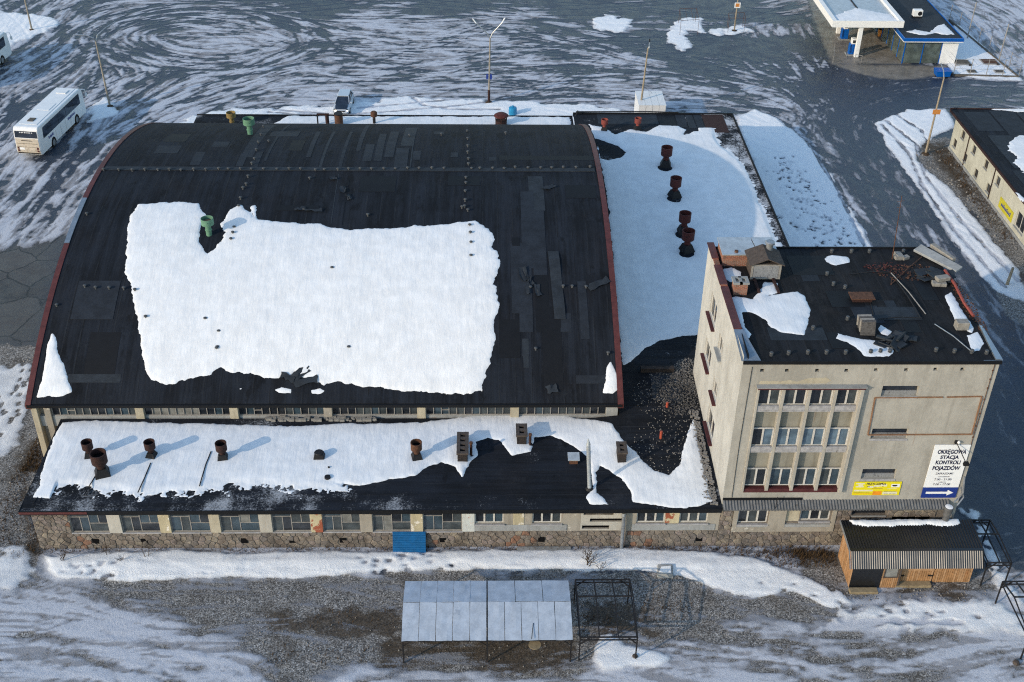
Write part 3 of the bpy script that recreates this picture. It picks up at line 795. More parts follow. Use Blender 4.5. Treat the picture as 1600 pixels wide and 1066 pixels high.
xs = np.concatenate([np.array([-420, -320, -240, -180, -130, -100, -80, -70]), np.arange(-65, 102.9, .16), np.array([106, 115, 135, 170, 220, 300, 400, 500])])
ys = np.concatenate([np.array([-160, -110, -70, -45, -28, -20]), np.arange(-15, 3, .11), np.arange(3, 55, .22), np.arange(55, 108.9, .18), np.array([112, 125, 150, 200, 280, 400, 600])])
MX, MY = np.meshgrid(xs, ys)
fi = np.clip((MY - GY0) / RES, 0, ny - 1.001); fj = np.clip((MX - GX0) / RES, 0, nx - 1.001)
ii = fi.astype(int); jj = fj.astype(int); fi -= ii; fj -= jj
def samp(a):
    return (a[ii, jj] * (1 - fj) + a[ii, jj + 1] * fj) * (1 - fi) + (a[ii + 1, jj] * (1 - fj) + a[ii + 1, jj + 1] * fj) * fi
inside = (MX > GX0) & (MX < GX1) & (MY > GY0) & (MY < GY1)
H = np.where(inside, samp(height), 0)
ccx = (MX[:-1, :-1] + MX[1:, 1:]) / 2; ccy = (MY[:-1, :-1] + MY[1:, 1:]) / 2
under = ((ccx > -4) & (ccx < 36) & (ccy > .6) & (ccy < 54)) | ((ccx > 31) & (ccx < 45.6) & (ccy > .6) & (ccy < 54.5)) | ((ccx > 36) & (ccx < 49.6) & (ccy > .6) & (ccy < 12))
ground, used = grid_mesh('ground', MX, MY, H, ~under, 'snow')
tag(ground, kind='structure')
me = ground.data
ca = me.color_attributes.new('cover', 'FLOAT_COLOR', 'POINT')
def far(a, v):
    return np.where(inside, samp(a), v).ravel()[used]
ca.data.foreach_set('color', np.stack([far(snow, .2), far(slush, .5), far(dirt, 0), far(BROWN, 0)], -1).astype(np.float32).ravel())
for nm, arr in (('crack', CRACK), ('pad', FORE), ('thin', np.maximum(FRONT, ROAD)), ('streak', FINE)):
    a = me.attributes.new(nm, 'FLOAT', 'POINT')
    a.data.foreach_set('value', far(arr, 0).astype(np.float32))

n = N('ground_cover')
at = n.new('ShaderNodeAttribute', attribute_name='cover')
sep = n.new('ShaderNodeSeparateColor'); n.link(at.outputs['Color'], sep.inputs[0])
a_snow, a_slush, a_dirt = sep.outputs[0], sep.outputs[1], sep.outputs[2]
a_brown = at.outputs['Alpha']
n1 = n.noise(3.2, 5, .7); n2 = n.noise(13.0, 4, .7); n3 = n.noise(.5, 4, .6); n4 = n.noise(38.0, 2, .6)
# tarmac; the blue of reflected sky is put into its base colour
asp = n.mix(n.ramp(n3, .35, .65), (.021, .029, .046), (.036, .047, .069))
asp = n.mix(n.math('MULTIPLY', n.ramp(n2, .5, .75), .35), asp, (.085, .09, .10))
warp = n.math('MULTIPLY', n.noise(.6, 4, .6), 1.0)
cv = n.new('ShaderNodeVectorMath', operation='ADD')
wv = n.new('ShaderNodeCombineXYZ'); n.link(warp, wv.inputs[0]); n.link(n.math('MULTIPLY', n.noise(.9, 3), .8), wv.inputs[1])
n.link(n.pos, cv.inputs[0]); n.link(wv.outputs[0], cv.inputs[1])
crack = n.voro(.30, 'DISTANCE_TO_EDGE', cv.outputs[0])
crk = n.math('MULTIPLY', n.math('SUBTRACT', 1.0, n.ramp(crack, .008, .03)), n.attr('crack'))
plates = n.mix(n.ramp(n.noise(.8, 5, .65), .35, .65), (.034, .034, .036), (.060, .058, .056))
pc = n.new('ShaderNodeSeparateColor'); n.link(n.voro(.30, 'F1', cv.outputs[0], 'Color'), pc.inputs[0])
plates = n.mix(n.math('MULTIPLY', pc.outputs[0], .8), plates, (.088, .082, .078))
plates = n.mix(n.math('MULTIPLY', n.ramp(n2, .5, .72), .4), plates, (.02, .02, .021))
asp = n.mix(n.attr('crack'), asp, plates)
asp = n.mix(n.math('MULTIPLY', crk, .85), asp, (.012, .012, .012))
pad = n.mix(n.ramp(n.noise(.7, 5, .65), .35, .65), (.15, .135, .115), (.22, .20, .175))
asp = n.mix(n.attr('pad'), asp, pad)
# gravel
gv = n.voro(17.0, 'F1', None, 'Color')
gs = n.new('ShaderNodeSeparateColor'); n.link(gv, gs.inputs[0])
grav = n.mix(n.ramp(gs.outputs[0], .1, .95), (.062, .059, .056), (.285, .275, .262))
grav = n.mix(n.ramp(gs.outputs[1], .9, .97), grav, (.42, .42, .42))
grav = n.mix(n.math('MULTIPLY', n.ramp(n.noise(.5, 6, .72), .47, .68), .65), grav, (.060, .050, .040))
brw = n.mix(n.ramp(n.noise(5.0, 5, .75), .35, .7), (.018, .014, .010), (.085, .06, .036))
brw = n.mix(n.ramp(n4, .62, .72), brw, (.16, .145, .12))
bm_ = n.math('MULTIPLY', n.ramp(n.math('ADD', a_brown, n.math('ADD', n.math('MULTIPLY', n.math('SUBTRACT', n1, .5), 1.1), n.math('MULTIPLY', n.math('SUBTRACT', n.noise(.9, 4, .6), .5), 1.3))), .42, .9), .85)
dm = n.ramp(n.math('ADD', a_dirt, n.math('MULTIPLY', n.math('SUBTRACT', n1, .5), .6)), .4, .6)
col = n.mix(dm, asp, grav)
col = n.mix(bm_, col, brw)
# slush: churned, greyish, darker where wheels pressed it thin
sv = n.math('ADD', a_slush, n.math('ADD', n.math('MULTIPLY', n.math('SUBTRACT', n1, .5), .26), n.math('MULTIPLY', n.math('SUBTRACT', n2, .5), .34)))
sm_a = n.ramp(sv, .39, .48); sm_b = n.ramp(n.math('ADD', sv, n.math('ADD', n.math('MULTIPLY', n.math('SUBTRACT', n.attr('streak'), .5), .6), n.math('MULTIPLY', n.math('SUBTRACT', n2, .5), .9))), .30, .62)
kk = n.attr('thin')
sm = n.math('ADD', n.math('MULTIPLY', sm_a, n.math('SUBTRACT', 1.0, kk)), n.math('MULTIPLY', sm_b, kk))
scol = n.mix(n.ramp(sv, .40, .95), (.20, .212, .240), (.46, .485, .54))
scol = n.mix(n.math('MULTIPLY', n.ramp(n2, .52, .72), .4), scol, (.17, .165, .17))
scol = n.mix(n.math('MULTIPLY', n.math('SUBTRACT', 1.0, n.ramp(n.attr('streak'), .2, .62)), .62), scol, (.15, .145, .15))
col = n.mix(sm, col, scol)
# clean snow
wvv = n.math('ADD', a_snow, n.math('ADD', n.math('MULTIPLY', n.math('SUBTRACT', n1, .5), .22), n.math('MULTIPLY', n.math('SUBTRACT', n2, .5), .30)))
wm = n.ramp(wvv, .42, .58)
wcol = n.mix(n.ramp(wvv, .5, .95), (.52, .535, .56), (.745, .765, .785))
col = n.mix(wm, col, wcol)
wet = n.ramp(n3, .45, .6)
rough = n.math('ADD', n.math('MULTIPLY', n.math('MAXIMUM', sm, n.math('MAXIMUM', wm, n.math('MAXIMUM', dm, bm_))), .4), n.math('ADD', .34, n.math('MULTIPLY', wet, .14)))
hgt = n.math('ADD', n.math('MULTIPLY', n.math('MAXIMUM', sm, wm), .5), n.math('ADD', n.math('MULTIPLY', n2, .8), n.math('MULTIPLY', n.math('MULTIPLY', gs.outputs[0], dm), .6)))
hgt = n.math('ADD', hgt, n.math('MULTIPLY', n1, .8))
n.fin(col, rough, .32, 0, hgt, .055, .7)
me.materials.clear(); me.materials.append(mat('ground_cover'))

# ------------------------------------------------------------------ arched hall
HX0, HX1 = -6.95, 30.85
def arch(y):
    return 10.9 - (40.6 - np.sqrt(40.6 ** 2 - (np.asarray(y, float) - 29.0) ** 2))
def zarch(x, y):
    return arch(np.clip(y, 7.9, 50.1))
def zroof(x, y):
    x = np.asarray(x, float); y = np.asarray(y, float)
    a = 3.43 + .031 * (y + .4); b = 3.43 + .0595 * (y + .4)
    return np.minimum(a + (b - a) * sstep(28.5, 31, x), 4.2)
def zr(x, y):
    return float(zroof(x, y))
def za(y):
    return float(arch(y))

hall = thing('arched_hall', 'long hall under a black barrel roof covered with felt and a big snow sheet', 'hall', (12, 8, 0))
AY = np.linspace(7.9, 50.1, 65)
def arch_strip(x0, x1, lift, thick, ys=None):
    """a sheet following the barrel roof"""
    ys = AY if ys is None else ys
    mb = MB(); k = len(ys)
    vs = []
    for y in ys:
        z = za(y) + lift
        vs += [(x0, y, z - thick), (x1, y, z - thick), (x1, y, z), (x0, y, z)]
    fs = []
    for i in range(k - 1):
        a, b = 4 * i, 4 * i + 4
        fs += [(a + 3, a + 2, b + 2, b + 3), (a, b, b + 1, a + 1), (a, a + 3, b + 3, b), (a + 1, b + 1, b + 2, a + 2)]
    fs += [(0, 1, 2, 3), (4 * k - 1, 4 * k - 2, 4 * k - 3, 4 * k - 4)]
    return mb.add(vs, fs)
roof = arch_strip(HX0 + .02, HX1 - .02, 0, .22).build('roof', 'felt', hall)
left_cut = [(19.77,9.38),(24.9,10.27)]
yc0, yc1 = left_cut[0][0], left_cut[1][0]
arch_strip(HX0 - .1, HX0 + .26, .05, .34, np.linspace(7.8, yc0, 18)).build('edge_flashing', 'fascia_red', hall)
tag(arch_strip(HX0 - .11, HX0 + .24, .055, .34, np.linspace(yc0 + .03, yc1, 8)).build('edge_flashing', 'fascia_metal', hall), 'bare grey metal flashing on the left roof edge')
arch_strip(HX0 - .1, HX0 + .26, .05, .34, np.linspace(yc1 + .03, 50.2, 36)).build('edge_flashing', 'fascia_red', hall)
arch_strip(HX1 - .26, HX1 + .12, .05, .34, np.linspace(7.8, 50.2, 60)).build('edge_flashing', 'fascia_red', hall)
MB().box(HX0, HX1, 7.74, 7.9, 4.74, 4.94).build('eave_board', 'felt_black', hall)
# walls under the barrel
for x, nm in ((HX0 + .25, 'gable_wall'), (HX1 - .45, 'gable_wall')):
    pts = [(x, 8.25, 0)] + [(x, y, za(y) - .22) for y in np.linspace(8.25, 49.9, 30)] + [(x, 49.9, 0)]
    MB().extr(pts, (.2, 0, 0)).build(nm, 'plaster_grey', hall)
MB().box(HX0 + .25, HX1 - .25, 49.7, 49.9, 0, 4.9).build('rear_wall', 'plaster_grey', hall)
MB().box(HX0 + .3, HX1 - .3, 8.45, 8.6, 0, 4.72).build('front_wall', 'plaster_grey', hall)
MB().box(HX0 + .25, HX1 - .3, 8.14, 8.449, 3.0, 3.80).build('sill_band', 'concrete', hall)
# columns between the clerestory bays
col_m = ['plaster_cream', 'plaster_cream', 'plaster_grey', 'plaster_cream', 'plaster_cream', 'plaster_cream']
for k, x in enumerate([0, 6, 12, 18, 24]):
    MB().box(x - .27, x + .27, 7.98, 8.44, 3.55, 4.73).build('column', col_m[k], hall, bevel=.02)
MB().box(HX0 + .12, HX0 + .5, 7.95, 8.45, 0, 4.73).build('column', 'plaster_cream', hall, bevel=.02)
MB().box(HX0 + .9, HX0 + 1.3, 8.02, 8.45, 0, 4.73).build('column', 'plaster_grey', hall, bevel=.02)
MB().box(HX1 - .95, HX1 - .2, 7.98, 8.45, 3.5, 4.73).build('column', 'concrete', hall, bevel=.02)
# clerestory windows: frames with every pane of its own
pane_mb = MB().box(-.225, .225, -.012, .012, -.43, .43)
pane_mesh = pane_mb.mesh('pane'); pane_mesh.materials.append(mat('glass_dark'))
bays = [(-5.6, -.27)] + [(6 * k + .27, 6 * k + 5.73) for k in range(4)] + [(24.27, 29.9)]
for bi, (a, b) in enumerate(bays):
    f = MB()
    k = 11; w = (b - a) / k
    f.box(a, b, 8.18, 8.3, 4.66, 4.73); f.box(a, b, 8.16, 8.3, 3.803, 3.87)
    for i in range(k + 1):
        f.box(a + i * w - .022, a + i * w + .022, 8.17, 8.3, 3.87, 4.66)
    if bi in (0, 2, 4): f.box(a + 2 * w + .023, a + 3 * w - .023, 8.18, 8.29, 4.2, 4.24)
    win = f.build('clerestory_window', 'frame_grey', hall)
    for i in range(k):
        r = random.random()
        m = 'glass_milky' if (bi == 1 and 1 <= i <= 6) else ('glass_grimy' if r < .3 else ('glass_blue' if r < .42 else 'glass_dark'))
        same(pane_mesh, 'pane', win, (a + (i + .5) * w - 12, 8.25 - 8, 4.265), None, ((w - .04) / .45, 1, .92), m)
# felt strips nailed over the roof, each a sheet of its own
def felt_patch(x0, x1, y0, y1, m, lift=.012, skew=0.0, th=.012):
    ys = np.linspace(y0, y1, max(2, int((y1 - y0) / .9) + 1))
    mb = arch_strip(x0, x1, lift, th, ys)
    mb.v = [(x + skew * (y - y0), y, z) for x, y, z in mb.v]
    return mb.build('felt_patch', m, hall)
STRIPS = ['felt_light', 'felt_light', 'felt_light', 'felt_light', 'felt_light', 'felt_light', 'felt_light', 'felt_grey', 'felt_light', 'felt_light', 'felt_light', 'felt_light', 'felt_light', 'felt_light', 'felt_grey', 'felt_light', 'felt_light', 'felt_light', 'felt_light', 'felt_grey', 'felt_light', 'felt_light', 'felt_black', 'felt_black', 'felt_grey', 'felt_light', 'felt_light', 'felt_light', 'felt_black', 'felt_black', 'felt_light', 'felt_light', 'felt_grey', 'felt_grey', 'felt_black', 'felt_black', 'felt_grey', 'felt_black', 'felt_light', 'felt_black', 'felt_light', 'felt_light', 'felt_black', 'felt_grey', 'felt_black', 'felt_black', 'felt_black', 'felt_black']
STRIP_XY = [(3.26,31.49),(4.17,42.19),(-0.36,30.01),(0.39,32.58),(-3.59,32.24),(-1.77,34.04),(3.16,29.8),(3.71,32.3),(4.35,29.61),(4.84,32.63),(5.34,30.76),(5.14,42.24),(8.27,31.55),(8.63,38.63),(9.47,29.64),(9.68,38.66),(10.95,29.41),(11.21,38.69),(11.98,32.97),(12.33,42.58),(12.67,30.83),(13.35,34.57),(13.55,30.86),(14.14,37.76),(14.28,31.64),(15.01,38.77),(15.15,29.69),(16.16,33.6),(15.41,34.23),(16.39,40.81),(16.49,31.11),(17.09,33.02),(17.91,37.83),(18.72,38.86),(19.43,31.67),(20.01,32.65),(22.41,30.95),(23.01,31.7),(16.36,29.67),(16.47,37.31),(4.58,36.69),(6.89,38.63),(0.55,33.76),(1.8,35.1),(-3.51,35.03),(-1.78,37.46),(6.69,32.91),(7.74,35.55),(25.34,23.47),(26.45,28.23),(24.64,17.54),(25.6,25.97),(25.42,16.94),(26.35,23.47),(24.37,12.45),(25.26,17.52),(25.47,12.46),(26.38,16.95),(25.87,8.67),(27.15,14.36),(27.08,12.46),(27.82,13.84),(28.41,11.98),(28.98,16.39),(24.58,10.06),(24.93,10.9),(24.51,10.8),(24.95,11.99),(23.98,19.63),(24.53,20.47),(23.2,31.16),(30.71,32.03),(11.21,21.91),(11.14,28.54),(11.94,21.77),(11.98,27.74),(23.88,13.83),(24.7,19.94),(23.01,10.7),(24.39,13.38),(27.95,9.05),(30.47,9.56),(-5.22,13.37),(-2.44,16.39),(-3.67,9.5),(-1.71,12.45),(-4.99,9.15),(-1.26,9.66),(19.35,26.83),(21.73,28.24),(12.8,25.86),(15.48,28.16),(7.04,23.39),(10.18,24.04),(28.06,25.1),(30.31,26.89)]
for i, s in enumerate(STRIPS):
    (ax, ay), (bx, by) = STRIP_XY[2 * i], STRIP_XY[2 * i + 1]
    x0, x1 = min(ax, bx), max(ax, bx); y0, y1 = min(ay, by), max(ay, by)
    wdt = x1 - x0
    if wdt > 2.2 and y1 - y0 > 4: x1 = x0 + 1.4
    felt_patch(x0, x1, y0, y1, s, .010 + .0021 * (i % 7), random.uniform(-.012, .012))
(lx, ly), (lx2, ly2) = [(26.55,19.08),(27.37,13.38)]
ys = np.linspace(ly2, ly, 8)
mb = arch_strip(lx - .1, lx + .65, .06, .03, ys); mb.v = [(x + .045 * (ly - y), y, z + .05 * math.sin((y - ly2) * 1.7)) for x, y, z in mb.v]
tag(mb.build('felt_patch', 'felt_grey', hall), 'loose pale felt strip lifting off the roof')
# long lap running the length of the roof
(qx, qy), (qx2, qy2) = [(-6.61,28.83),(30.53,29.8)]
yl = (qy + qy2) / 2
arch_strip(HX0 + .4, HX1 - .4, .05, .06, [yl - .28, yl, yl + .28]).build('lap_seam', 'felt_grey', hall)
# curled scraps of felt
for (x, y), (dx, dy, a) in zip([(26.81,26.49),(24.72,16.97),(25.05,15.99),(25.64,15.6),(25.14,16.43),(29.8,16.13),(26.37,8.69),(10.74,27.74),(11.66,26.06),(12.17,25.01),(9.79,23.37),(8.85,23.56),(10.21,9.66),(9.41,9.39),(10.58,9.15)],
                               [(.9, .5, .5), (.5, 1.2, .2), (.3, 1.4, -.1), (.4, 1.0, .1), (.3, .8, .3), (1.6, .5, .5), (.7, .5, .2), (.5, .6, .4), (.4, .8, .1), (.3, .7, .3), (1.2, .3, 0), (.8, .3, .2), (1.2, .5, .6), (1.0, .4, -.3), (1.5, .4, .2)]):
    mb = MB(); k = 6; vs = []
    for i in range(k):
        for j in range(4):
            u = (i / (k - 1) - .5) * dx + random.uniform(-.07, .07); v = (j / 3 - .5) * dy + random.uniform(-.07, .07)
            X = x + u * math.cos(a) - v * math.sin(a); Y = max(8.0, y + u * math.sin(a) + v * math.cos(a))
            vs.append((X, Y, za(Y) + .04 + random.random() * .13))
    mb.add(vs, [(i * 4 + j, (i + 1) * 4 + j, (i + 1) * 4 + j + 1, i * 4 + j + 1) for i in range(k - 1) for j in range(3)])
    mb.build('felt_scrap', 'felt_grey', hall, smooth=True)
# little breather caps in rows
br = MB().lathe([(.075, 0), (.06, .03), (.05, .13), (.12, .14), (.12, .19), (.05, .23)], 8)
br_mesh = br.mesh('roof_breather'); br_mesh.materials.append(mat('breather'))
BR = [(-6.55,28.96),(-5.4,28.95),(-4.38,28.87),(-3.46,28.99),(-2.5,29.0),(-1.64,29.02),(-0.77,28.98),(0.18,29.01),(1.09,29.02),(2.03,29.14),(2.75,29.14),(3.66,29.13),(4.48,29.13),(5.39,29.15),(6.39,29.17),(7.31,29.18),(8.18,29.16),(9.3,29.06),(9.97,29.1),(10.99,29.08),(11.8,29.19),(12.66,29.22),(13.53,29.21),(14.45,29.24),(15.32,29.32),(16.24,29.33),(17.11,29.34),(18.08,29.38),(19.0,29.37),(21.09,29.41),(21.72,29.41),(22.7,29.41),(23.57,29.4),(24.4,29.54),(25.38,29.52),(26.36,29.53),(27.19,29.53),(28.07,29.57),(29.05,29.56),(30.13,29.68),(20.64,38.9),(20.72,36.09),(20.75,33.98),(20.77,32.5),(20.83,31.16),(20.84,30.18),(20.67,27.9),(20.68,27.1),(20.65,25.93),(20.66,24.63),(20.62,23.84),(20.86,23.43),(20.44,23.77),(21.01,21.68),(21.06,20.85),(21.11,19.86),(21.12,18.58),(3.51,40.42),(3.9,37.08),(4.09,34.78),(4.25,32.89),(4.41,31.02),(4.37,30.06),(4.43,27.91),(4.47,26.76),(4.33,26.19),(4.36,24.82),(4.36,23.9),(4.42,21.43),(4.42,20.79),(4.38,20.16),(4.62,12.47),(4.64,11.26),(4.67,11.36),(-6.22,22.87),(-4.76,15.87),(-4.02,15.74),(-3.11,15.72),(-2.13,15.68),(-1.38,15.56),(-6.31,14.38),(-0.3,13.47),(3.62,13.36),(27.39,15.89),(28.0,15.91),(28.95,15.87),(25.17,15.84),(25.4,11.24),(30.13,10.92),(11.64,17.46),(13.19,11.36),(13.72,22.82),(9.03,27.71),(15.96,37.08),(4.84,35.13),(23.82,37.94),(18.56,37.36)]
for x, y in BR:
    same(br_mesh, 'roof_breather', hall, (x - 12, y - 8, za(y) - .01), (0, 0, random.random() * 3), (1, 1, random.uniform(.8, 1.2)))

big = [(-3.04,21.74),(-3.12,22.96),(-2.88,24.13),(-1.38,24.44),(0.36,24.47),(1.49,24.31),(1.93,23.37),(2.28,22.91),(2.04,22.19),(1.97,21.07),(2.19,20.0),(2.77,18.88),(2.97,18.72),(3.32,19.25),(3.7,20.25),(3.86,20.95),(3.4,21.88),(3.63,22.46),(3.64,22.97),(4.07,23.7),(4.33,24.08),(4.48,24.3),(4.92,23.53),(5.58,22.76),(5.22,23.99),(5.56,24.18),(5.87,22.32),(7.21,22.11),(9.48,21.99),(10.67,21.87),(11.35,21.36),(13.15,21.36),(14.95,21.45),(17.2,21.65),(19.46,21.96),(20.69,22.24),(21.37,22.18),(22.37,21.42),(22.73,20.33),(22.46,19.54),(22.9,19.19),(23.11,17.96),(22.79,16.52),(22.44,16.09),(22.83,16.0),(23.0,14.94),(22.95,13.93),(22.64,13.36),(22.72,11.99),(22.42,10.3),(22.0,9.4),(21.84,8.68),(20.53,8.55),(19.3,8.48),(17.24,8.59),(15.6,8.78),(13.95,8.94),(12.71,9.08),(11.81,9.07),(10.99,9.15),(10.55,9.46),(10.01,9.57),(9.78,9.81),(9.48,9.54),(8.18,9.39),(6.71,9.73),(5.68,9.86),(4.98,10.13),(4.48,9.54),(2.87,9.38),(1.76,9.09),(0.67,9.33),(0.25,9.96),(-0.21,11.36),(-0.54,12.43),(-1.28,14.31),(-1.45,14.8),(-1.71,15.72),(-2.43,17.46),(-2.56,18.35)]
S1 = snow_sheet('huge white snow sheet lying across the middle of the black barrel roof', big, zarch, .09, .11, .2)
S2 = snow_sheet('narrow triangle of snow at the left front corner of the barrel roof', [(-6.25,12.52),(-5.88,12.08),(-5.44,10.92),(-4.84,9.89),(-4.65,9.49),(-4.17,8.62),(-5.0,8.32),(-6.37,8.28),(-6.27,9.49),(-6.31,10.93)], zarch, .09, .14, .14)
S3 = snow_sheet('small upright snow tongue at the right front corner of the barrel roof', [(30.27,10.44),(30.49,9.87),(30.71,9.45),(30.66,8.68),(30.32,8.41),(29.66,8.5),(29.78,9.22),(30.0,10.08)], zarch, .08, .14, .10)
for poly, lab in (([(8.69,8.69),(9.05,8.84),(9.71,8.73),(9.65,8.52),(8.91,8.52)], 'thin crumb of snow left of the felt scraps near the roof front edge'), ([(10.94,8.67),(11.5,8.77),(11.84,8.62),(11.53,8.45),(11.03,8.48)], 'thin crumb of snow right of the felt scraps near the roof front edge'),
                  ([(6.35,8.82),(6.52,8.83),(6.57,8.73),(6.37,8.71)], 'tiny snow fleck below the left part of the big roof snow sheet')):
    snow_sheet(lab, poly, zarch, .07, .07, .08)

# ------------------------------------------------------------------ front wing (low range before the hall)
wing = thing('front_wing', 'low flat roofed range with steel windows and a rubble stone base before the hall', 'building', (10, 0, 0))
def slab(x0, x1, y0, y1, th, nx_, ny_):
    mb = MB(); xs_ = np.linspace(x0, x1, nx_); ys_ = np.linspace(y0, y1, ny_)
    top = [(x, y, zr(x, y)) for y in ys_ for x in xs_]; k = len(top)
    vs = top + [(x, y, z - th) for x, y, z in top]
    fs = [(j * nx_ + i, j * nx_ + i + 1, (j + 1) * nx_ + i + 1, (j + 1) * nx_ + i) for j in range(ny_ - 1) for i in range(nx_ - 1)]
    fs += [tuple(k + q for q in reversed(f)) for f in list(fs)]
    edge = [i for i in range(nx_)] + [j * nx_ + nx_ - 1 for j in range(1, ny_)] + [(ny_ - 1) * nx_ + i for i in range(nx_ - 2, -1, -1)] + [j * nx_ for j in range(ny_ - 2, 0, -1)]
    for i in range(len(edge)):
        a, b = edge[i], edge[(i + 1) % len(edge)]
        fs.append((a, k + a, k + b, b))
    return mb.add(vs, fs)
slab(-5.1, 36.14, -.4, 7.97, .2, 60, 8).build('roof', 'felt_flat', wing)
MB().box(-5.13, 36.1, -.46, -.402, 3.16, 3.45).build('eave_board', 'felt_black', wing)
MB().box(-5.15, -1.2, -.475, -.462, 3.24, 3.40).build('edge_flashing', 'fascia_red', wing)
MB().box(-5.16, -5.102, -.46, 7.9, 3.25, 3.46).build('edge_flashing', 'felt_black', wing)
WTOP = 3.2
WIN = [(-2.54,2.24),(-0.32,2.23),(0.47,2.23),(2.7,2.21),(3.37,2.21),(5.68,2.2),(6.32,2.2),(8.63,2.18),(9.39,2.18),(11.67,2.17),(12.39,2.16),(14.63,2.15),(15.36,2.15),(17.64,2.14),(18.37,2.13),(20.7,2.12)]
STEEL = [(WIN[2 * i][0], WIN[2 * i + 1][0]) for i in range(8)]
WW = [(21.46,2.48),(23.18,2.47),(24.9,2.46),(26.63,2.45),(31.15,2.43),(32.85,2.42),(33.73,2.42),(35.43,2.41)]
WHITE = [(WW[2 * i][0], WW[2 * i + 1][0]) for i in range(4)]
SB, SWB = 1.36, 1.95          # sill heights of the steel and of the white windows
VENT = [(27.95, 29.75, 2.62, 3.02), (28.35, 30.35, 2.08, 2.34), (27.9, 29.55, 1.5, 1.78)]
holes = [(a, b, SB, WTOP - .08) for a, b in STEEL] + [(a, b, SWB, WTOP - .08) for a, b in WHITE]
fw = lambda u, v, d: (u, d, v)
wall_holes(MB(), -4.7, 36.15, 1.32, WTOP, holes + VENT, .28, fw).build('front_wall', 'plaster_grey', wing)
MB().box(-4.7, 36.15, .05, .3, -.2, 1.318).build('plinth', 'mortar', wing)
MB().box(-4.7, -4.5, .301, 8.3, -.2, 3.2).build('side_wall', 'plaster_grey', wing)
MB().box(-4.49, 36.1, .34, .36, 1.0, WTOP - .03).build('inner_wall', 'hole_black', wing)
# piers with their own plaster, proud of the wall
pier_m = ['plaster_cream', 'plaster_yellow', 'plaster_grey', 'plaster_white', 'peeling_white', 'plaster_grey', 'plaster_cream', 'plaster_white']
for i in range(7):
    MB().box(STEEL[i][1] + .01, STEEL[i + 1][0] - .01, -.06, .0, 1.33, WTOP - .02).build('pier', 'peeling_brick' if i == 4 else ['plaster_white', 'plaster_yellow', 'plaster_cream', 'plaster_white', 0, 'plaster_grey', 'plaster_yellow'][i], wing, bevel=.012)
MB().box(STEEL[7][1] + .01, STEEL[7][1] + .75, -.05, 0, 1.33, WTOP - .02).build('pier', 'peeling_white', wing, bevel=.012)
MB().box(23.75, 24.4, -.03, 0, 1.7, WTOP - .02).build('pier', 'plaster_yellow', wing, bevel=.01)
MB().box(WHITE[2][1] + .02, WHITE[3][0] - .02, -.03, 0, 1.95, WTOP - .02).build('pier', 'peeling_brick', wing, bevel=.01)
wall_holes(MB(), 27.8, 30.5, 1.4, 3.1, VENT, .02, lambda u, v, d: (u, d - .022, v)).build('vent_surround', 'plaster_white', wing)
for a, b, c, d in VENT:
    f = MB()
    f.box(a, b, .18, .2, c, d)
    for k in range(4): f.box(a + .03, b - .03, .08, .15, c + .02 + k * (d - c) / 4, c + .05 + k * (d - c) / 4)
    f.build('vent_grille', 'hole_black', wing)
for a, b, c, d in ((WHITE[0][0] - .25, WHITE[1][1] + .35, 1.38, 1.86), (WHITE[2][0] - .25, WHITE[3][1] + .5, 1.38, 1.86)):
    MB().box(a, b, -.045, -.003, c, d).build('sill_band', 'concrete', wing, bevel=.01)
def steel_window(a, b, z0, z1, parent, y=.1):
    """industrial steel casement of six panes"""
    f = MB(); w = b - a; h = z1 - z0; t = .045
    xm = a + w * .5
    z_l, z_r = z0 + h * .66, z0 + h * .38
    xl, xr = a + w * .27, a + w * .76
    f.box(a, b, y - .03, y + .05, z1 - t, z1); f.box(a, b, y - .03, y + .05, z0, z0 + t)
    f.box(a, a + t, y - .03, y + .05, z0 + t, z1 - t); f.box(b - t, b, y - .03, y + .05, z0 + t, z1 - t)
    f.box(xm - t / 2, xm + t / 2, y - .03, y + .05, z0 + t, z1 - t)
    f.box(a + t, xm - t / 2, y - .025, y + .04, z_l - t / 2, z_l + t / 2); f.box(xm + t / 2, b - t, y - .025, y + .04, z_r - t / 2, z_r + t / 2)
    f.box(xl - t / 2, xl + t / 2, y - .025, y + .04, z0 + t, z_l - t / 2); f.box(xr - t / 2, xr + t / 2, y - .025, y + .04, z_r + t / 2, z1 - t)
    o = f.build('steel_window', 'frame_grey', parent)
    for p0, p1, q0, q1 in ((a + t, xm - t / 2, z_l + t / 2, z1 - t), (a + t, xl - t / 2, z0 + t, z_l - t / 2), (xl + t / 2, xm - t / 2, z0 + t, z_l - t / 2),
                           (xm + t / 2, xr - t / 2, z_r + t / 2, z1 - t), (xr + t / 2, b - t, z_r + t / 2, z1 - t), (xm + t / 2, b - t, z0 + t, z_r - t / 2)):
        m = random.choices(['glass_blue', 'glass_grimy', 'glass_dark', 'glass_milky'], [5, 4, 3, 1])[0]
        MB().box(p0, p1, y, y + .015, q0, q1).build('pane', m, o)
    MB().box(a - .03, b + .03, -.07, y - .031, z0 - .07, z0 - .003).build('sill', 'sill_grey', o)
    return o
for a, b in STEEL:
    steel_window(a, b, SB, WTOP - .08, wing)
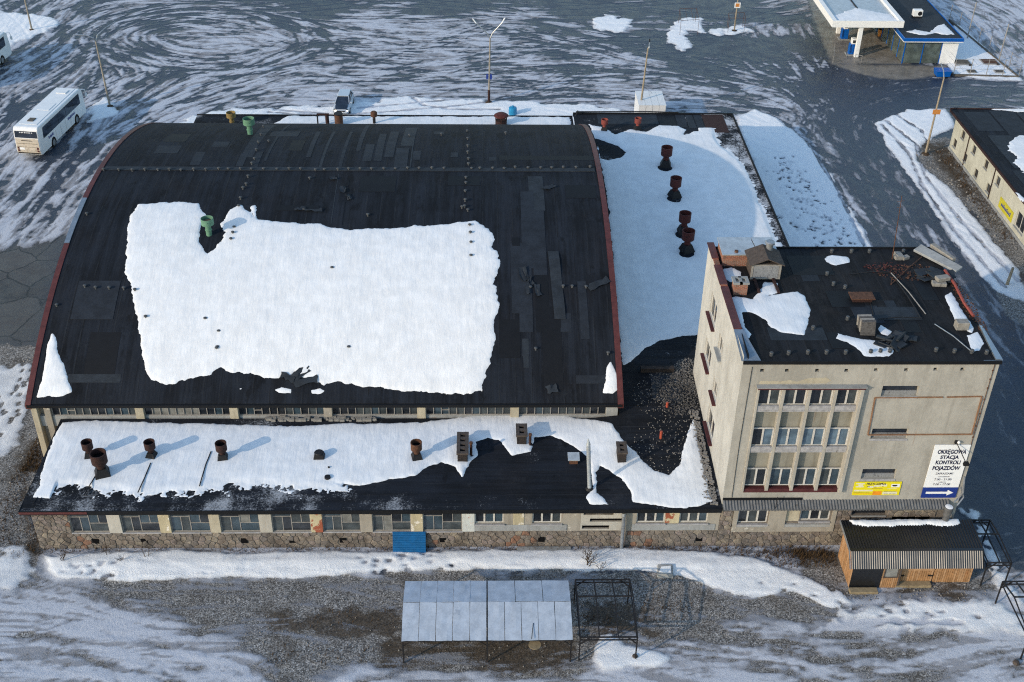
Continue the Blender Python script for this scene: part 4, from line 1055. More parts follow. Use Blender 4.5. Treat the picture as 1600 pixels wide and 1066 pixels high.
def white_window(a, b, z0, z1, parent, y=.12, n=3, blind=()):
    f = MB(); t = .07
    f.box(a, b, y - .03, y + .05, z1 - t, z1); f.box(a, b, y - .03, y + .05, z0, z0 + t)
    w = (b - a) / n
    for i in range(n + 1):
        c = min(max(a + i * w, a + t / 2), b - t / 2); tt = t / 2 if i in (0, n) else t * .75
        f.box(c - tt, c + tt, y - .04, y + .05, z0 + t, z1 - t)
    o = f.build('casement_window', 'white_old', parent)
    for i in range(n):
        m = 'plaster_spandrel' if i in blind else random.choice(['glass_dark', 'glass_blue', 'glass_dark', 'glass_grimy'])
        MB().box(a + i * w + t * .76, a + (i + 1) * w - t * .76, y, y + .015, z0 + t, z1 - t).build('pane', m, o)
    MB().box(a - .06, b + .06, -.12, y - .041, z0 - .08, z0 - .003).build('sill', 'sill_grey', o)
    return o
for a, b in WHITE:
    white_window(a, b, SWB, WTOP - .08, wing)

# rubble facing: irregular stones fitted together, each one a block of its own
def cell_polys(u0, u1, v0, v1, sz, seed, flat=1.0):
    rnd = random.Random(seed)
    nu, nv = max(1, round((u1 - u0) / sz)), max(1, round((v1 - v0) / (sz * flat)))
    du, dv = (u1 - u0) / nu, (v1 - v0) / nv
    P = {}
    for j in range(-1, nv + 1):
        for i in range(-1, nu + 1):
            P[i, j] = (u0 + (i + .5 + rnd.uniform(-.42, .42)) * du + (.5 * du if j % 2 else 0), v0 + (j + .5 + rnd.uniform(-.36, .36)) * dv)
    out = []
    for (i, j), (px, py) in P.items():
        poly = [(u0, v0), (u1, v0), (u1, v1), (u0, v1)]
        for dj in (-2, -1, 0, 1, 2):
            for di in (-2, -1, 0, 1, 2):
                q = P.get((i + di, j + dj))
                if q is None or q == (px, py): continue
                mx, my = (px + q[0]) / 2, (py + q[1]) / 2; nx_, ny_ = q[0] - px, q[1] - py
                new = []
                for k in range(len(poly)):
                    a, b = poly[k], poly[(k + 1) % len(poly)]
                    sa = (a[0] - mx) * nx_ + (a[1] - my) * ny_; sb = (b[0] - mx) * nx_ + (b[1] - my) * ny_
                    if sa <= 0: new.append(a)
                    if sa * sb < 0:
                        t = sa / (sa - sb); new.append((a[0] + (b[0] - a[0]) * t, a[1] + (b[1] - a[1]) * t))
                poly = new
                if len(poly) < 3: break
            if len(poly) < 3: break
        if len(poly) >= 3:
            ar = abs(sum(poly[k][0] * poly[(k + 1) % len(poly)][1] - poly[(k + 1) % len(poly)][0] * poly[k][1] for k in range(len(poly)))) / 2
            if ar > .012: out.append((ar, poly))
    return out
def stones(parent, regions, sz, seed, fn, limit=296, flat=.8, skip=()):
    cells = []
    for r in regions: cells += [(a, p) for a, p in cell_polys(*r, sz, seed + int(r[0] * 10), flat)]
    cells = [(a, p) for a, p in cells if not any(s[0] < sum(q[0] for q in p) / len(p) < s[1] and s[2] < sum(q[1] for q in p) / len(p) < s[3] for s in skip)]
    cells.sort(key=lambda c: -c[0])
    rest = MB()
    for k, (a, poly) in enumerate(cells):
        cxm = sum(p[0] for p in poly) / len(poly); cym = sum(p[1] for p in poly) / len(poly)
        r = math.sqrt(a)
        s1, s2 = max(.2, 1 - .02 / r), max(.1, 1 - .075 / r)
        d = random.uniform(.012, .045)
        b = [fn(cxm + (x - cxm) * s1, cym + (y - cym) * s1, .02) for x, y in poly]
        m_ = [fn(cxm + (x - cxm) * s1 * .985, cym + (y - cym) * s1 * .985, -d * .6) for x, y in poly]
        t = [fn(cxm + (x - cxm) * s2, cym + (y - cym) * s2, -d - random.uniform(0, .012)) for x, y in poly]
        n_ = len(poly)
        mb = rest if k >= limit else MB()
        mb.add(b + m_ + t, [tuple(range(2 * n_, 3 * n_))] + [(i, (i + 1) % n_, n_ + (i + 1) % n_, n_ + i) for i in range(n_)] + [(n_ + i, n_ + (i + 1) % n_, 2 * n_ + (i + 1) % n_, 2 * n_ + i) for i in range(n_)])
        if k < limit:
            rusty = any(abs(fn(cxm, cym, 0)[0] - xr) < w for xr, w in ((24.2, 1.3), (-1.9, .8), (31.5, .7), (18.9, .5)))
            mb.build('stone', 'stone_' + ('g' if rusty and random.random() < .4 else random.choices('abcdef', [5, 4, 3, 3, 4, 3])[0]), parent)
    if rest.v: tag(rest.build('small_stones', 'stone_b', parent), None, None, None, 'stuff')
BV = [(-1.31,0.52),(1.6,0.55),(7.57,0.52),(10.46,0.56),(13.5,0.54),(19.52,0.61),(25.49,0.73),(35.09,0.84)]
vent_rects = [(x - .2, x + .2, .42, .78) for x, z in BV]
stones(wing, [(-4.7, 36.15, -.05, 1.30)], .40, 3, lambda u, v, d: (u, d + .03, v), 230, .85, vent_rects)
stones(wing, [(-4.7, STEEL[0][0] - .02, 1.34, WTOP - .04)], .33, 5, lambda u, v, d: (u, d - .02, v), 66, .8)
for a, b, c, d in vent_rects:
    f = MB(); f.box(a, b, .0, .045, c, d); f.build('vent_opening', 'hole_black', wing)
MB().tube([(30.35, -.28, .02), (30.33, -.28, 2.75)], .11, 10).tube([(30.33, -.28, 2.75), (30.33, -.22, 2.95)], .13, 10).build('downpipe', 'zinc', wing, smooth=True)
MB().box(24.0, 27.3, -.55, -.06, -.02, .12).build('step', 'concrete', wing, bevel=.02)
# guy of wires at the left roof end
MB().tube([(-4.5, .2, 3.47), (-4.3, 1.6, 3.5)], .015, 5).tube([(-4.2, .3, 3.47), (-4.15, 1.0, 3.5)], .012, 5).build('wire', 'steel_dark', wing)

# stone faced end bay that joins the office block
SNW = [(-4.72,0.73),(-4.64,1.72),(-4.95,4.59),(-4.99,6.65),(-4.88,7.65),(-2.82,7.83),(0.89,7.63),(4.58,7.5),(7.45,7.36),(10.32,7.23),(12.74,7.47),(15.6,7.47),(18.06,7.59),(20.51,8.09),(23.42,8.34),(26.74,8.34),(29.2,7.76),(30.22,7.22),(30.83,5.48),(31.69,4.01),(32.36,2.88),(33.29,2.48),(33.99,3.26),(34.52,4.87),(35.65,8.02),(35.49,5.46),(35.54,2.03),(35.58,0.25),(34.88,-0.12),(33.97,-0.33),(32.77,-0.22),(30.91,0.21),(30.78,1.18),(30.33,2.17),(29.62,3.0),(29.18,3.38),(28.82,2.82),(28.76,1.01),(29.21,0.45),(29.37,0.02),(28.23,0.03),(28.12,0.68),(28.65,1.57),(28.52,4.11),(27.97,4.83),(27.02,5.81),(26.23,6.3),(25.21,6.06),(24.96,4.72),(23.75,4.37),(23.44,4.85),(23.05,5.7),(22.25,6.07),(21.52,5.7),(21.6,4.49),(20.98,3.32),(20.68,2.51),(20.27,3.32),(19.39,3.79),(18.62,3.44),(17.87,2.52),(16.72,2.3),(15.58,1.97),(14.46,1.63),(13.67,1.86),(12.13,1.81),(9.84,1.77),(7.54,1.78),(5.58,2.01),(4.03,2.13),(2.57,1.8),(0.76,1.36),(-0.72,1.26),(-1.74,0.82),(-2.83,0.67)]
def dust_w(x, y):
    e = y + (fbm(x, y, 3.5, 71) - .5) * 1.3 + .25 * np.sin(x * .55)
    s = sstep(12.5, 16.0, x + (fbm(x, y, 1.1, 73, 4, .8) - .5) * 3.5)
    return (y < 2.55) & (x < 16.5) & (x > -3.6), np.maximum(sstep(.35, 2.2, e), s), np.where(y < -.22, -1.0, .35 - 1.6 * s)
S4 = snow_sheet('long snow sheet covering most of the low front roof below the clerestory windows', SNW, zroof, .07, .12, .12, (), dust_w)

# ------------------------------------------------------------------ side annex and lean-to behind the hall
annex = thing('side_annex', 'flat roofed annex covered with blue shaded snow right of the arched hall', 'building', (38, 12.4, 0))
mbr = MB()
ysl = [7.98, 9.5, 11.0, 12.54, 12.6]
mbr.add([(x, y, zr(33, y) - dz) for dz in (0, .2) for y in ysl for x in (30.75, 36.14)],
        [(2 * i, 2 * i + 1, 2 * i + 3, 2 * i + 2) for i in range(4)] + [(0, 10, 11, 1), (8, 9, 19, 18)])
mbr.prism([(30.75, 12.61), (46.2, 12.61), (46.2, 55.2), (30.75, 55.2)], 4.0, 4.2)
mbr.build('roof', 'felt_annex', annex)
MB().box(46.202, 46.34, 12.6, 55.3, 3.9, 4.32).build('roof_edge', 'felt_black', annex)
MB().box(30.7, 46.2, 55.202, 55.34, 3.9, 4.3).build('roof_edge', 'felt_black', annex)
MB().box(31.0, 46.0, 12.7, 12.9, 0, 3.98).build('front_wall', 'plaster_grey', annex)
MB().box(45.8, 46.0, 12.9, 55.0, 0, 3.98).build('side_wall', 'plaster_grey', annex)
MB().box(31.0, 45.8, 54.8, 55.0, 0, 3.98).build('rear_wall', 'plaster_grey', annex)
MB().tube([(30.9, 54.6, 4.2), (31.15, 54.9, 4.7)], .05, 6).tube([(31.0, 55.25, 4.4), (38, 55.3, 4.42), (41, 55.28, 4.36)], .06, 6).build('gutter', 'steel_dark', annex)
for (x0, y0, x1, y1, m) in [(33.0, 52.9, 38.8, 55.1, 'felt_grey'), (38.9, 52.6, 40.5, 55.0, 'felt_black'), (40.6, 52.2, 41.5, 55.05, 'felt_light'), (41.6, 52.0, 42.3, 55.0, 'felt_grey'), (42.4, 51.8, 43.1, 55.05, 'felt_light'), (43.2, 51.0, 45.3, 55.1, 'rust_deep'),
                            (33.2, 9.4, 35.2, 12.6, 'felt_light'), (32.3, 2.6, 34.2, 7.8, 'felt_flat'), (33.0, 3.0, 34.5, 5.2, 'felt_light')]:
    if y0 > 8:
        z = 4.2 if y0 > 12 else None
        mb = MB()
        mb.add([(x, y, zr(33, y) + .012) for y in (y0, y1) for x in (x0, x1)], [(0, 1, 3, 2)])
        mb.add([(x0, y0, zr(33, y0) - .02), (x1, y0, zr(33, y0) - .02), (x1, y0, zr(33, y0) + .012), (x0, y0, zr(33, y0) + .012)], [(0, 1, 2, 3)])
        mb.build('felt_patch', m, annex)
hole_a = [(32.49,49.51),(33.45,48.82),(34.38,47.99),(35.02,46.64),(34.43,45.43),(33.23,45.02),(32.56,45.28)]
SNA = [(32.07,52.82),(33.53,51.95),(34.44,50.52),(35.95,51.69),(37.41,51.12),(38.8,52.59),(40.63,52.47),(41.3,51.6),(40.7,50.29),(41.97,51.17),(43.24,51.47),(44.41,51.19),(45.25,50.05),(45.41,47.54),(45.68,45.12),(45.77,41.28),(45.85,36.49),(45.93,33.13),(45.79,28.43),(44.52,25.01),(40.68,21.35),(37.35,16.95),(35.75,16.63),(34.32,16.07),(33.06,14.89),(32.03,13.51),(31.52,13.21),(31.48,15.52),(31.81,20.47),(32.15,27.88),(32.49,36.42),(32.56,42.44),(32.53,47.02),(32.36,50.21)]
def dust_a(x, y):
    e = x + (fbm(x, y, 4.0, 72) - .5) * 1.2
    return (x > 42.5) & (y > 30) & (y < 52.0), sstep(46.25, 44.9, e + 1.5 * sstep(43, 51, y)), .35
rv = [(33.39,50.94),(36.51,51.26),(38.2,43.5),(38.22,37.61),(38.18,31.38),(38.01,28.4)]
S5 = snow_sheet('wide blue shaded snow sheet on the flat annex roof', SNA, zroof, .12, .12, .14, [hole_a] + [(x, y - .1, .62) for x, y in rv[2:]], dust_a)

lean = thing('rear_lean_to', 'snowy lean-to roof running along the far side of the hall', 'building', (12, 52, 0))
MB().box(-5.6, 30.65, 50.3, 55.0, 3.75, 4.0).build('roof', 'felt_flat', lean)
MB().box(-5.4, 30.4, 54.6, 54.8, 0, 3.74).build('rear_wall', 'plaster_grey', lean)
MB().box(-5.4, -5.2, 50.2, 54.6, 0, 3.74).build('side_wall', 'plaster_grey', lean)
MB().box(-5.65, 30.65, 55.002, 55.1, 3.8, 4.06).build('roof_edge', 'felt_black', lean)
snow_sheet('snow strip on the lean-to roof behind the hall', [(1.2, 51), (30.4, 51), (30.4, 54.9), (20, 54.9), (3, 54.85), (2, 53)], lambda x, y: 4.0 + 0 * x, .15, .12, .2)

# ------------------------------------------------------------------ office block
TX0, TX1, TY1, TZ = 36.15, 50.32, 12.3, 13.9
tower = thing('office_block', 'tall beige four storey office block with a windowed front and littered black roof', 'building', (43, 0, 0))
G0, G1, GB, GT = 37.18, 43.05, 4.55, 12.12       # recessed window field
SMALL = [(44.15, 46.2, 11.45, 12.18), (44.13, 46.23, 8.42, 9.15), (44.12, 46.14, 5.38, 6.14)]
DRAIN = [(37.27,13.24),(38.64,13.24),(40.31,13.24),(41.93,13.24),(43.56,13.28),(45.23,13.28),(46.85,13.32),(48.34,13.32)]
dh = [(x - .12, x + .12, z - .1, z + .1) for x, z in DRAIN]
wall_holes(MB(), TX0, TX1, 3.2, TZ, [(G0, G1, GB, GT)] + SMALL + dh, .32, lambda u, v, d: (u, d, v)).build('front_wall', 'plaster_tower', tower)
for a, b, c, d in dh:
    MB().box(a, b, .2, .3, c, d).build('drain_hole', 'hole_black', tower)
LW = [(7.55, 9.05, 10.75, 12.15), (7.5, 9.0, 7.55, 8.95), (6.3, 7.0, 11.0, 12.2), (3.2, 4.6, 10.9, 12.1), (3.2, 4.5, 7.7, 8.9), (3.2, 4.5, 4.7, 5.9)]
LWIN = [(7.75, 9.75, 10.75, 12.35), (7.7, 9.7, 7.55, 9.0), (5.0, 6.3, 10.4, 11.6), (4.9, 6.2, 7.2, 8.4), (4.4, 6.6, 4.45, 6.0)]
wall_holes(MB(), 0.0, TY1, 0, TZ + .30, LWIN, .25, lambda u, v, d: (TX0 + d, u, v)).build('side_wall', 'plaster_tower_side', tower)
MB().box(TX1 - .25, TX1, 0.002, TY1, 0, TZ - .01).build('side_wall', 'plaster_tower', tower)
MB().box(TX0 + .25, TX1 - .25, TY1 - .25, TY1, 0, TZ - .01).build('rear_wall', 'plaster_tower', tower)
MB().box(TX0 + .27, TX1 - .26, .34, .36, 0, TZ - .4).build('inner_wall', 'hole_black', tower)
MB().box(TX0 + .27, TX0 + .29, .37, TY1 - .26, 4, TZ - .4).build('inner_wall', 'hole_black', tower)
MB().box(TX0 + .25, TX1 + .02, -.06, TY1 + .02, TZ - .16, TZ).build('roof', 'felt_old', tower)
for k, (a, b, c, d) in enumerate(LWIN):
    f = MB(); f.box(TX0 + .1, TX0 + .16, a, b, c, c + .08).box(TX0 + .1, TX0 + .16, a, b, d - .08, d)
    f.box(TX0 + .09, TX0 + .16, a, a + .07, c + .08, d - .08).box(TX0 + .09, TX0 + .16, b - .07, b, c + .08, d - .08).box(TX0 + .09, TX0 + .16, (a + b) / 2 - .05, (a + b) / 2 + .05, c + .08, d - .08)
    o = f.build('casement_window', 'white_old', tower)
    for p, q in ((a + .07, (a + b) / 2 - .05), ((a + b) / 2 + .05, b - .07)):
        MB().box(TX0 + .13, TX0 + .145, p, q, c + .08, d - .08).build('pane', 'glass_dark', o)
    MB().box(TX0 - .22, TX0 + .085, a - .12, b + .12, c - .09, c - .003).build('sill', 'wine_paint' if k != 2 else 'concrete', o)
# window field: back panel, fins, rails, three rows of four casements
rows = [(10.25 + .08, 11.98), (7.35, 8.86), (4.72, 6.05)]
Rz = [(38.82,12.02),(38.71,10.81),(38.77,10.36),(38.73,9.11),(38.69,7.85),(38.67,7.47),(38.7,6.11),(38.58,4.83)]
WINZ = [(Rz[1][1], GT - .10), (Rz[4][1], Rz[3][1]), (Rz[7][1], Rz[6][1])]
cols_x = [(37.14,12.06),(38.49,12.06),(38.64,12.06),(39.85,12.06),(39.99,12.06),(41.5,12.06),(41.6,12.06),(43.11,12.05)]
cw = (G1 - G0) / 4
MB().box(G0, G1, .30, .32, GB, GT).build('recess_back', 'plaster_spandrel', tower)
for k in range(5):
    x = G0 + k * cw
    if k == 0: MB().box(G0 - .02, G0 + .12, -.10, .299, GB - .05, GT).build('fin', 'plaster_fin', tower, bevel=.012)
    elif k == 4: MB().box(G1 - .16, G1 + .04, -.26, .299, GB - .05, GT).build('fin', 'plaster_fin', tower, bevel=.012)
    else: MB().box(x - .10, x + .10, -.06, .299, GB - .02, GT - .04).build('fin', 'plaster_fin', tower, bevel=.012)
MB().box(G0 - .05, G1 + .08, -.30, .1, GT + .002, GT + .12).build('lintel', 'wine_paint', tower)
MB().box(G0 - .12, G1 + .14, -.34, -.003, GT + .122, GT + .17).build('lintel_flashing', 'concrete', tower)
MB().add([(x, -.006, z) for x, z in [(37.2, GT + .2), (37.25, GT + .42), (38.4, GT + .38), (38.9, GT + .47), (39.3, GT + .36), (39.9, GT + .60), (40.9, GT + .64), (41.2, GT + .42), (40.9, GT + .25)]], [tuple(range(9))]).build('plaster_patch', 'plaster_cream', tower)
MB().box(G0 + .13, G1 - .17, -.02, .298, GB - .18, GB + .10).build('bottom_rail', 'wine_paint', tower)
for ri, (z0, z1) in enumerate(WINZ):
    for k in range(4):
        a = G0 + k * cw + (.13 if k == 0 else .11); b = G0 + (k + 1) * cw - (.17 if k == 3 else .11)
        y = .14; t = .05; f = MB()
        f.box(a, b, y - .03, y + .06, z1 - t, z1); f.box(a, b, y - .03, y + .06, z0, z0 + t)
        f.box(a, a + t, y - .04, y + .06, z0 + t, z1 - t); f.box(b - t * 1.6, b, y - .06, y + .06, z0 + t, z1 - t); m = (a + b) / 2
        f.box(m - .05, m + .05, y - .05, y + .06, z0 + t, z1 - t)
        o = f.build('casement_window', 'white_old', tower)
        for p, q in ((a + t, m - .05), (m + .05, b - t * 1.6)):
            MB().box(p, q, y, y + .015, z0 + t, z1 - t).build('pane', random.choice(['glass_sky', 'glass_sky', 'glass_blue', 'glass_dark']) if ri == 1 else random.choice(['glass_dark', 'glass_blue', 'glass_grimy']), o)
        if ri < 2:
            MB().box(a, b, -.05, y - .061, z0 - .30, z0 - .004).build('sill', 'sill_grey', o)
for z in (WINZ[0][0] - .40, WINZ[1][0] - .40):
    MB().box(G0 + .121, G1 - .161, -.045, .298, z, z + .085).build('rail', 'sill_grey', tower)
# small side windows
for a, b, c, d in SMALL:
    o = MB().box(a, b, .24, .26, c + .001, d).build('strip_window', 'glass_dark', tower)
    MB().box(a - .05, b + .03, -.035, .2, c - .14, c - .003).build('sill', 'sill_grey', o)
    MB().box(a, b, .17, .239, c + .0, c + .28).build('boarding', 'slate_board', o)
# line of rusty lettering rail
rl = [(43.84,11.39),(47.66,11.42),(47.88,11.42),(49.85,11.47),(43.93,8.73),(49.91,8.76)]
f = MB()
for p, q in ((0, 1), (2, 3), (3, 5), (5, 4), (4, 0)):
    f.bar((rl[p][0], -.04, rl[p][1]), (rl[q][0], -.04, rl[q][1]), .07, .06)
f.build('rust_rail', 'rust_line', tower)
for z in (13.2, 12.6, 12.0, 11.2, 10.2, 9.3, 8.5, 7.0, 5.6, 4.8):
    MB().box(TX1 - .32, TX1 - .24, -.05, .0, z, z + .08).build('bracket', 'rust_brown', tower)
MB().tube([(TX1 - .28, -.05, 13.7), (TX1 - .28, -.05, 4.2)], .02, 5).build('lightning_wire', 'rust_brown', tower)
MB().tube([(G0 - .5, -.03, 13.5), (G0 - .55, -.03, 8), (G0 - .5, -.03, 4)], .015, 5).tube([(39.3, -.34, 4.3), (39.25, -.5, 3.3)], .02, 5).build('cable', 'steel_dark', tower)
# corrugated canopy over the ground floor
cz = MB(); nn = 150; x0, x1 = 36.17, 49.75
vs = []
for i in range(nn + 1):
    x = x0 + (x1 - x0) * i / nn; dz = .03 * (1 if i % 2 else -1)
    vs += [(x, -.01, 3.78 + dz), (x, -.55, 3.50 + dz), (x, -.55, 3.40 + dz)]
cz.add(vs, [(3 * i + j, 3 * i + j + 1, 3 * i + 3 + j + 1, 3 * i + 3 + j) for i in range(nn) for j in range(2)])
cz.build('canopy', 'zinc_dark', tower)
MB().box(36.17, 40.9, -.05, -.002, 3.79, 3.95).build('canopy_upstand', 'felt_black', tower)
# downspout tub at the right corner
MB().lathe([(.18, 2.6), (.2, 3.0), (.27, 3.55), (.27, 3.8)], 14, (49.5, -.7, 0)).build('rain_hopper', 'zinc_dark', tower, smooth=True)
MB().lathe([(.001, 3.805), (.23, 3.806), (.15, 3.83), (.001, 3.84)], 14, (49.5, -.7, 0), False).build('hopper_snow', 'snow', tower, smooth=True)
MB().tube([(49.5, -.7, 2.5), (49.5, -.7, 0)], .12, 8).tube([(50.2, -.1, 5.6), (50.25, -.35, 4.6), (50.1, -.3, 4.1), (49.8, -.5, 3.98)], .06, 6).tube([(50.1, -.2, 4.9), (50.4, -.3, 4.2), (50.0, -.6, 3.8)], .05, 6).build('downpipe', 'zinc', tower, smooth=True)
# ground floor
GH = [(37.25, 39.05, 1.85, 3.05), (40.15, 40.98, 1.98, 3.0), (41.0, 42.8, 2.05, 3.0), (44.1, 46.2, 2.45, 3.05), (46.6, 49.0, 1.2, 2.35)]
wall_holes(MB(), 36.16, TX1 - .01, -.2, 3.199, GH, .3, lambda u, v, d: (u, d + .04, v)).build('base_wall', 'mortar', tower)
white_window(37.25, 39.05, 1.85, 3.05, tower, .16)
white_window(41.0, 42.8, 2.05, 3.0, tower, .16)
MB().box(40.16, 40.97, .08, .12, 1.98, 3.0).build('infill_panel', 'plaster_cream', tower)
MB().box(44.1, 46.2, .28, .3, 2.45, 3.05).build('strip_window', 'glass_dark', tower)
MB().box(44.1, 46.2, -.02, .27, 2.38, 2.448).build('sill', 'concrete', tower)
MB().box(46.6, 49.0, .3, .32, 1.2, 2.35).build('doorway', 'hole_black', tower)
fr = MB()
for a, b, c, d in ((36.95, 43.15, 1.25, 1.62), (36.95, 43.15, 3.08, 3.19), (36.95, 37.22, 1.62, 3.08), (42.9, 43.15, 1.62, 3.08), (39.1, 40.12, 1.62, 3.08)):
    fr.box(a, b, -.07, .038, c, d)
fr.build('window_surround', 'plaster_grey', tower)
MB().box(36.95, 43.15, -.06, .038, 1.622, 1.83).build('sill_band', 'concrete', tower)
stones(tower, [(36.16, 36.93, -.05, 3.18), (36.95, 43.2, -.05, 1.22), (43.18, 44.05, -.05, 3.18), (44.1, 50.3, -.05, 2.3), (46.25, 49.2, 2.36, 3.18), (44.1, 46.2, 3.06, 3.18)], .44, 15,
       lambda u, v, d: (u, d + .02, v), 290, .8, [(46.5, 49.1, 1.1, 2.35)])
# parapet on the left, front gutter lip with brackets, right edge
MB().box(TX0 - .12, TX0 + .34, 2.6, 7.1, TZ + .302, TZ + .38).build('parapet_cap', 'fascia_red', tower)
MB().box(TX0 - .12, TX0 + .34, 7.3, 9.6, TZ + .302, TZ + .38).build('parapet_cap', 'fascia_red', tower)
MB().box(TX0 - .10, TX0 + .32, 10.4, TY1 + .05, TZ + .302, TZ + .38).build('parapet_cap', 'fascia_red', tower)
MB().box(TX0 - .08, TX0 + .30, 7.11, 7.29, TZ + .302, TZ + .40).build('parapet_brick', 'brick_red', tower)
MB().box(TX0 - .05, TX0 + .28, 9.62, 10.38, TZ + .302, TZ + .36).build('parapet_brick', 'brick_red', tower)
MB().hexa([(TX0 - .12, -.08, TZ + .01), (TX0 + .95, -.08, TZ + .01), (TX0 + .40, 2.58, TZ + .30), (TX0 - .12, 2.58, TZ + .302)], [(TX0 - .12, -.08, TZ + .04), (TX0 + .95, -.08, TZ + .04), (TX0 + .40, 2.58, TZ + .34), (TX0 - .12, 2.58, TZ + .345)]).build('parapet_cap', 'fascia_metal', tower)
MB().box(TX0 + .251, TX0 + .30, .1, TY1, TZ + .001, TZ + .30).build('parapet_inner', 'felt_black', tower)
MB().box(TX0 - .02, TX1 + .05, -.14, -.062, TZ - .17, TZ + .05).build('roof_edge', 'felt_black', tower)
MB().box(TX1 - .95, TX1 + .10, -.10, .0, TZ + .002, TZ + .03).hexa([(TX1 - .28, .001, TZ + .002), (TX1 + .12, .001, TZ + .002), (TX1 + .12, 3.4, TZ + .002), (TX1 - .05, 3.4, TZ + .002)], [(TX1 - .28, .001, TZ + .10), (TX1 + .12, .001, TZ + .06), (TX1 + .12, 3.4, TZ + .10), (TX1 - .05, 3.4, TZ + .14)]).build('edge_flashing', 'fascia_metal', tower)
MB().tube([(TX1 - .12, 9.3, TZ + .18), (TX1 - .08, 7.6, TZ + .22), (TX1 - .16, 5.6, TZ + .15), (TX1 - .05, 4.3, TZ + .10)], .09, 6).build('edge_flashing', 'rust_bright', tower, smooth=True)
MB().box(TX0 + .3, TX1, TY1 - .06, TY1 + .03, TZ + .002, TZ + .09).build('roof_edge', 'felt_black', tower)
knob = MB().lathe([(.10, 0), (.11, .08), (.05, .10), (.05, .16), (.12, .17), (.10, .24)], 8)
knob_mesh = knob.mesh('roof_breather'); knob_mesh.materials.append(mat('breather'))
KN = [(37.76,0.47),(38.74,0.59),(39.82,0.65),(40.85,0.65),(41.91,0.65),(43.32,0.71),(43.87,0.77),(44.4,0.77),(47.01,0.89),(48.0,0.77),(48.95,0.71),(49.75,0.64),(42.89,9.01),(42.99,7.82),(43.6,7.46),(42.88,4.05),(40.66,3.06),(43.83,11.72),(45.08,11.72),(46.22,11.73),(48.37,11.73)]
for x, y in KN:
    same(knob_mesh, 'roof_breather', tower, (x - 43, max(y, .06), TZ), (0, 0, random.random() * 3))
for (ax, ay), (bx, by), m in zip([(38.06,1.96),(43.39,3.71),(45.54,6.11),(42.33,5.4),(40.85,9.0),(41.27,8.26),(45.91,5.41),(44.66,4.05),(41.31,2.73),(47.93,9.02)], [(41.25,3.25),(45.0,5.55),(46.15,4.05),(44.3,7.17),(43.37,11.32),(42.31,9.38),(46.79,2.73),(47.23,5.41),(42.36,1.14),(48.89,6.11)],
                        ['felt_grey', 'felt_light', 'felt_light', 'felt_black', 'felt_black', 'felt_light', 'felt_black', 'felt_grey', 'felt_black', 'felt_black']):
    x0, x1, y0, y1 = min(ax, bx), max(ax, bx), min(ay, by), max(ay, by)
    MB().box(x0, x1, y0, y1, TZ + .002, TZ + .008 + random.random() * .012).build('felt_patch', m, tower)
# brick penthouse with a sheet metal top
PX0, PX1, PY0, PY1, PZT = 36.55, 40.0, 9.95, 11.95, 14.75
MB().box(PX0 + .1, PX1 - .1, PY0 + .1, PY1 - .1, TZ, PZT).build('penthouse_wall', 'brick_red', tower)
o = MB().hexa([(PX0, PY0 - .05, PZT + .003), (38.75, PY0 - .05, PZT + .003), (38.6, PY1, PZT + .06), (PX0, PY1, PZT + .06)], [(PX0, PY0 - .05, PZT + .06), (38.75, PY0 - .05, PZT + .06), (38.6, PY1, PZT + .12), (PX0, PY1, PZT + .12)]).build('penthouse_roof', 'zinc_pale', tower)
MB().hexa([(38.80, PY0 - .05, PZT + .003), (PX1, PY0 - .05, PZT + .003), (PX1, PY1, PZT + .06), (38.66, PY1, PZT + .06)], [(38.80, PY0 - .05, PZT + .06), (PX1, PY0 - .05, PZT + .06), (PX1, PY1, PZT + .12), (38.66, PY1, PZT + .12)]).build('penthouse_roof', 'zinc_pale', tower)
MB().lathe([(.12, 0), (.12, .1)], 10, (37.45, PY0 + .25, PZT + .07)).build('pipe_stub', 'rust_brown', tower)
# dark timber hatch house on skids
q0, q1, hy0, hy1, hz0, hz1 = 38.05, 39.85, 8.35, 9.9, 14.0, 15.0
hm = (q0 + q1) / 2
MB().box(q0 + .05, q1 - .05, hy0 + .06, hy1, hz0, hz1).build('hatch_wall', 'timber_dark', tower)
pf = MB()
pf.box(q0 + .14, q1 - .14, hy0 + .02, hy0 + .058, hz0 + .06, hz1 - .06)
pf.build('hatch_door', 'slate_board', tower)
pf = MB()
for a, b, c, d in ((q0, q0 + .12, hz0, hz1), (q1 - .12, q1, hz0, hz1), (q0 + .12, q1 - .12, hz1 - .06, hz1), (q0 + .12, q1 - .12, hz0, hz0 + .06)): pf.box(a, b, hy0, hy0 + .055, c, d)
pf.build('hatch_frame', 'timber_grey', tower)
for s in (-1, 1):
    xo = q0 - .15 if s < 0 else q1 + .15
    a = [(hm, hy0 - .15, hz1 + .42), (xo, hy0 - .15, hz1 - .02), (xo, hy1 + .15, hz1 - .02), (hm, hy1 + .15, hz1 + .42)]
    if s < 0: a = a[::-1]
    MB().extr(a, (0, 0, .06)).build('hatch_roof', 'timber_dark', tower)
MB().lathe([(.22, 0), (.22, .55), (.30, .56), (.30, .66), (.24, .72)], 12, (39.3, 9.7, hz1 + .15)).build('vent_pipe', 'zinc', tower, smooth=True)
for x in (38.35, 39.5):
    MB().bar((x, 6.9, TZ + .06), (x - .05, 8.4, TZ + .12), .14, .12).build('skid', 'rust_deep', tower)
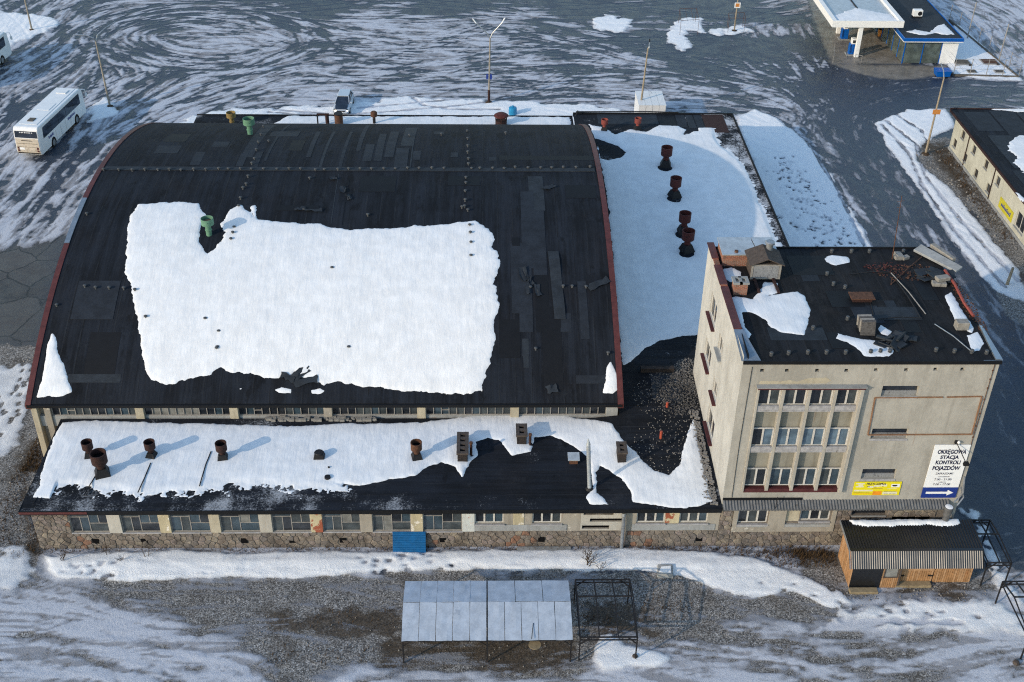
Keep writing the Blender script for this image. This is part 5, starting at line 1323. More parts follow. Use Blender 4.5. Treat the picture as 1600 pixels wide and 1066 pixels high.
# small brick chimney with a concrete top
MB().box(36.75, 37.55, 6.7, 7.35, TZ, TZ + .75).build('chimney', 'brick_red', tower)
ct = MB()
for a, b in ((36.68, 36.85), (37.05, 37.22), (37.45, 37.62)): ct.box(a, b, 6.64, 7.42, TZ + .752, TZ + .88)
ct.box(36.85, 37.45, 6.64, 6.8, TZ + .752, TZ + .88).box(36.85, 37.45, 7.26, 7.42, TZ + .752, TZ + .88)
ct.build('chimney_cap', 'concrete', tower)
# things lying on the roof


RB = [(44.21,6.1),(43.68,2.86),(49.39,7.69),(49.18,2.99),(47.47,10.7),(46.76,9.77),(49.46,11.18),(50.36,9.48)]
x, y = RB[0]
t = thing('rusty_hatch_lid', 'rusty brown hatch box with a flat lid in the middle of the office roof', 'hatch', (x, y, TZ))
MB().box(x - .55, x + .6, y - .2, y + .45, TZ + .02, TZ + .22).build('box', 'rust_deep', t)
MB().box(x - .65, x + .75, y - .28, y + .55, TZ + .222, TZ + .28).build('lid', 'rust_brown', t)
MB().tube([(x + .5, y - .2, TZ + .02), (x + .3, y - 1.6, TZ + .05)], .025, 5).build('strap', 'steel_dark', t)
x, y = RB[1]
t = thing('slab_stack', 'leaning stack of grey concrete slabs over a rusty chimney stub on the office roof', 'slabs', (x, y, TZ))
MB().box(x - .35, x + .35, y - .1, y + .5, TZ, TZ + .5).build('stub', 'brick_sooty', t)
for k in range(4):
    MB().hexa([(x - .5 + .07 * k, y - .45 + .28 * k, TZ + .02), (x + .35 + .05 * k, y - .5 + .28 * k, TZ + .02), (x + .4, y - .3 + .28 * k, TZ + .05), (x - .45, y - .22 + .28 * k, TZ + .05)],
              [(x - .45, y - .2 + .28 * k, TZ + .75 - .06 * k), (x + .35, y - .22 + .28 * k, TZ + .8 - .06 * k), (x + .4, y - .02 + .28 * k, TZ + .82 - .06 * k), (x - .4, y + .02 + .28 * k, TZ + .78 - .06 * k)]).build('slab', 'timber_grey' if k % 2 else 'rubble_dark', t, bevel=.02)
x, y = RB[2]
for k, (dx, dy, dz, lab) in enumerate(((0, .15, 0, 'grey concrete block lying flat under another near the right roof edge'), (.22, .35, .26, 'grey concrete block set across the lower one near the right roof edge'))):
    bl = MB().box(-.42, .42, -.22, .22, 0, .24).build('concrete_block', 'timber_grey', None, bevel=.03)
    bl.location = (x + dx, y + dy, TZ + dz); bl.rotation_euler = (0, 0, .25 if k else -.1); tag(bl, lab, 'concrete block', 'blocks on the office roof')
x, y = RB[3]
bl = MB().box(-.36, .36, -.26, .26, 0, .5).build('concrete_block', 'timber_grey', None, bevel=.03); bl.location = (x, y + .2, TZ); tag(bl, 'upright grey concrete block between the two snow strips at the right roof edge', 'concrete block', 'blocks on the office roof')
x, y = RB[6]
rooted('concrete_block', MB().hexa([(x - .45, y + .6, TZ + .06), (x + 1.35, y - 2.1, TZ + .10), (x + 1.85, y - 1.75, TZ + .22), (x + .15, y + 1.05, TZ + .2)], [(x - .45, y + .6, TZ + .22), (x + 1.35, y - 2.1, TZ + .26), (x + 1.85, y - 1.75, TZ + .36), (x + .15, y + 1.05, TZ + .34)]), 'concrete',
       'long pale concrete slab lying across the far right corner of the office roof', 'concrete block', (x, y, TZ), None, False, .02)
rooted('concrete_block', MB().hexa([(x + .7, y + 1.0, TZ + .1), (x + 1.5, y - .9, TZ + .12), (x + 1.75, y - .8, TZ + .12), (x + 1.0, y + 1.15, TZ + .1)], [(x + .7, y + 1.0, TZ + .4), (x + 1.5, y - .9, TZ + .42), (x + 1.75, y - .8, TZ + .42), (x + 1.0, y + 1.15, TZ + .4)]), 'timber_grey',
       'shorter mottled slab standing on edge outside the long pale slab', 'concrete block', (x, y, TZ), None, False, .02)
MASTB = [(47.45,10.94)][0]
t = thing('aerial_mast', 'thin rusty aerial mast standing near the back edge of the office roof', 'mast', (MASTB[0], MASTB[1], TZ))
MB().tube([(MASTB[0], MASTB[1], TZ), (MASTB[0] - .25, MASTB[1] + .05, TZ + 4.4)], .035, 6, .018).build('pole', 'rust_brown', t)
MB().tube([(MASTB[0] - .45, MASTB[1] + .05, TZ + 4.0), (MASTB[0] - .02, MASTB[1] + .05, TZ + 4.05)], .014, 5).tube([(MASTB[0] - .4, MASTB[1] + .05, TZ + 3.6), (MASTB[0] - .05, MASTB[1] + .05, TZ + 3.63)], .014, 5).build('crossbar', 'rust_brown', t)
POLES = [([(46.87,9.17),(47.58,4.59)], 'thin grey pole lying from the rusty scrap heap towards the roof middle', 'frame_grey'), ([(46.48,7.83),(49.35,11.1)], 'thin rusty pole lying between the felt scraps and the long slab', 'rust_brown'),
         ([(47.77,3.52),(48.97,0.77)], 'thin pale pole lying towards the front right corner of the office roof', 'zinc'), ([(44.27,9.01),(46.81,9.24)], 'thin dark rod lying flat left of the rusty scrap heap', 'steel_dark'),
         ([(44.66,4.05),(47.23,4.18)], 'thin dark rod lying flat right of the leaning slab stack', 'steel_dark'), ([(47.16,4.18),(46.92,8.27)], 'thin dark cable running beside the grey pole on the office roof', 'steel_dark')]
for (a, b), lab, m in POLES:
    mb = MB(); mb.tube([(a[0], a[1], TZ + .06), ((a[0] + b[0]) / 2, (a[1] + b[1]) / 2, TZ + .16), (b[0], b[1], TZ + .06)], .03, 6)
    if 'felt scraps' in lab: mb.tube([(a[0], a[1], TZ + .06), (a[0] + .2, a[1] + .6, TZ + .1), (a[0] + .5, a[1] + .3, TZ + .06)], .025, 5)
    rooted('fallen_pole', mb, m, lab, 'pole', (a[0], a[1], TZ + .03), 'poles lying on the office roof')
def heap(name, label, c, rx, ry, n_, sz, m, z, h=.25, cat='rubble', flat=1.0):
    mb = MB(); rnd = random.Random(len(label))
    for _ in range(n_):
        a = rnd.random() * 6.28; r = math.sqrt(rnd.random())
        x = c[0] + rx * r * math.cos(a); y = c[1] + ry * r * math.sin(a); s = sz * rnd.uniform(.4, 1.3)
        zz = (z(x, y) if callable(z) else z) + h * (1 - r) * rnd.random()
        R = Matrix.Rotation(rnd.random() * 6, 3, 'Z') @ Matrix.Rotation(rnd.uniform(-.6, .6), 3, 'X')
        pts = [Vector((x, y, zz + s * .2)) + R @ Vector((dx * s * .7, dy * s * .45, dz * s * .3 * flat)) for dz in (-1, 1) for dx, dy in ((-1, -1), (1, -1), (1, 1), (-1, 1))]
        mb.hexa(pts[:4], pts[4:])
    o = mb.build(name, m)
    return tag(o, label, cat, None, 'stuff')
heap('scrap', 'heap of rusty wire and scrap near the back of the office roof', RB[5], 1.4, .8, 120, .07, 'rust_red', TZ, .2, 'scrap', .2)
heap('scrap', 'dark rusty litter beside the mast on the office roof', (RB[5][0] + 1.2, RB[5][1] - .4), 2.0, 1.0, 200, .08, 'rust_brown', TZ, .15, 'scrap', .2)
heap('scrap', 'torn felt scraps between the fallen poles on the office roof', (RB[5][0] + 2.6, RB[5][1] - 1.0), 1.0, .7, 24, .55, 'felt_grey', TZ, .3, 'scrap', .12)
heap('scrap', 'tangle of rusty mesh along the right edge of the office roof', (TX1 + .1, 5.4), .35, 3.6, 320, .07, 'rust_brown', TZ, .35, 'scrap', .2)
heap('scrap', 'two pale broken bricks by the back edge of the office roof', [(48.12,11.02)][0], .7, .2, 4, .38, 'timber_grey', TZ, .1, 'scrap')
heap('scrap', 'dark felt rags at the front middle of the office roof', [(45.05,1.77)][0], 1.4, .5, 16, .6, 'felt_grey', TZ, .2, 'scrap', .2)
fl = lambda x, y: 13.9 + 0 * x
T1 = [(38.82,6.66),(39.83,6.95),(40.67,7.09),(41.0,6.52),(40.98,5.13),(40.5,3.65),(40.02,2.47),(38.76,2.73),(38.32,3.25),(38.15,4.04),(37.53,4.85),(36.97,4.85),(36.79,3.25),(37.07,2.6),(36.8,1.96),(36.68,3.25),(36.52,4.85),(36.6,6.37),(36.89,6.52),(37.81,6.38),(38.95,8.11),(39.69,8.11),(39.56,6.95)]
snow_sheet('round snow patch in front of the dark hatch house on the office roof', T1, fl, .07, .1, .12)
snow_sheet('small snow patch by the brick penthouse at the left parapet', [(36.67,9.75),(37.17,9.9),(37.72,9.45),(37.61,8.84),(36.86,8.1),(36.62,8.54)], fl, .07, .07, .14)
snow_sheet('small oval snow patch at the back edge of the office roof', [(43.05,11.0),(43.79,11.4),(44.74,11.17),(44.7,10.54),(43.72,10.15),(43.16,10.46)], fl, .07, .07, .1)
snow_sheet('ragged snow patch at the front middle of the office roof', [(41.66,2.09),(41.97,2.73),(42.67,2.34),(43.15,2.09),(44.05,1.83),(44.59,1.71),(44.67,0.96),(44.23,0.4),(43.64,0.34),(42.89,0.46),(42.58,1.46),(42.03,1.83)], fl, .07, .08, .14)
snow_sheet('small snow patch right of the leaning slab stack', [(44.41,3.12),(44.66,3.52),(45.14,2.86),(44.78,2.34),(44.48,2.6)], fl, .07, .07, .08)
snow_sheet('long snow strip along the right edge of the office roof', [(49.38,6.68),(49.88,7.04),(49.91,5.97),(49.93,4.45),(49.97,3.25),(49.64,2.73),(49.26,3.12),(49.07,3.65),(49.23,5.27)], fl, .07, .08, .1)
snow_sheet('short snow patch at the front right corner of the office roof', [(49.26,2.47),(50.05,2.86),(50.01,1.71),(49.53,0.95),(49.06,0.83),(49.14,1.71)], fl, .07, .08, .1)

# signs on the office front
def text_mesh(body, height, width=None, bold=.0):
    cu = bpy.data.curves.new('letters', 'FONT')
    cu.body = body; cu.size = 1.0; cu.offset = bold; cu.align_x = 'CENTER'; cu.extrude = .0
    tmp = bpy.data.objects.new('letters', cu); COL.objects.link(tmp)
    bpy.context.view_layer.update()
    dg = bpy.context.evaluated_depsgraph_get()
    me = bpy.data.meshes.new_from_object(tmp.evaluated_get(dg))
    co = np.array([v.co[:] for v in me.vertices]); fs = [tuple(p.vertices) for p in me.polygons]
    bpy.data.objects.remove(tmp); bpy.data.curves.remove(cu); bpy.data.meshes.remove(me)
    sy = height / .73
    sx = width / (co[:, 0].max() - co[:, 0].min()) if width else sy
    return [(x * sx, y * sy) for x, y in co[:, :2]], fs
def lettering(parent, body, cx_, z, h, w, m, y, bold=.05):
    vs, fs = text_mesh(body, h, w, bold)
    return MB().add([(cx_ + a, y, z + b) for a, b in vs], fs).build('lettering', m, parent)
S0, S1x, SZ0, SZ1 = 47.95, 50.03, 3.96, 8.0
sg = thing('station_sign', 'tall white vehicle inspection sign with a white arrow on a blue foot', 'sign', (48.99, -.06, SZ0))
MB().box(S0, S1x, -.08, -.03, SZ0 + .82, SZ1).build('board', 'sign_white', sg)
MB().box(S0, S1x, -.082, -.03, SZ0, SZ0 + .817).build('arrow_board', 'navy_sign', sg)
SCX = (S0 + S1x) / 2
for body, z, h, w, dx in (('OKRĘGOWA', 7.36, .30, 1.68, .05), ('STACJA', 6.97, .26, 1.10, .0), ('KONTROLI', 6.57, .28, 1.46, .0), ('POJAZDÓW', 6.13, .29, 1.62, -.02)):
    lettering(sg, body, SCX + dx, z, h, w, 'lettering_navy', -.084, .045)
for body, z, h, w in (('ZAPRASZAMY', 5.78, .15, 1.08), ('CODZIENNIE', 5.57, .08, .70), ('7.00 - 21.00', 5.33, .15, 1.02), ('SOBOTA', 5.15, .08, .44), ('7.00 - 17.00', 4.95, .15, 1.02)):
    lettering(sg, body, SCX - .02, z, h, w, 'lettering_navy', -.084, .02)
za_ = SZ0 + .40
MB().add([(SCX + a, -.086, za_ + b) for a, b in ((-.82, -.08), (.45, -.08), (.45, -.22), (.82, 0), (.45, .22), (.45, .08), (-.82, .08))], [(0, 1, 5, 6), (2, 3, 4), (1, 2, 4, 5)]).build('arrow', 'sign_white', sg)
lp = thing('sign_floodlight', 'black floodlight on a long arm hanging before the white inspection sign', 'floodlight', (49.15, -.02, 8.15))
MB().box(49.05, 49.2, -.12, -.003, 8.1, 8.3).build('bracket', 'steel_dark', lp)
MB().tube([(49.12, -.1, 8.22), (49.55, -1.0, 7.45)], .028, 6).build('arm', 'steel_dark', lp)
MB().hexa([(49.4, -1.1, 7.28), (49.75, -1.1, 7.28), (49.72, -.9, 7.30), (49.43, -.9, 7.30)], [(49.43, -1.12, 7.46), (49.72, -1.12, 7.46), (49.7, -.92, 7.5), (49.45, -.92, 7.5)]).build('lamp_head', 'rubber', lp)
MB().lathe([(.07, 0), (.09, .06), (.05, .14)], 8, (49.24, -.16, 8.2)).build('junction_box', 'sign_white', lp)
B0, B1, BZ0, BZ1 = 43.80, 46.60, 4.16, 5.20
bn = thing('yellow_banner', 'small yellow advertising banner below the lowest strip window', 'banner', (45.2, -.06, BZ0))
MB().box(B0, B1, -.06, -.025, BZ0, BZ1).build('sheet', 'banner_yellow', bn)
lettering(bn, 'PRZYCZEPKA', 45.10, 4.97, .17, 1.15, 'lettering_navy', -.064, .03)
bw = B1 - B0
for u0, u1, v0, v1, m in ((.04, .22, .83, .91, 'banner_pale'), (.09, .19, .70, .82, 'banner_pale'), (.04, .21, .60, .69, 'banner_pale'), (.30, .42, .56, .70, 'banner_pale'), (.43, .55, .62, .76, 'banner_pale'), (.56, .70, .66, .82, 'banner_pale'), (.02, .42, .30, .41, 'banner_pale'),
                          (.02, .36, .22, .25, 'lettering_navy'), (.40, .62, .50, .525, 'rust_bright'), (.01, .42, .10, .13, 'banner_orange'), (.43, .62, .02, .30, 'banner_orange'), (.64, .95, .06, .26, 'banner_pale'), (.66, .92, .28, .30, 'lettering_navy'),
                          (.68, .76, .08, .11, 'lettering_navy'), (.78, .84, .08, .11, 'lettering_navy'), (.86, .93, .08, .11, 'lettering_navy'), (.79, .97, .60, .84, 'sign_white'), (.81, .92, .69, .77, 'hole_black'), (.83, .90, .66, .69, 'hole_black'), (.72, .93, .47, .50, 'banner_pale'),
                          (.28, .34, .62, .66, 'lettering_navy'), (.44, .48, .60, .64, 'lettering_navy'), (.60, .63, .66, .69, 'lettering_navy')):
    MB().add([(B0 + bw * a, -.062 - .0006 * (1 if m in ('lettering_navy', 'hole_black') else 0), BZ0 + (BZ1 - BZ0) * b) for a, b in ((u0, v0), (u1, v0), (u1, v1), (u0, v1))], [(0, 1, 2, 3)]).build('print', m, bn)

# ------------------------------------------------------------------ roof ventilators
def make_vent(label, body='rust_red', skirt='tar', open_top=True, group='red roof ventilators'):
    t = thing('roof_ventilator', label, 'ventilator', (0, 0, 0), group)
    MB().add([(-.36, -.36, -.05), (.36, -.36, -.05), (.36, .36, -.05), (-.36, .36, -.05), (-.19, -.19, .42), (.19, -.19, .42), (.19, .19, .42), (-.19, .19, .42)], [(0, 1, 5, 4), (1, 2, 6, 5), (2, 3, 7, 6), (3, 0, 4, 7), (4, 5, 6, 7)]).build('skirt', skirt, t)
    MB().lathe([(.17, .42), (.17, .62), (.32, .70)], 14, cap=False).build('neck', body, t, smooth=True)
    MB().lathe([(.32, .70), (.335, .72), (.335, 1.16), (.345, 1.17), (.345, 1.22), (.30, 1.22), (.295, .95)], 18, cap=False).build('drum', body, t, smooth=True)
    MB().lathe([(.295, .96), (.001, 1.0)], 14, cap=False).build('damper', 'hole_black', t)  # black disc stands in for the shade inside the open drum
    return t
v0 = make_vent('rusty round ventilator on the snowy front roof', 'rust_deep')
RV = [(-2.27,4.22),(-1.07,2.6),(1.53,4.21),(5.92,4.02),(17.85,4.03),(33.41,51.23),(36.6,51.55),(38.29,43.76),(38.31,37.85),(38.21,31.6),(38.04,28.6)]
VL = [('small rusty ventilator at the left end of the front roof, behind the bigger one', 1.0, None), ('big dark rusty ventilator at the left end of the front roof', 1.42, None), ('lone rusty ventilator between the left pair and the next on the front roof', 1.0, None),
      ('rusty ventilator on the front roof left of the low black cowl', 1.04, None), ('brown open ventilator on the front roof nearest the long sooty chimney', 1.05, 'rust_brown'),
      ('bright red ventilator at the back of the annex nearest the hall roof edge', .95, 'rust_bright'), ('red ventilator with a broken top at the back of the annex', .95, 'rust_bright'),
      ('dark red ventilator alone in the middle of the annex snow', 1.5, 'rust_red'), ('dark red ventilator on the annex snow before the close pair', 1.45, 'rust_red'), ('farther one of the close pair of dark red ventilators on the annex', 1.45, 'rust_red'), ('nearer one of the close pair of dark red ventilators on the annex', 1.5, 'rust_red')]
for i, ((x, y), (lab, sc, m)) in enumerate(zip(RV, VL)):
    v = v0 if i == 0 else copy_thing(v0, (0, 0, 0))
    v.location = (x, y + .1, zr(x, y)); v.rotation_euler = (0, 0, random.uniform(-.4, .4)); v.scale = (sc,) * 3
    v['label'] = lab; v['group'] = 'rusty ventilators on the front roof' if i < 5 else 'red ventilators on the annex roof'
    if m:
        for ch in v.children:
            if ch.name.startswith(('neck', 'drum')):
                ch.material_slots[0].link = 'OBJECT'; ch.material_slots[0].material = mat(m)
# low black cowl
x, y = [(11.84,4.11)][0]; z = zr(x, y)
t = thing('roof_cowl', 'low black box cowl with a grey lid on the snowy front roof', 'cowl', (x, y, z))
MB().hexa([(x - .38, y - .25, z - .05), (x + .38, y - .25, z - .05), (x + .38, y + .4, z - .05), (x - .38, y + .4, z - .05)], [(x - .26, y - .15, z + .42), (x + .26, y - .15, z + .42), (x + .26, y + .3, z + .42), (x - .26, y + .3, z + .42)]).build('body', 'tar', t, bevel=.03)
MB().lathe([(.28, .42), (.30, .45), (.26, .50)], 14, (x, y + .07, z)).build('lid', 'steel_dark', t)
# green and ochre cowls on the barrel roof
def tall_cowl(name, label, x, y, z, m, s=1.0, neck=True):
    t = thing(name, label, 'ventilator', (x, y, z))
    MB().lathe([(.24 * s, -.25), (.24 * s, .42 * s), (.29 * s, .44 * s), (.29 * s, .50 * s), (.24 * s, .52 * s), (.24 * s, .82 * s), (.36 * s, .95 * s)], 16, (x, y, z), False).build('neck', m, t, smooth=True)
    MB().lathe([(.36 * s, .95 * s), (.52 * s, 1.0 * s), (.52 * s, 1.55 * s), (.50 * s, 1.56 * s), (.48 * s, 1.55 * s), (.47 * s, 1.15 * s)], 20, (x, y, z), False).build('drum', m, t, smooth=True)
    MB().lathe([(.47 * s, 1.2 * s), (.2 * s, 1.32 * s), (.001, 1.34 * s)], 16, (x, y, z), False).build('cone', 'rust_line', t, smooth=True)
    MB().lathe([(.03, 0), (.03, .02)], 8, (x + .1, y - .53 * s, z + 1.3 * s)).build('bolt', 'hole_black', t)
    return t
x, y = [(2.78,20.72)][0]
tall_cowl('green_cowl', 'pale green round cowl standing in the notch of the big roof snow', x, y, za(y), 'green_paint', .84)
x, y = [(2.94,37.51)][0]
tall_cowl('green_cowl', 'pale green round cowl at the far crest of the barrel roof', x, y, za(y), 'green_paint', .9)
x, y = [(-1.84,52.62)][0]
tall_cowl('ochre_cowl', 'rusty ochre cowl behind the barrel roof next to the green one', x, y, 4.0, 'ochre_paint', .85)
# dark melt water stain round the cowl is bare felt left by the snow; stubs behind the crest
for (px_, py_), r, h, m, nm, lab in zip([(7.17,52.71),(8.26,52.72),(11.58,53.05),(6.26,52.7)], (.18, .4, .3, .07), (1.1, 1.15, 1.3, .9), ('rust_deep', 'rust_brown', 'rust_brown', 'steel_dark'), ('roof_post', 'roof_pot', 'roof_ventilator', 'roof_post'),
        ('dark rusty post with a flat bar on top behind the barrel roof', 'short rusty pot behind the barrel roof, right of the flat topped post', 'small brown mushroom ventilator alone behind the barrel roof', 'thin black post behind the barrel roof, left of the flat topped one')):
    t = thing(nm, lab, 'vent pipe', (px_, py_, 4.0))
    if nm == 'roof_ventilator':
        MB().lathe([(.14, 0), (.14, .75)], 10, (px_, py_, 4.0)).build('pipe', 'steel_dark', t, smooth=True)
        MB().lathe([(.14, .75), (.32, .82), (.32, 1.2), (.2, 1.3)], 12, (px_, py_, 4.0)).build('drum', m, t, smooth=True)
    else:
        MB().lathe([(r, 0), (r, h)], 12, (px_, py_, 4.0)).build('pipe', m, t, smooth=True)
        if r > .3: MB().lathe([(r * 1.06, h), (r * 1.06, h + .08)], 12, (px_, py_, 4.0)).build('rim', 'steel_dark', t)
        elif r > .1: MB().box(px_ - .95, px_ + .2, py_ - .08, py_ + .08, 4.0 + h, 4.1 + h).build('bar', 'rust_deep', t)
        else: MB().lathe([(.08, 0), (.08, .06)], 8, (px_, py_, 4.0 + h)).build('cap', 'steel_dark', t)
x, y = [(23.68,52.88)][0]
t = thing('wide_cowl', 'wide dark red cowl with posts under its lid behind the barrel roof', 'cowl', (x, y, 4.0))
MB().lathe([(.55, 0), (.55, .55)], 16, (x, y, 4.0)).build('drum', 'rust_deep', t, smooth=True)
for a in (0, 1.57, 3.14, 4.71): MB().box(x + .5 * math.cos(a) - .06, x + .5 * math.cos(a) + .06, y + .5 * math.sin(a) - .06, y + .5 * math.sin(a) + .06, 4.55, 4.95).build('post', 'rust_deep', t)
MB().lathe([(.68, .95), (.68, 1.05), (.45, 1.2), (.001, 1.24)], 18, (x, y, 4.0)).build('lid', 'rust_red', t, smooth=True)
x, y = [(25.08,64.44)][0]
rooted('blue_barrel', MB().lathe([(.42, 0), (.44, .1), (.42, .45), (.44, .5), (.42, .85), (.34, .9), (.14, .92), (.12, 1.05), (.001, 1.06)], 16, (x, y, 0)), 'barrel_blue', 'bright blue barrel in the snow beyond the hall crest', 'barrel', (x, y, 0), None, True)

# chimneys and pipes on the front roof
def chimney(label, px_, w, l, h, holes_, m='brick_sooty'):
    x, y = px_; z = zr(x, y)
    t = thing('roof_chimney', label, 'chimney', (x, y, z), 'sooty chimneys on the front roof')
    MB().box(x - w / 2, x + w / 2, y - l / 2, y + l / 2, z - .1, z + h).build('stack', m, t, bevel=.02)
    c = MB(); r = .09
    ys_ = np.linspace(y - l / 2 - .06, y + l / 2 + .06, 2 * holes_ + 2)
    c.box(x - w / 2 - .06, x - w / 4, ys_[0], ys_[-1], z + h + .002, z + h + .13).box(x + w / 4, x + w / 2 + .06, ys_[0], ys_[-1], z + h + .002, z + h + .13)
    for k in range(holes_ + 1): c.box(x - w / 4, x + w / 4, ys_[2 * k] , ys_[2 * k + 1], z + h + .002, z + h + .12)
    c.build('cap', 'concrete' if False else 'timber_dark', t)
    MB().box(x - w / 4, x + w / 4, y - l / 2, y + l / 2, z + h + .001, z + h + .01).build('flue', 'hole_black', t)
    return t
CH = [(20.69,4.38),(24.38,5.57),(30.51,3.69)]
chimney('long sooty chimney with four flues on the snow, beside a rusty pipe', (CH[0][0], CH[0][1] + .35), .62, 2.0, .62, 4)
chimney('short sooty chimney at the edge of the snow curve on the front roof', (CH[1][0], CH[1][1] + .3), .6, 1.1, .7, 2)
chimney('squat sooty chimney standing in the snow band near the office block', (CH[2][0], CH[2][1] + .3), .52, 1.0, .75, 2)
for (x, y), lab, h in zip([(21.21,4.37),(24.9,5.39)], ('rusty stove pipe right of the long sooty chimney', 'rusty stove pipe right of the short sooty chimney'), (.95, .75)):
    z = zr(x, y); t = thing('stove_pipe', lab, 'pipe', (x, y, z))
    MB().lathe([(.19, -.02), (.16, .06)], 10, (x, y, z)).build('collar', 'tar', t)
    MB().lathe([(.085, .06), (.085, h)], 10, (x, y, z)).build('pipe', 'rust_deep', t, smooth=True)
    MB().lathe([(.11, h), (.11, h + .12)], 10, (x, y, z)).build('cap', 'rust_brown', t, smooth=True)
x, y = [(28.36,1.35)][0]; z = zr(x, y)
t = thing('metal_flue', 'tall slim bright metal flue with a pointed top on the front roof', 'flue', (x, y, z))
MB().lathe([(.26, -.02), (.22, .05), (.17, .12)], 12, (x, y, z)).build('collar', 'tar', t)
MB().tube([(x, y, z + .1), (x - .22, y + .15, z + 3.3)], .125, 12).build('pipe', 'zinc_pale', t, smooth=True)
MB().tube([(x - .22, y + .15, z + 3.3), (x - .25, y + .17, z + 3.75)], .135, 12, .02).build('tip', 'zinc_pale', t, smooth=True)
x, y = [(27.54,3.76)][0]; z = zr(x, y)
t = thing('roof_box', 'small bright metal hood on a rusty box left of the metal flue', 'vent box', (x, y, z))
MB().box(x - .25, x + .25, y - .2, y + .25, z - .02, z + .32).build('box', 'rust_brown', t)
MB().hexa([(x - .36, y - .3, z + .33), (x + .36, y - .3, z + .33), (x + .36, y + .34, z + .45), (x - .36, y + .34, z + .45)], [(x - .36, y - .3, z + .38), (x + .36, y - .3, z + .38), (x + .36, y + .34, z + .5), (x - .36, y + .34, z + .5)]).build('hood', 'zinc_pale', t)
for (x, y), lab in zip([(12.54,2.32),(12.53,3.18)], ('dark oval drain lid in the thin snow on the front roof', 'small dark peg above the drain lid on the front roof')):
    rooted('roof_drain', MB().lathe([(.2 if 'oval' in lab else .08, .0), (.18 if 'oval' in lab else .06, .18)], 12, (x, y, zr(x, y))), 'tar', lab, 'drain', (x, y, zr(x, y)))
# wires poking through the snow
for pts, lab in (([(-1.26,3.64),(-1.57,1.59),(-1.67,0.82)], 'dark cable across the snow below the big rusty ventilator'), ([(5.1,4.67),(5.0,3.5),(4.98,1.56)], 'dark cable across the snow left of the fourth ventilator'), ([(1.62,3.62),(1.55,2.25),(1.45,1.03)], 'dark cable across the snow below the lone ventilator')):
    rooted('roof_cable', MB().tube([(x, y, zr(x, y) + .13) for x, y in pts], .035, 5), 'steel_dark', lab, 'cable', (pts[0][0], pts[0][1], zr(*pts[0]) + .1))
# rubble, brick ledge and orange pipes in the corner by the office block
x, y = [(33.71,12.47)][0]; z = zr(x, y)
rooted('brick_upstand', MB().box(x - 1.1, x + 1.15, y - .18, y + .18, z - .02, z + .32), 'brick_sooty', 'low dark brick upstand on the black roof beside the rubble', 'brick wall', (x, y, z))
for (x, y), h, lab in zip([(33.94,8.71),(33.17,5.7)], (.42, .62), ('short orange vent pipe among the rubble below the office wall', 'taller orange vent pipe on bare felt nearer the front edge')):
    z = zr(x, y); t = thing('orange_pipe', lab, 'pipe', (x, y, z))
    MB().lathe([(.3, -.01), (.25, .03), (.12, .06)], 10, (x, y, z)).build('collar', 'tar', t)
    MB().lathe([(.085, .06), (.085, h)], 10, (x, y, z)).build('pipe', 'orange_pipe', t, smooth=True)
zf1 = lambda x, y: zr(x, y)
for c, rx, ry, n_, sz, m, lab in (([(36.23,12.13)][0], 1.5, 1.9, 1500, .042, 'rubble_pale', 'pale crumbled plaster rubble against the office block wall'), ([(34.42,9.8)][0], 2.6, 2.6, 480, .042, 'rubble_pale', 'pale rubble strewn round the short orange pipe'),
                                  ([(33.39,4.88)][0], 2.2, 2.6, 260, .045, 'rubble_pale', 'few pale crumbs on bare felt round the taller orange pipe'), ([(35.14,10.46)][0], 2.0, 2.6, 900, .08, 'rubble_dark', 'grey grit over the black roof corner by the office block')):
    o = heap('rubble', lab, c, rx, ry, n_, sz, m, zf1, .08)
mb = MB(); rnd = random.Random(5)
for _ in range(520):
    y = rnd.uniform(-.1, 8.5); x = 35.9 - abs(rnd.gauss(0, .28)); s = rnd.uniform(.02, .07)
    mb.box(x - s, x + s, y - s * .8, y + s * .8, zr(x, y) + .0, zr(x, y) + .02 + s * rnd.uniform(.6, 1.4))
tag(mb.build('rubble', 'rubble_pale'), 'row of broken plaster crumbs at the foot of the office side wall', 'rubble', None, 'stuff')
mb = MB()
for _ in range(120):
    x = rnd.uniform(8, 15); y = 8.05 - rnd.random() * .35; s = rnd.uniform(.03, .12)
    mb.box(x - s * 1.5, x + s * 1.5, y - s * .7, y + s * .7, zr(x, y), zr(x, y) + .03 + s * 1.3)
tag(mb.build('rubble', 'timber_grey'), 'broken boards and crumbs at the foot of the clerestory windows', 'rubble', None, 'stuff')

# ------------------------------------------------------------------ timber kiosk with the black sheet roof
hut = thing('timber_kiosk', 'timber plank kiosk with a black corrugated roof at the foot of the office block', 'kiosk', (47, -2.2, 0))
kx0, kx1, kyb, kyl, kyr = 43.45, 50.75, -.95, -3.55, -3.12
def planks(a, b, z0, z1, w, fn, m, parent, gap=.012):
    """vertical boards side by side, each one a piece; fn(u, z, d) -> xyz"""
    k = max(1, round((b - a) / w)); s = (b - a) / k
    for i in range(k):
        u0, u1 = a + i * s + gap, a + (i + 1) * s - gap; d = random.uniform(0, .012)
        top = z1(u0) if callable(z1) else z1; top2 = z1(u1) if callable(z1) else z1
        MB().add([fn(u0, z0, d), fn(u1, z0, d), fn(u1, top2, d), fn(u0, top, d), fn(u0, z0, -.03), fn(u1, z0, -.03), fn(u1, top2, -.03), fn(u0, top, -.03)],
                 [(0, 1, 2, 3), (5, 4, 7, 6), (4, 0, 3, 7), (1, 5, 6, 2), (3, 2, 6, 7), (4, 5, 1, 0)]).build('plank', random.choice([m, m, 'timber_light']), parent)
rz = lambda y: 2.55 + (y - kyb) * .055
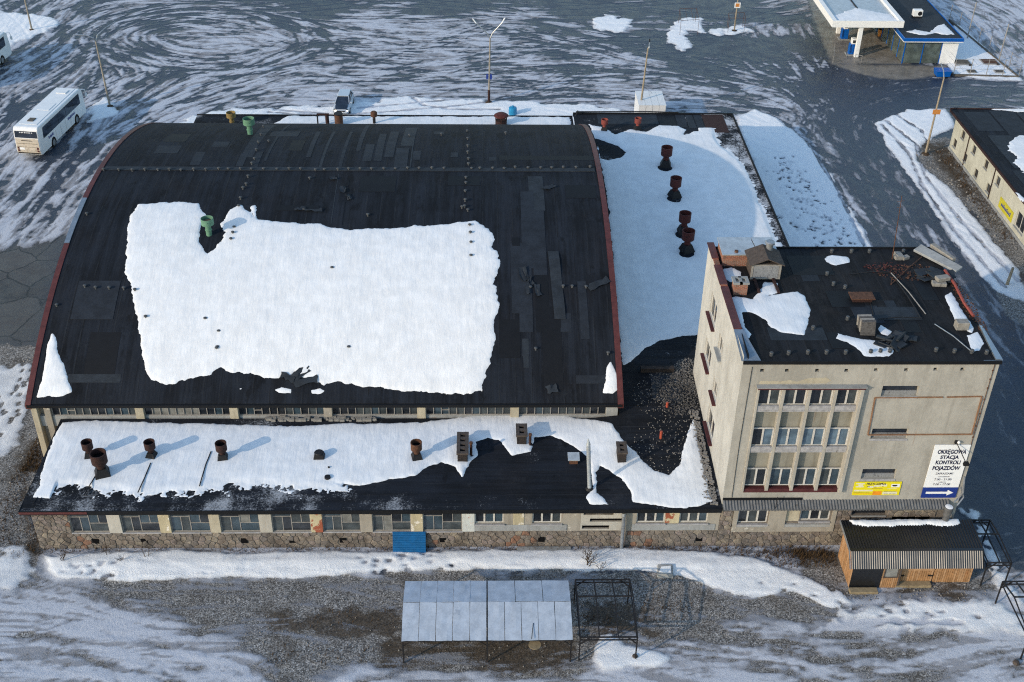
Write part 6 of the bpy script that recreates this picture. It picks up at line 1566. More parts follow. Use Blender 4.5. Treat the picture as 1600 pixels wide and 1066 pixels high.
side = MB().extr([(kx0 + .03, kyb, .05), (kx0 + .03, kyl + .05, .05), (kx0 + .03, kyl + .05, 1.72), (kx0 + .03, -3.0, 2.34), (kx0 + .03, kyb, 2.46)], (.06, 0, 0)).build('side_wall', 'timber_light', hut)
planks(kyl + .04, kyb, .03, lambda y: min(rz(y) - .08, 2.33 + (y + 3.0) * 1.22), .19, lambda u, z, d: (kx0 - d, u, z), 'timber', side)
MB().box(kx1 - .1, kx1, kyr + .05, kyb, .05, 2.35).build('side_wall', 'timber', hut)
MB().box(kx0 + .1, kx1 - .1, kyb - .05, kyb, .05, 2.45).build('rear_wall', 'timber_dark', hut)
front = MB().box(48.52, kx1 - .11, kyr + .04, kyr + .1, .05, 2.2).build('front_wall', 'timber_light', hut)
planks(48.52, kx1, .03, 2.2, .135, lambda u, z, d: (u, kyr - d, z), 'timber', front)
MB().box(kx0, 45.22, kyl, kyl + .06, .06, 1.74).build('porch_panel', 'roof_sheet_black', hut)
MB().box(kx0, 45.22, kyl - .03, kyl + .09, .0, .058).build('threshold', 'zinc', hut)
wp = MB().box(45.25, 46.25, kyl + .05, kyl + .1, .05, 1.78).build('window_panel', 'timber_light', hut)
planks(45.25, 46.25, .03, .84, .11, lambda u, z, d: (u, kyl + .02 - d, z), 'timber', wp)
w_ = MB().box(45.33, 46.17, kyl - .01, kyl + .03, .86, .93).box(45.33, 45.40, kyl - .01, kyl + .03, .93, 1.64).box(46.10, 46.17, kyl - .01, kyl + .03, .93, 1.64).box(45.33, 46.17, kyl - .01, kyl + .03, 1.64, 1.71).build('window', 'timber_dark', hut)
MB().box(45.40, 46.10, kyl + .012, kyl + .025, .93, 1.64).build('pane', 'glass_milky', w_)
MB().box(46.25, 46.35, kyl + .02, kyr + .1, .02, 1.76).build('corner_post', 'timber_dark', hut)
door = MB().box(46.42, 48.45, kyr + .045, kyr + .1, .05, 2.15).build('door', 'timber_light', hut)
planks(46.42, 48.45, .06, 1.08, .14, lambda u, z, d: (u, kyr + .01 - d, z), 'timber', door)
planks(46.42, 48.45, 1.12, 2.14, .14, lambda u, z, d: (u, kyr + .01 - d, z), 'timber', door)
MB().box(46.42, 48.45, kyr - .03, kyr - .015, 1.02, 1.18).bar((46.6, kyr - .025, 2.1), (47.4, kyr - .025, 1.2), .12, .02, (0, 1, 0)).bar((48.3, kyr - .025, 2.1), (47.5, kyr - .025, 1.2), .12, .02, (0, 1, 0)).build('brace', 'timber_light', door)
for a in (46.45, 48.15):
    for z in (.55, 1.55): MB().box(a, a + .3, kyr - .035, kyr - .031 + .012, z, z + .10).build('hinge', 'rubber', door)
for a, b, y, lab in ((43.4, 45.05, kyl - .48, None), (46.2, 48.35, kyr - .42, None)):
    MB().box(a, b, y, y + .40, -.02, .17).build('step', 'timber_step', hut, bevel=.015)
# corrugated roof: back slope and steep front valance
rx0, rx1 = 43.25, 51.05
def corr(x0, x1, pts, n_, amp, m, name, parent):
    vs = []; k = len(pts)
    for i in range(n_ + 1):
        x = x0 + (x1 - x0) * i / n_; d = amp if (i // 2) % 2 else -amp
        for y, z in pts: vs.append((x, y, z + d))
    return MB().add(vs, [(k * i + j, k * i + j + 1, k * (i + 1) + j + 1, k * (i + 1) + j) for i in range(n_) for j in range(k - 1)]).build(name, m, parent)
corr(rx0, rx1, [(-2.95, 2.50), (-.62, 2.70)], 190, .018, 'roof_sheet_black', 'roof_sheet', hut)
vs = []; n_ = 236
gl = [random.uniform(.72, 1.12) for _ in range(40)]
for i in range(n_ + 1):
    x = rx0 + .05 + (rx1 - rx0 - .05) * i / n_; d = .0115 * gl[i // 10] * (1 if (i // 2) % 2 else -1)
    vs += [(x, -2.97 - .787 * d, 2.49 + .617 * d), (x, -3.63 - .787 * d, 1.66 + .617 * d)]
n = N('valance')
n.fin((.012, .013, .016), n.math('ADD', .36, n.math('MULTIPLY', n.noise(1.1, 3), .2)), .8)
n.b.inputs['IOR'].default_value = 1.6
MB().add(vs, [(2 * i + 1, 2 * i, 2 * i + 2, 2 * i + 3) for i in range(n_)]).build('valance_sheet', 'valance', hut)
MB().bar((rx0, -2.96, 2.535), (rx1, -2.96, 2.535), .20, .03).build('ridge_flashing', 'roof_sheet_black', hut)
MB().extr([(rx0 - .04, -.6, 2.72), (rx0 - .04, -2.97, 2.53), (rx0 - .04, -3.67, 1.68), (rx0 - .04, -3.60, 1.60), (rx0 - .04, -2.93, 2.36), (rx0 - .04, -.6, 2.52)], (.035, 0, 0)).build('barge_board', 'zinc', hut)
MB().extr([(rx1 + .005, -.6, 2.72), (rx1 + .005, -2.97, 2.53), (rx1 + .005, -3.67, 1.68), (rx1 + .005, -3.62, 1.62), (rx1 + .005, -2.94, 2.44), (rx1 + .005, -.6, 2.6)], (.035, 0, 0)).build('barge_board', 'roof_sheet_black', hut)
snow_sheet('strip of snow along the back edge of the black kiosk roof', [(43.75, -.62), (43.9, -.95), (44.6, -1.12), (46, -1.12), (47.5, -1.02), (48.3, -1.0), (49.2, -1.12), (50.0, -1.08), (50.35, -.9), (50.3, -.58)], lambda x, y: 2.70 + (y + .62) * .086 + .02, .05, .17, .08)

# ------------------------------------------------------------------ market shelters
FR = [(17.6,-6.72),(26.8,-6.6)]; BK = [(17.58,-4.73),(26.83,-4.59)]
sx0, sx1 = 17.55, 26.80; yf, yr_, yb = -8.95, (FR[0][1] + FR[1][1]) / 2, (BK[0][1] + BK[1][1]) / 2
zf_, zr_, zb_ = 1.80, 2.32, 1.9
sh = thing('market_shelter', 'open market shelter roofed with pale metal sheets on thin dark posts', 'shelter', (22.2, yf, 0))
sm_ = (sx0 + sx1) / 2
def sheet(x0, x1, ya, za0, yb0, zb0, lift, dz=0.0):
    mb = MB(); k = 5; vs = []
    for i in range(k):
        for x in np.linspace(x0, x1, 4):
            t = i / (k - 1)
            vs.append((x + random.uniform(-.008, .008), ya + random.uniform(-.015, .015) * (i in (0, k - 1)) + (yb0 - ya) * t, za0 + (zb0 - za0) * t + lift + random.uniform(-.014, .012)))
    mb.add(vs, [(i * 4 + j, i * 4 + j + 1, (i + 1) * 4 + j + 1, (i + 1) * 4 + j) for i in range(k - 1) for j in range(3)])
    q = len(vs)
    mb.v += [(x, y, z - .012) for x, y, z in vs]
    mb.f += [tuple(q + i for i in reversed(f)) for f in list(mb.f)]
    b = [0, 1, 2, 3, 7, 11, 15, 19, 18, 17, 16, 12, 8, 4]
    mb.f += [(b[(i + 1) % 14], b[i], q + b[i], q + b[(i + 1) % 14]) for i in range(14)]
    return mb.build('roof_sheet', 'shelter_sheet', sh)
for h0, h1, k, kb in ((sx0, sm_ - .03, 5, 5), (sm_ + .03, sx1, 5, 3)):
    s = (h1 - h0) / k
    for i in range(k): sheet(h0 + i * s + .014, h0 + (i + 1) * s - .014, yf, zf_, yr_ - .01, zr_, .02 + .004 * (i % 2))
    s = (h1 - h0) / kb
    for i in range(kb): sheet(h0 + i * s + .014 * (1 if kb == 3 else .5), h0 + (i + 1) * s - .014 * (1 if kb == 3 else .5), yr_ + .01, zr_, yb, zb_, .024 + .006 * (i % 2))
for x in (sx0 + .08, sm_, sx1 - .08):
    for y, z in ((yf + .08, zf_), (yb - .08, zb_)):
        MB().box(x - .04, x + .04, y - .04, y + .04, 0, z - .03).build('post', 'steel_dark', sh)
    MB().bar((x, yf, zf_ - .02), (x, yr_, zr_ - .02), .05).bar((x, yr_, zr_ - .02), (x, yb, zb_ - .02), .05).build('rafter', 'steel_dark', sh)
for y, z in ((yf + .02, zf_ - .03), (yr_, zr_ - .03), (yb - .02, zb_ - .03)):
    MB().box(sx0, sx1, y - .03, y + .03, z - .03, z + .03).build('rail', 'steel_dark', sh)
fb = MB()
for x, s in ((sx0 + .08, 1), (sm_, 1), (sm_, -1), (sx1 - .08, -1)):
    fb.bar((x, yf + .08, zf_ - .5), (x + s * .45, yf + .06, zf_ - .08), .035)
fb.build('brace', 'steel_dark', sh)
sx_, sy_ = [(24.62,-8.42)][0]
rooted('loose_rod', MB().tube([(sx_ - .06, sy_ - .55, 1.93), (sx_ + .06, sy_ + .45, 2.06)], .02, 5), 'steel_dark', 'thin dark rod lying on the right half of the shelter roof', 'rod', (sx_, sy_, 1.98))
rooted('round_board', MB().lathe([(.34, 0), (.34, .03)], 20, (24.75, yf + .12, 1.30)), 'timber_step', 'round wooden board under the front edge of the market shelter', 'board', (24.75, yf + .12, 1.30))
def frame_thing(label, x0, x1, yf0, yb0, zf0, zr0, zb0, nr=4, hang=True):
    t = thing('bare_frame', label, 'metal frame', ((x0 + x1) / 2, yf0, 0), 'bare shelter frames')
    ym = (yf0 + yb0) / 2 + (yb0 - yf0) * .12
    for x in (x0, x1):
        MB().bar((x, yf0, 0), (x, yf0, zf0), .07).build('post', 'steel_dark', t)
        MB().bar((x, yb0, 0), (x, yb0, zb0), .07).build('post', 'steel_dark', t)
    for i in range(nr):
        x = x0 + (x1 - x0) * i / (nr - 1)
        MB().bar((x, yf0, zf0), (x, ym, zr0), .06).bar((x, ym, zr0), (x, yb0, zb0), .07).build('rafter', 'steel_dark', t)
    for y, z in ((yf0, zf0), (ym, zr0), (yb0, zb0)): MB().bar((x0, y, z), (x1, y, z), .07).build('rail', 'steel_dark', t)
    b = MB()
    for x, s in ((x0, 1), (x1, -1)):
        b.bar((x, yf0, zf0 - .22), (x1 if s > 0 else x0, yf0, zf0 - .22), .06) if s > 0 else None
        b.bar((x, yb0, zb0 - .55), (x + s * .6, yb0, zb0), .055).bar((x, yf0, zf0 - .55), (x + s * .55, yf0, zf0), .055)
        b.bar((x, yf0, zf0 - .22), (x, yb0, zb0 - .22), .06)
    b.bar((x0, yb0, zb0 - .22), (x1, yb0, zb0 - .22), .06)
    b.build('brace', 'steel_dark', t)
    return t
frame_thing('bare dark steel frame without a roof right beside the sheet roofed shelter', 27.2, 30.3, -8.8, -4.6, 1.85, 2.25, 1.9)
frame_thing('long bare frame over the trodden snow behind the timber kiosk', 51.35, 52.75, -3.35, .25, 1.85, 2.0, 1.85, 3)
frame_thing('bare frame at the right picture edge, in front of the kiosk', 51.65, 53.9, -8.9, -4.9, 1.85, 2.25, 1.9, 4)
for p, lab in (([(30.3,-8.65)][0], 'dark stone under the right front post of the bare frame'), ([(51.26,-9.23)][0], 'dark foot block under the frame at the right picture edge')):
    rooted('footing_stone', MB().lathe([(.17, 0), (.19, .08), (.14, .2), (.001, .23)], 7, (p[0], p[1], 0)), 'timber_dark', lab, 'stone', (p[0], p[1], 0), 'stones under the frame posts')
# blue panel leaning on the plinth, concrete box in the snow
t = thing('blue_board', 'bright blue ribbed panel leaning on the stone base under the steel windows', 'board', ((16.55 + 18.52) / 2, -.4, 0))
MB().hexa([(16.52, -.55, .02), (18.50, -.55, .02), (18.50, -.50, .02), (16.52, -.50, .02)], [(16.52, -.12, 1.38), (18.50, -.12, 1.38), (18.50, -.06, 1.38), (16.52, -.06, 1.38)]).build('sheet', 'blue_panel', t)
for i in range(9):
    z = .12 + i * .15; y = -.55 + (z - .02) / 1.36 * .43
    MB().bar((16.55, y - .012, z), (18.47, y - .012, z), .02, .02).build('rib', 'blue_panel', t)
c = [(32.23,-2.62),(33.22,-2.63)]
cx0, cy0 = c[0]; cx1 = c[1][0]
t = thing('concrete_box', 'small concrete manhole box with a snowy lid in the front snow bank', 'manhole', ((cx0 + cx1) / 2, cy0, 0))
MB().hexa([(cx0, cy0, 0), (cx1, cy0 - .1, 0), (cx1 + .1, cy0 + .75, 0), (cx0 + .1, cy0 + .8, 0)], [(cx0 + .06, cy0 + .06, .32), (cx1 - .06, cy0 - .02, .30), (cx1, cy0 + .7, .42), (cx0 + .12, cy0 + .74, .4)]).build('box', 'concrete', t, bevel=.03)
MB().hexa([(cx0 + .12, cy0 + .12, .325), (cx1 - .14, cy0 + .06, .315), (cx1 - .1, cy0 + .58, .415), (cx0 + .3, cy0 + .52, .40)], [(cx0 + .14, cy0 + .14, .36), (cx1 - .16, cy0 + .08, .35), (cx1 - .12, cy0 + .56, .44), (cx0 + .32, cy0 + .5, .43)]).build('snow_cap', 'snow', t, bevel=.01)

# ------------------------------------------------------------------ coaches
def make_bus(label):
    L, W, Hh = 11.2, 2.46, 3.15
    t = thing('coach', label, 'coach', (0, 0, 0), 'white coaches on the lot')
    w = W / 2
    prof = [(.0, .45), (-.05, .9), (.02, 2.1), (.12, 2.95), (.35, 3.15), (10.5, 3.15), (10.95, 2.9), (11.18, 1.6), (11.2, .5), (11.0, .32), (.2, .32)]
    MB().extr([(-w, y, z) for y, z in prof], (W, 0, 0)).build('body', 'bus_white', t, bevel=.07)
    MB().extr([(-w + .08, y, z) for y, z in ((-.02, .5), (-.068, .9), (.0, 2.05), (.01, 2.05), (.0, .5))], (W - .16, 0, 0)).build('rear_panel', 'bus_dirt', t)
    MB().box(-w + .12, w - .12, -.085, -.045, .52, .62).build('bumper_strip', 'rubber', t)
    rw = MB().add([(-w + .1, .012, 2.12), (w - .1, .012, 2.12), (w - .12, .085, 2.78), (-w + .12, .085, 2.78)], [(0, 1, 2, 3)]).build('rear_window', 'glass_car', t)
    lm = MB()
    for i in range(8): lm.box(-.62 + i * .17, -.62 + i * .17 + .09 + .03 * (i % 2), .035, .055, 2.62, 2.70)
    lm.build('lettering', 'bus_white', rw)
    lm = MB()
    for i in range(11): lm.box(-.55 + i * .1, -.55 + i * .1 + .065, -.06, -.028, 1.82, 1.88)
    lm.build('rear_lettering', 'steel_dark', t)
    MB().box(-.85, -.35, -.085, -.06, .92, 1.14).build('number_plate', 'bus_white', t)
    MB().box(-w + .2, w - .2, -.075, -.04, 1.55, 1.565).box(-w + .2, w - .2, -.08, -.05, 1.2, 1.21).build('engine_flap_seam', 'steel_dark', t)
    for s in (-1, 1):
        for z in (.72, .98, 1.24): MB().box(s * (w - .26) - .09, s * (w - .26) + .09, -.09, -.06, z, z + .2).build('tail_light', 'rust_red', t) if z < 1.2 else None
        x = s * (w + .002)
        q = [(1.0, 1.72), (1.15, 2.80), (10.1, 2.80), (10.1, 1.72)]
        MB().extr([(x, a, b) for a, b in (q if s > 0 else q[::-1])], (s * .008, 0, 0)).build('side_window', 'glass_car', t)
        f = MB()
        for a in (2.9, 4.7, 6.5, 8.3): f.box(min(x, x + s * .012), max(x, x + s * .012), a, a + .05, 1.74, 2.78)
        f.build('window_bar', 'rubber', t)
        for y in (2.9, 8.7):
            a = MB(); k = 12
            pts = [(x, y + .58 * math.cos(j * math.pi / k), .35 + .72 * math.sin(j * math.pi / k)) for j in range(k + 1)]
            a.extr(pts if s < 0 else pts[::-1], (s * .006, 0, 0)).build('wheel_arch', 'hole_black', t)
            wh = MB()
            for r, x0, x1 in ((.50, .26, .0),):
                vs = [(x - s * .25 * (1 - e), y + r * rr * math.cos(j * 2 * math.pi / 18), .5 + r * rr * math.sin(j * 2 * math.pi / 18)) for e, rr in ((0, 1), (.9, 1), (1.06, .9), (1.06, .62)) for j in range(18)]
                wh.add(vs, [(k2 * 18 + j, k2 * 18 + (j + 1) % 18, (k2 + 1) * 18 + (j + 1) % 18, (k2 + 1) * 18 + j) for k2 in range(3) for j in range(18)])
            o = wh.build('wheel', 'rubber', t, smooth=True)
            MB().add([(x + s * .012, y + .31 * math.cos(j * math.pi / 7), .5 + .31 * math.sin(j * math.pi / 7)) for j in range(14)], [tuple(range(14))]).build('rim', 'zinc', o)
        fl_ = MB()
        for a in (3.7, 4.9, 6.1, 7.3): fl_.box(min(x, x + s * .006), max(x, x + s * .006), a, a + .015, .45, 1.5)
        fl_.build('locker_seam', 'steel_dark', t)
        m_ = MB().tube([(s * (w - .2), 11.0, 2.85), (s * (w + .15), 11.35, 2.75), (s * (w + .2), 11.4, 2.3)], .04, 6).box(s * (w + .2) - .1, s * (w + .2) + .1, 11.33, 11.45, 1.95, 2.35)
        m_.build('mirror', 'bus_white', t)
    x = w + .012
    lt = MB(); rnd = random.Random(3)
    for a, k in ((6.7, 9), (2.0, 6)):
        for j in range(k): lt.box(x, x + .004, a + j * .2, a + j * .2 + .13, 1.2 + rnd.uniform(0, .06), 1.48 + rnd.uniform(-.05, .05))
    lt.build('side_lettering', 'navy_sign', t)
    MB().add([(w - .1, 10.62, 1.5), (w - .1, 11.1, 1.5), (-w + .1, 11.1, 1.5), (-w + .1, 10.62, 1.5)], [(0, 1, 2, 3)]).build('dashboard', 'rubber', t)
    MB().add([(-w + .1, 11.205, 1.35), (w - .1, 11.205, 1.35), (w - .12, 10.985, 2.85), (-w + .12, 10.985, 2.85)], [(0, 3, 2, 1)]).build('windscreen', 'glass_car', t)
    MB().box(-w + .35, w - .35, .9, 10.3, 3.152, 3.19).build('roof_rail', 'bus_white', t, bevel=.02)
    MB().box(-.38, .22, 1.55, 2.35, 3.192, 3.26).build('roof_hatch', 'asphalt_hatch', t, bevel=.02)
    MB().box(-.5, .5, 8.8, 9.7, 3.192, 3.27).build('roof_hatch', 'bus_white', t, bevel=.02)
    MB().box(-.6, .6, 4.4, 6.2, 3.192, 3.23).build('roof_unit', 'bus_white', t, bevel=.02)
    return t
bus = make_bus('white coach with a dirty beige rear parked left behind the hall')
bus.location = (-21.95, 53.65, 0); bus.rotation_euler = (0, 0, RAD(-7.5)); bus.scale = (1, .95, 1)
copy_thing(bus, (-34.7, 69.4, 0), RAD(-6.0), 1.0, 'white coach cut off by the left picture edge', 'white coaches on the lot')

# ------------------------------------------------------------------ car
def make_car():
    t = thing('car', 'silver white hatchback parked nose first beyond the hall', 'car', (0, 0, 0))
    # x right, y forward; nose at y = 0, tail at y = -4.2
    secs = [(-.02, .62, .32, .52), (-.18, .78, .24, .68), (-.55, .85, .2, .80), (-1.15, .87, .2, .92), (-2.2, .88, .2, .97), (-3.3, .87, .2, .99), (-3.95, .83, .24, .98), (-4.18, .74, .35, .88)]
    vs = []; k = 10
    for y, w, z0, z1 in secs:
        h = z1 - z0
        vs += [(-w * .9, y, z0), (-w, y, z0 + h * .35), (-w, y, z0 + h * .7), (-w * .93, y, z0 + h * .95), (-w * .6, y, z1 + .02), (w * .6, y, z1 + .02), (w * .93, y, z0 + h * .95), (w, y, z0 + h * .7), (w, y, z0 + h * .35), (w * .9, y, z0)]
    MB().add(vs, [(i * k + j, (i + 1) * k + j, (i + 1) * k + (j + 1) % k, i * k + (j + 1) % k) for i in range(len(secs) - 1) for j in range(k)] + [tuple(range(k)), tuple(reversed(range((len(secs) - 1) * k, len(secs) * k)))]).build('body', 'car_paint', t, smooth=True)
    # glasshouse
    base = [(-.74, -1.08), (.74, -1.08), (.78, -2.4), (.74, -3.9), (-.74, -3.9), (-.78, -2.4)]
    top = [(-.56, -1.95), (.56, -1.95), (.58, -2.7), (.54, -3.55), (-.54, -3.55), (-.58, -2.7)]
    MB().add([(x, y, .93) for x, y in base] + [(x, y, 1.43) for x, y in top], [(i, 6 + i, 6 + (i + 1) % 6, (i + 1) % 6) for i in range(6)] + [tuple(reversed(range(6, 12)))]).build('window', 'glass_car', t)
    MB().add([(x * s, y, z) for s, z in ((1.0, 1.432), (.97, 1.50)) for x, y in [(-.58, -1.86), (.58, -1.86), (.60, -2.7), (.56, -3.66), (-.56, -3.66), (-.60, -2.7)]],
             [(i, (i + 1) % 6, 6 + (i + 1) % 6, 6 + i) for i in range(6)] + [tuple(range(6, 12)), tuple(reversed(range(6)))]).build('roof', 'car_paint', t)
    p = MB()
    for s in (-1, 1):
        p.bar((s * .76, -1.05, .95), (s * .58, -1.93, 1.45), .07).bar((s * .79, -2.4, .95), (s * .60, -2.6, 1.44), .06).bar((s * .76, -3.85, .95), (s * .56, -3.58, 1.45), .10)
    p.build('pillar', 'car_paint', t)
    MB().add([(-.58, -.15, .715), (.58, -.15, .715), (.66, -.6, .86), (.62, -1.05, .965), (-.62, -1.05, .965), (-.66, -.6, .86)], [tuple(range(6))]).build('bonnet', 'glass_car', t)
    MB().box(-.42, .42, -.03, .012, .48, .60).build('grille', 'rubber', t)
    MB().box(-.26, .26, -.01, .02, .40, .50).build('number_plate', 'bus_white', t)
    for s in (-1, 1):
        MB().hexa([(s * .62 - .14, -.2, .56), (s * .62 + .14, -.26, .56), (s * .62 + .14, -.1, .56), (s * .62 - .14, -.0, .56)], [(s * .62 - .14, -.25, .71), (s * .62 + .14, -.32, .71), (s * .62 + .14, -.18, .68), (s * .62 - .14, -.06, .68)]).build('headlight', 'glass_blue', t)
        MB().box(s * .95 - .09, s * .95 + .09, -1.35, -1.2, .95, 1.08).build('mirror', 'car_paint', t, bevel=.02)
        for y in (-.85, -3.35):
            o = MB()
            vs = [(s * xx, y + r * math.cos(j * math.pi / 9), .31 + r * math.sin(j * math.pi / 9)) for xx, r in ((.66, .31), (.86, .31), (.885, .28), (.885, .18)) for j in range(18)]
            o.add(vs, [(q * 18 + j, q * 18 + (j + 1) % 18, (q + 1) * 18 + (j + 1) % 18, (q + 1) * 18 + j) for q in range(3) for j in range(18)])
            w_ = o.build('wheel', 'rubber', t, smooth=True)
            MB().add([(s * .887, y + .19 * math.cos(j * math.pi / 7), .31 + .19 * math.sin(j * math.pi / 7)) for j in range(14)], [tuple(range(14))]).build('rim', 'zinc', w_)
    return t
car = make_car()
car.location = (*[(7.08,63.91)][0], .02); car.rotation_euler = (0, 0, RAD(177))

# ------------------------------------------------------------------ white cabinet hut behind the annex
wk = thing('white_box_hut', 'white panelled box hut standing behind the far annex edge', 'hut', (39.4, 63, 0))
MB().box(38.0, 40.75, 61.6, 65.3, 0, 2.36).build('body', 'cabinet_white', wk)
rp = MB()
for i in range(4):
    a = 37.95 + i * .7125
    MB().box(a + .012, a + .70, 61.55, 65.35, 2.362, 2.41).build('roof_panel', 'cabinet_white', wk)
for i in range(3):
    MB().box(38.7 + i * .68, 38.715 + i * .68, 61.585, 61.599, .1, 2.3).build('seam', 'frame_grey', wk)
MB().box(37.99, 40.76, 61.585, 61.599, 1.5, 1.515).build('seam', 'frame_grey', wk)

# ------------------------------------------------------------------ lamp posts and poles
def post(name, label, base, h, top=None, m='pole_concrete', arms=(), r=.12, cat='lamp post', foot=True, box=None):
    x, y = base; tx, ty = top or (x, y)
    t = thing(name, label, cat, (x, y, 0))
    MB().tube([(x, y, 0), (tx, ty, h)], r, 8, r * .6).build('pole', m, t, smooth=True)
    for pts, head in arms:
        MB().tube(pts, .06, 6).build('arm', m if m == 'steel_dark' else 'zinc', t, smooth=True)
        if head:
            p, q = Vector(pts[-2]), Vector(pts[-1]); d = (q - p).normalized()
            MB().hexa([q - d * .05 + Vector((-.07, -.07, -.06)), q - d * .05 + Vector((.07, -.07, -.06)), q - d * .05 + Vector((.07, .07, -.06)), q - d * .05 + Vector((-.07, .07, -.06))],
                      [q + d * .5 + Vector((-.07, -.07, .07)), q + d * .5 + Vector((.07, -.07, .07)), q + d * .5 + Vector((.07, .07, .07)), q + d * .5 + Vector((-.07, .07, .07))]).build('lamp_head', head, t, bevel=.03)
    if foot: MB().lathe([(.42, 0), (.34, .12), (.14, .2)], 8, (x, y, 0)).build('foot', 'twig', t)
    return t
b = [(-17.52,66.12)][0]
post('lamp_post', 'grey lamp post with two curved arms by the left coach', b, 7.1, (b[0] - .25, b[1] + .1), 'pole_concrete',
     [([(b[0] - .25, b[1] + .1, 7.05), (b[0] - .35, b[1], 7.5), (b[0] - 1.1, b[1] - .1, 7.85), (b[0] - 2.3, b[1] - .2, 7.9)], None), ([(b[0] - .25, b[1] + .1, 7.05), (b[0], b[1] + .3, 7.75), (b[0] + .7, b[1] + 1.1, 8.2), (b[0] + 1.5, b[1] + 2.0, 8.5)], None)])
b = [(22.59,67.62)][0]
t = post('lamp_post', 'lamp post with two white lamp heads spread like a V', b, 7.2, (b[0] + .1, b[1]), 'pole_concrete',
     [([(b[0] + .1, b[1], 7.15), (b[0] - .2, b[1], 7.7), (b[0] - 1.25, b[1], 8.75), (b[0] - 1.35, b[1], 8.85)], 'sign_white'), ([(b[0] + .1, b[1], 7.15), (b[0] + .35, b[1], 7.75), (b[0] + 1.25, b[1], 8.75), (b[0] + 1.35, b[1], 8.9)], 'sign_white')])
MB().box(b[0] - .30, b[0] - .10, b[1] - .16, b[1] - .12, 2.75, 3.3).box(b[0] + .10, b[0] + .32, b[1] - .16, b[1] - .12, 2.72, 3.3).build('notice_plate', 'navy_sign', t)
MB().tube([(b[0], b[1], .05), (b[0], b[1], 1.5)], .14, 8, .13).build('sleeve', 'rust_deep', t, smooth=True)
b = [(38.27,62.94)][0]
t = post('lamp_post', 'wooden lamp post rising before the white box hut', b, 8.0, (b[0] + .35, b[1]), 'pole_wood', [([(b[0] + .32, b[1], 7.3), (b[0] + .5, b[1] + .3, 8.0), (b[0] + .6, b[1] + 1.0, 8.2)], 'steel_dark'), ])
MB().tube([(b[0] + .15, b[1], 4.0), (b[0] + 3.2, b[1] + 4.5, .1)], .015, 4).build('stay_wire', 'steel_dark', t)
b = [(66.23,55.32)][0]
t = post('lamp_post', 'wooden pole with a small orange sign by the right building', b, 8.1, (b[0] + .1, b[1]), 'pole_wood', [([(b[0] + .1, b[1], 8.0), (b[0] + .1, b[1] + .5, 8.6), (b[0] + .1, b[1] + 1.5, 8.9)], None)])
MB().box(b[0] - .30, b[0] + .45, b[1] - .2, b[1] - .16, 4.35, 4.85).build('sign_plate', 'sign_orange', t)
MB().tube([(b[0] + .1, b[1], 4.7), (b[0] + 2.6, b[1] + .4, 4.9)], .015, 4).build('wire', 'steel_dark', t)
b = [(-32.77,88.92)][0]
post('lamp_post', 'grey pole standing in the snow at the top left picture corner', b, 7.6, (b[0] - .1, b[1]), 'pole_concrete')
b = [(53.09,90.22)][0]
t = post('sign_pole', 'grey pole with a small white and orange sign at the top picture edge', b, 7.0, (b[0], b[1]), 'pole_wood', (), .1, 'sign pole')
MB().box(b[0] - .36, b[0] + .36, b[1] - .16, b[1] - .12, 3.0, 3.65).build('sign_plate', 'sign_white', t)
MB().box(b[0] - .24, b[0] + .24, b[1] - .166, b[1] - .161, 3.12, 3.56).build('sign_print', 'sign_orange', t)
b = [(65.29,30.36)][0]
rooted('short_post', MB().tube([(b[0], b[1], 0), (b[0] + .1, b[1], 1.7)], .14, 8, .11), 'pole_wood', 'short weathered wooden post at the right picture edge', 'post', (b[0], b[1], 0), None, True)
for pts, lab in (([(46.08,88.53),(48.36,89.02),(46.52,92.87),(48.66,93.14)], 'thin rusty stall frame on the left snow island at the back'), ([(52.17,89.53),(54.17,89.57),(52.4,91.35),(54.38,91.62)], 'thin rusty stall frame by the sign pole at the back')):
    t = thing('stall_frame', lab, 'metal frame', (*pts[0], 0), 'thin stall frames at the back')
    for x, y in pts: MB().bar((x, y, 0), (x, y, 1.9), .035).build('post', 'rust_brown', t)
    for i, j in ((0, 1), (1, 3), (3, 2), (2, 0)): MB().bar((*pts[i], 1.9), (*pts[j], 1.9), .035).build('rail', 'rust_brown', t)
    for k in (.33, .66): MB().bar((pts[0][0] + (pts[1][0] - pts[0][0]) * k, pts[0][1], 1.9), (pts[2][0] + (pts[3][0] - pts[2][0]) * k, pts[2][1], 1.9), .03).build('rafter', 'rust_brown', t)

# ------------------------------------------------------------------ filling station
cpy = thing('station_canopy', 'flat white filling station canopy on white columns', 'canopy', (66.1, 81.8, 0))
X0, X1, Y0, Y1, Z0_, Z1_ = 62.55, 70.9, 81.35, 103.0, 3.72, 4.5
for a, b, c, d in ((X0, X1, Y0, Y0 + .25), (X0, X0 + .5, Y0 + .25, Y1), (X1 - .5, X1, Y0 + .25, Y1)):
    MB().box(a, b, c, d, Z0_, Z1_).build('fascia', 'white_paint', cpy)
MB().box(X0 + .5, X1 - .5, Y0 + .25, Y1, Z0_ + .02, Z1_ - .30).build('deck', 'zinc_pale', cpy)
MB().box(66.7, 66.85, Y0 + 1.6, Y1, Z1_ - .299, Z1_ - .22).build('deck_joint', 'steel_dark', cpy)
MB().box(65.85, 66.35, 81.6, 82.0, 0, Z0_ + .01).build('column', 'white_paint', cpy, bevel=.02)
MB().box(65.7, 66.2, 89.6, 90.0, 0, Z0_ + .01).build('column', 'white_paint', cpy, bevel=.02)
snow_sheet('thin snow on the filling station canopy, heaped at its front edge', [(X0 + .55, Y0 + .3), (X1 - .55, Y0 + .3), (X1 - .55, 84.6), (68.3, 85.6), (66.8, 87.0), (65.0, 85.4), (X0 + .55, 83.8)], lambda x, y: Z1_ - .30 + 0 * x, .1, .16, .3)
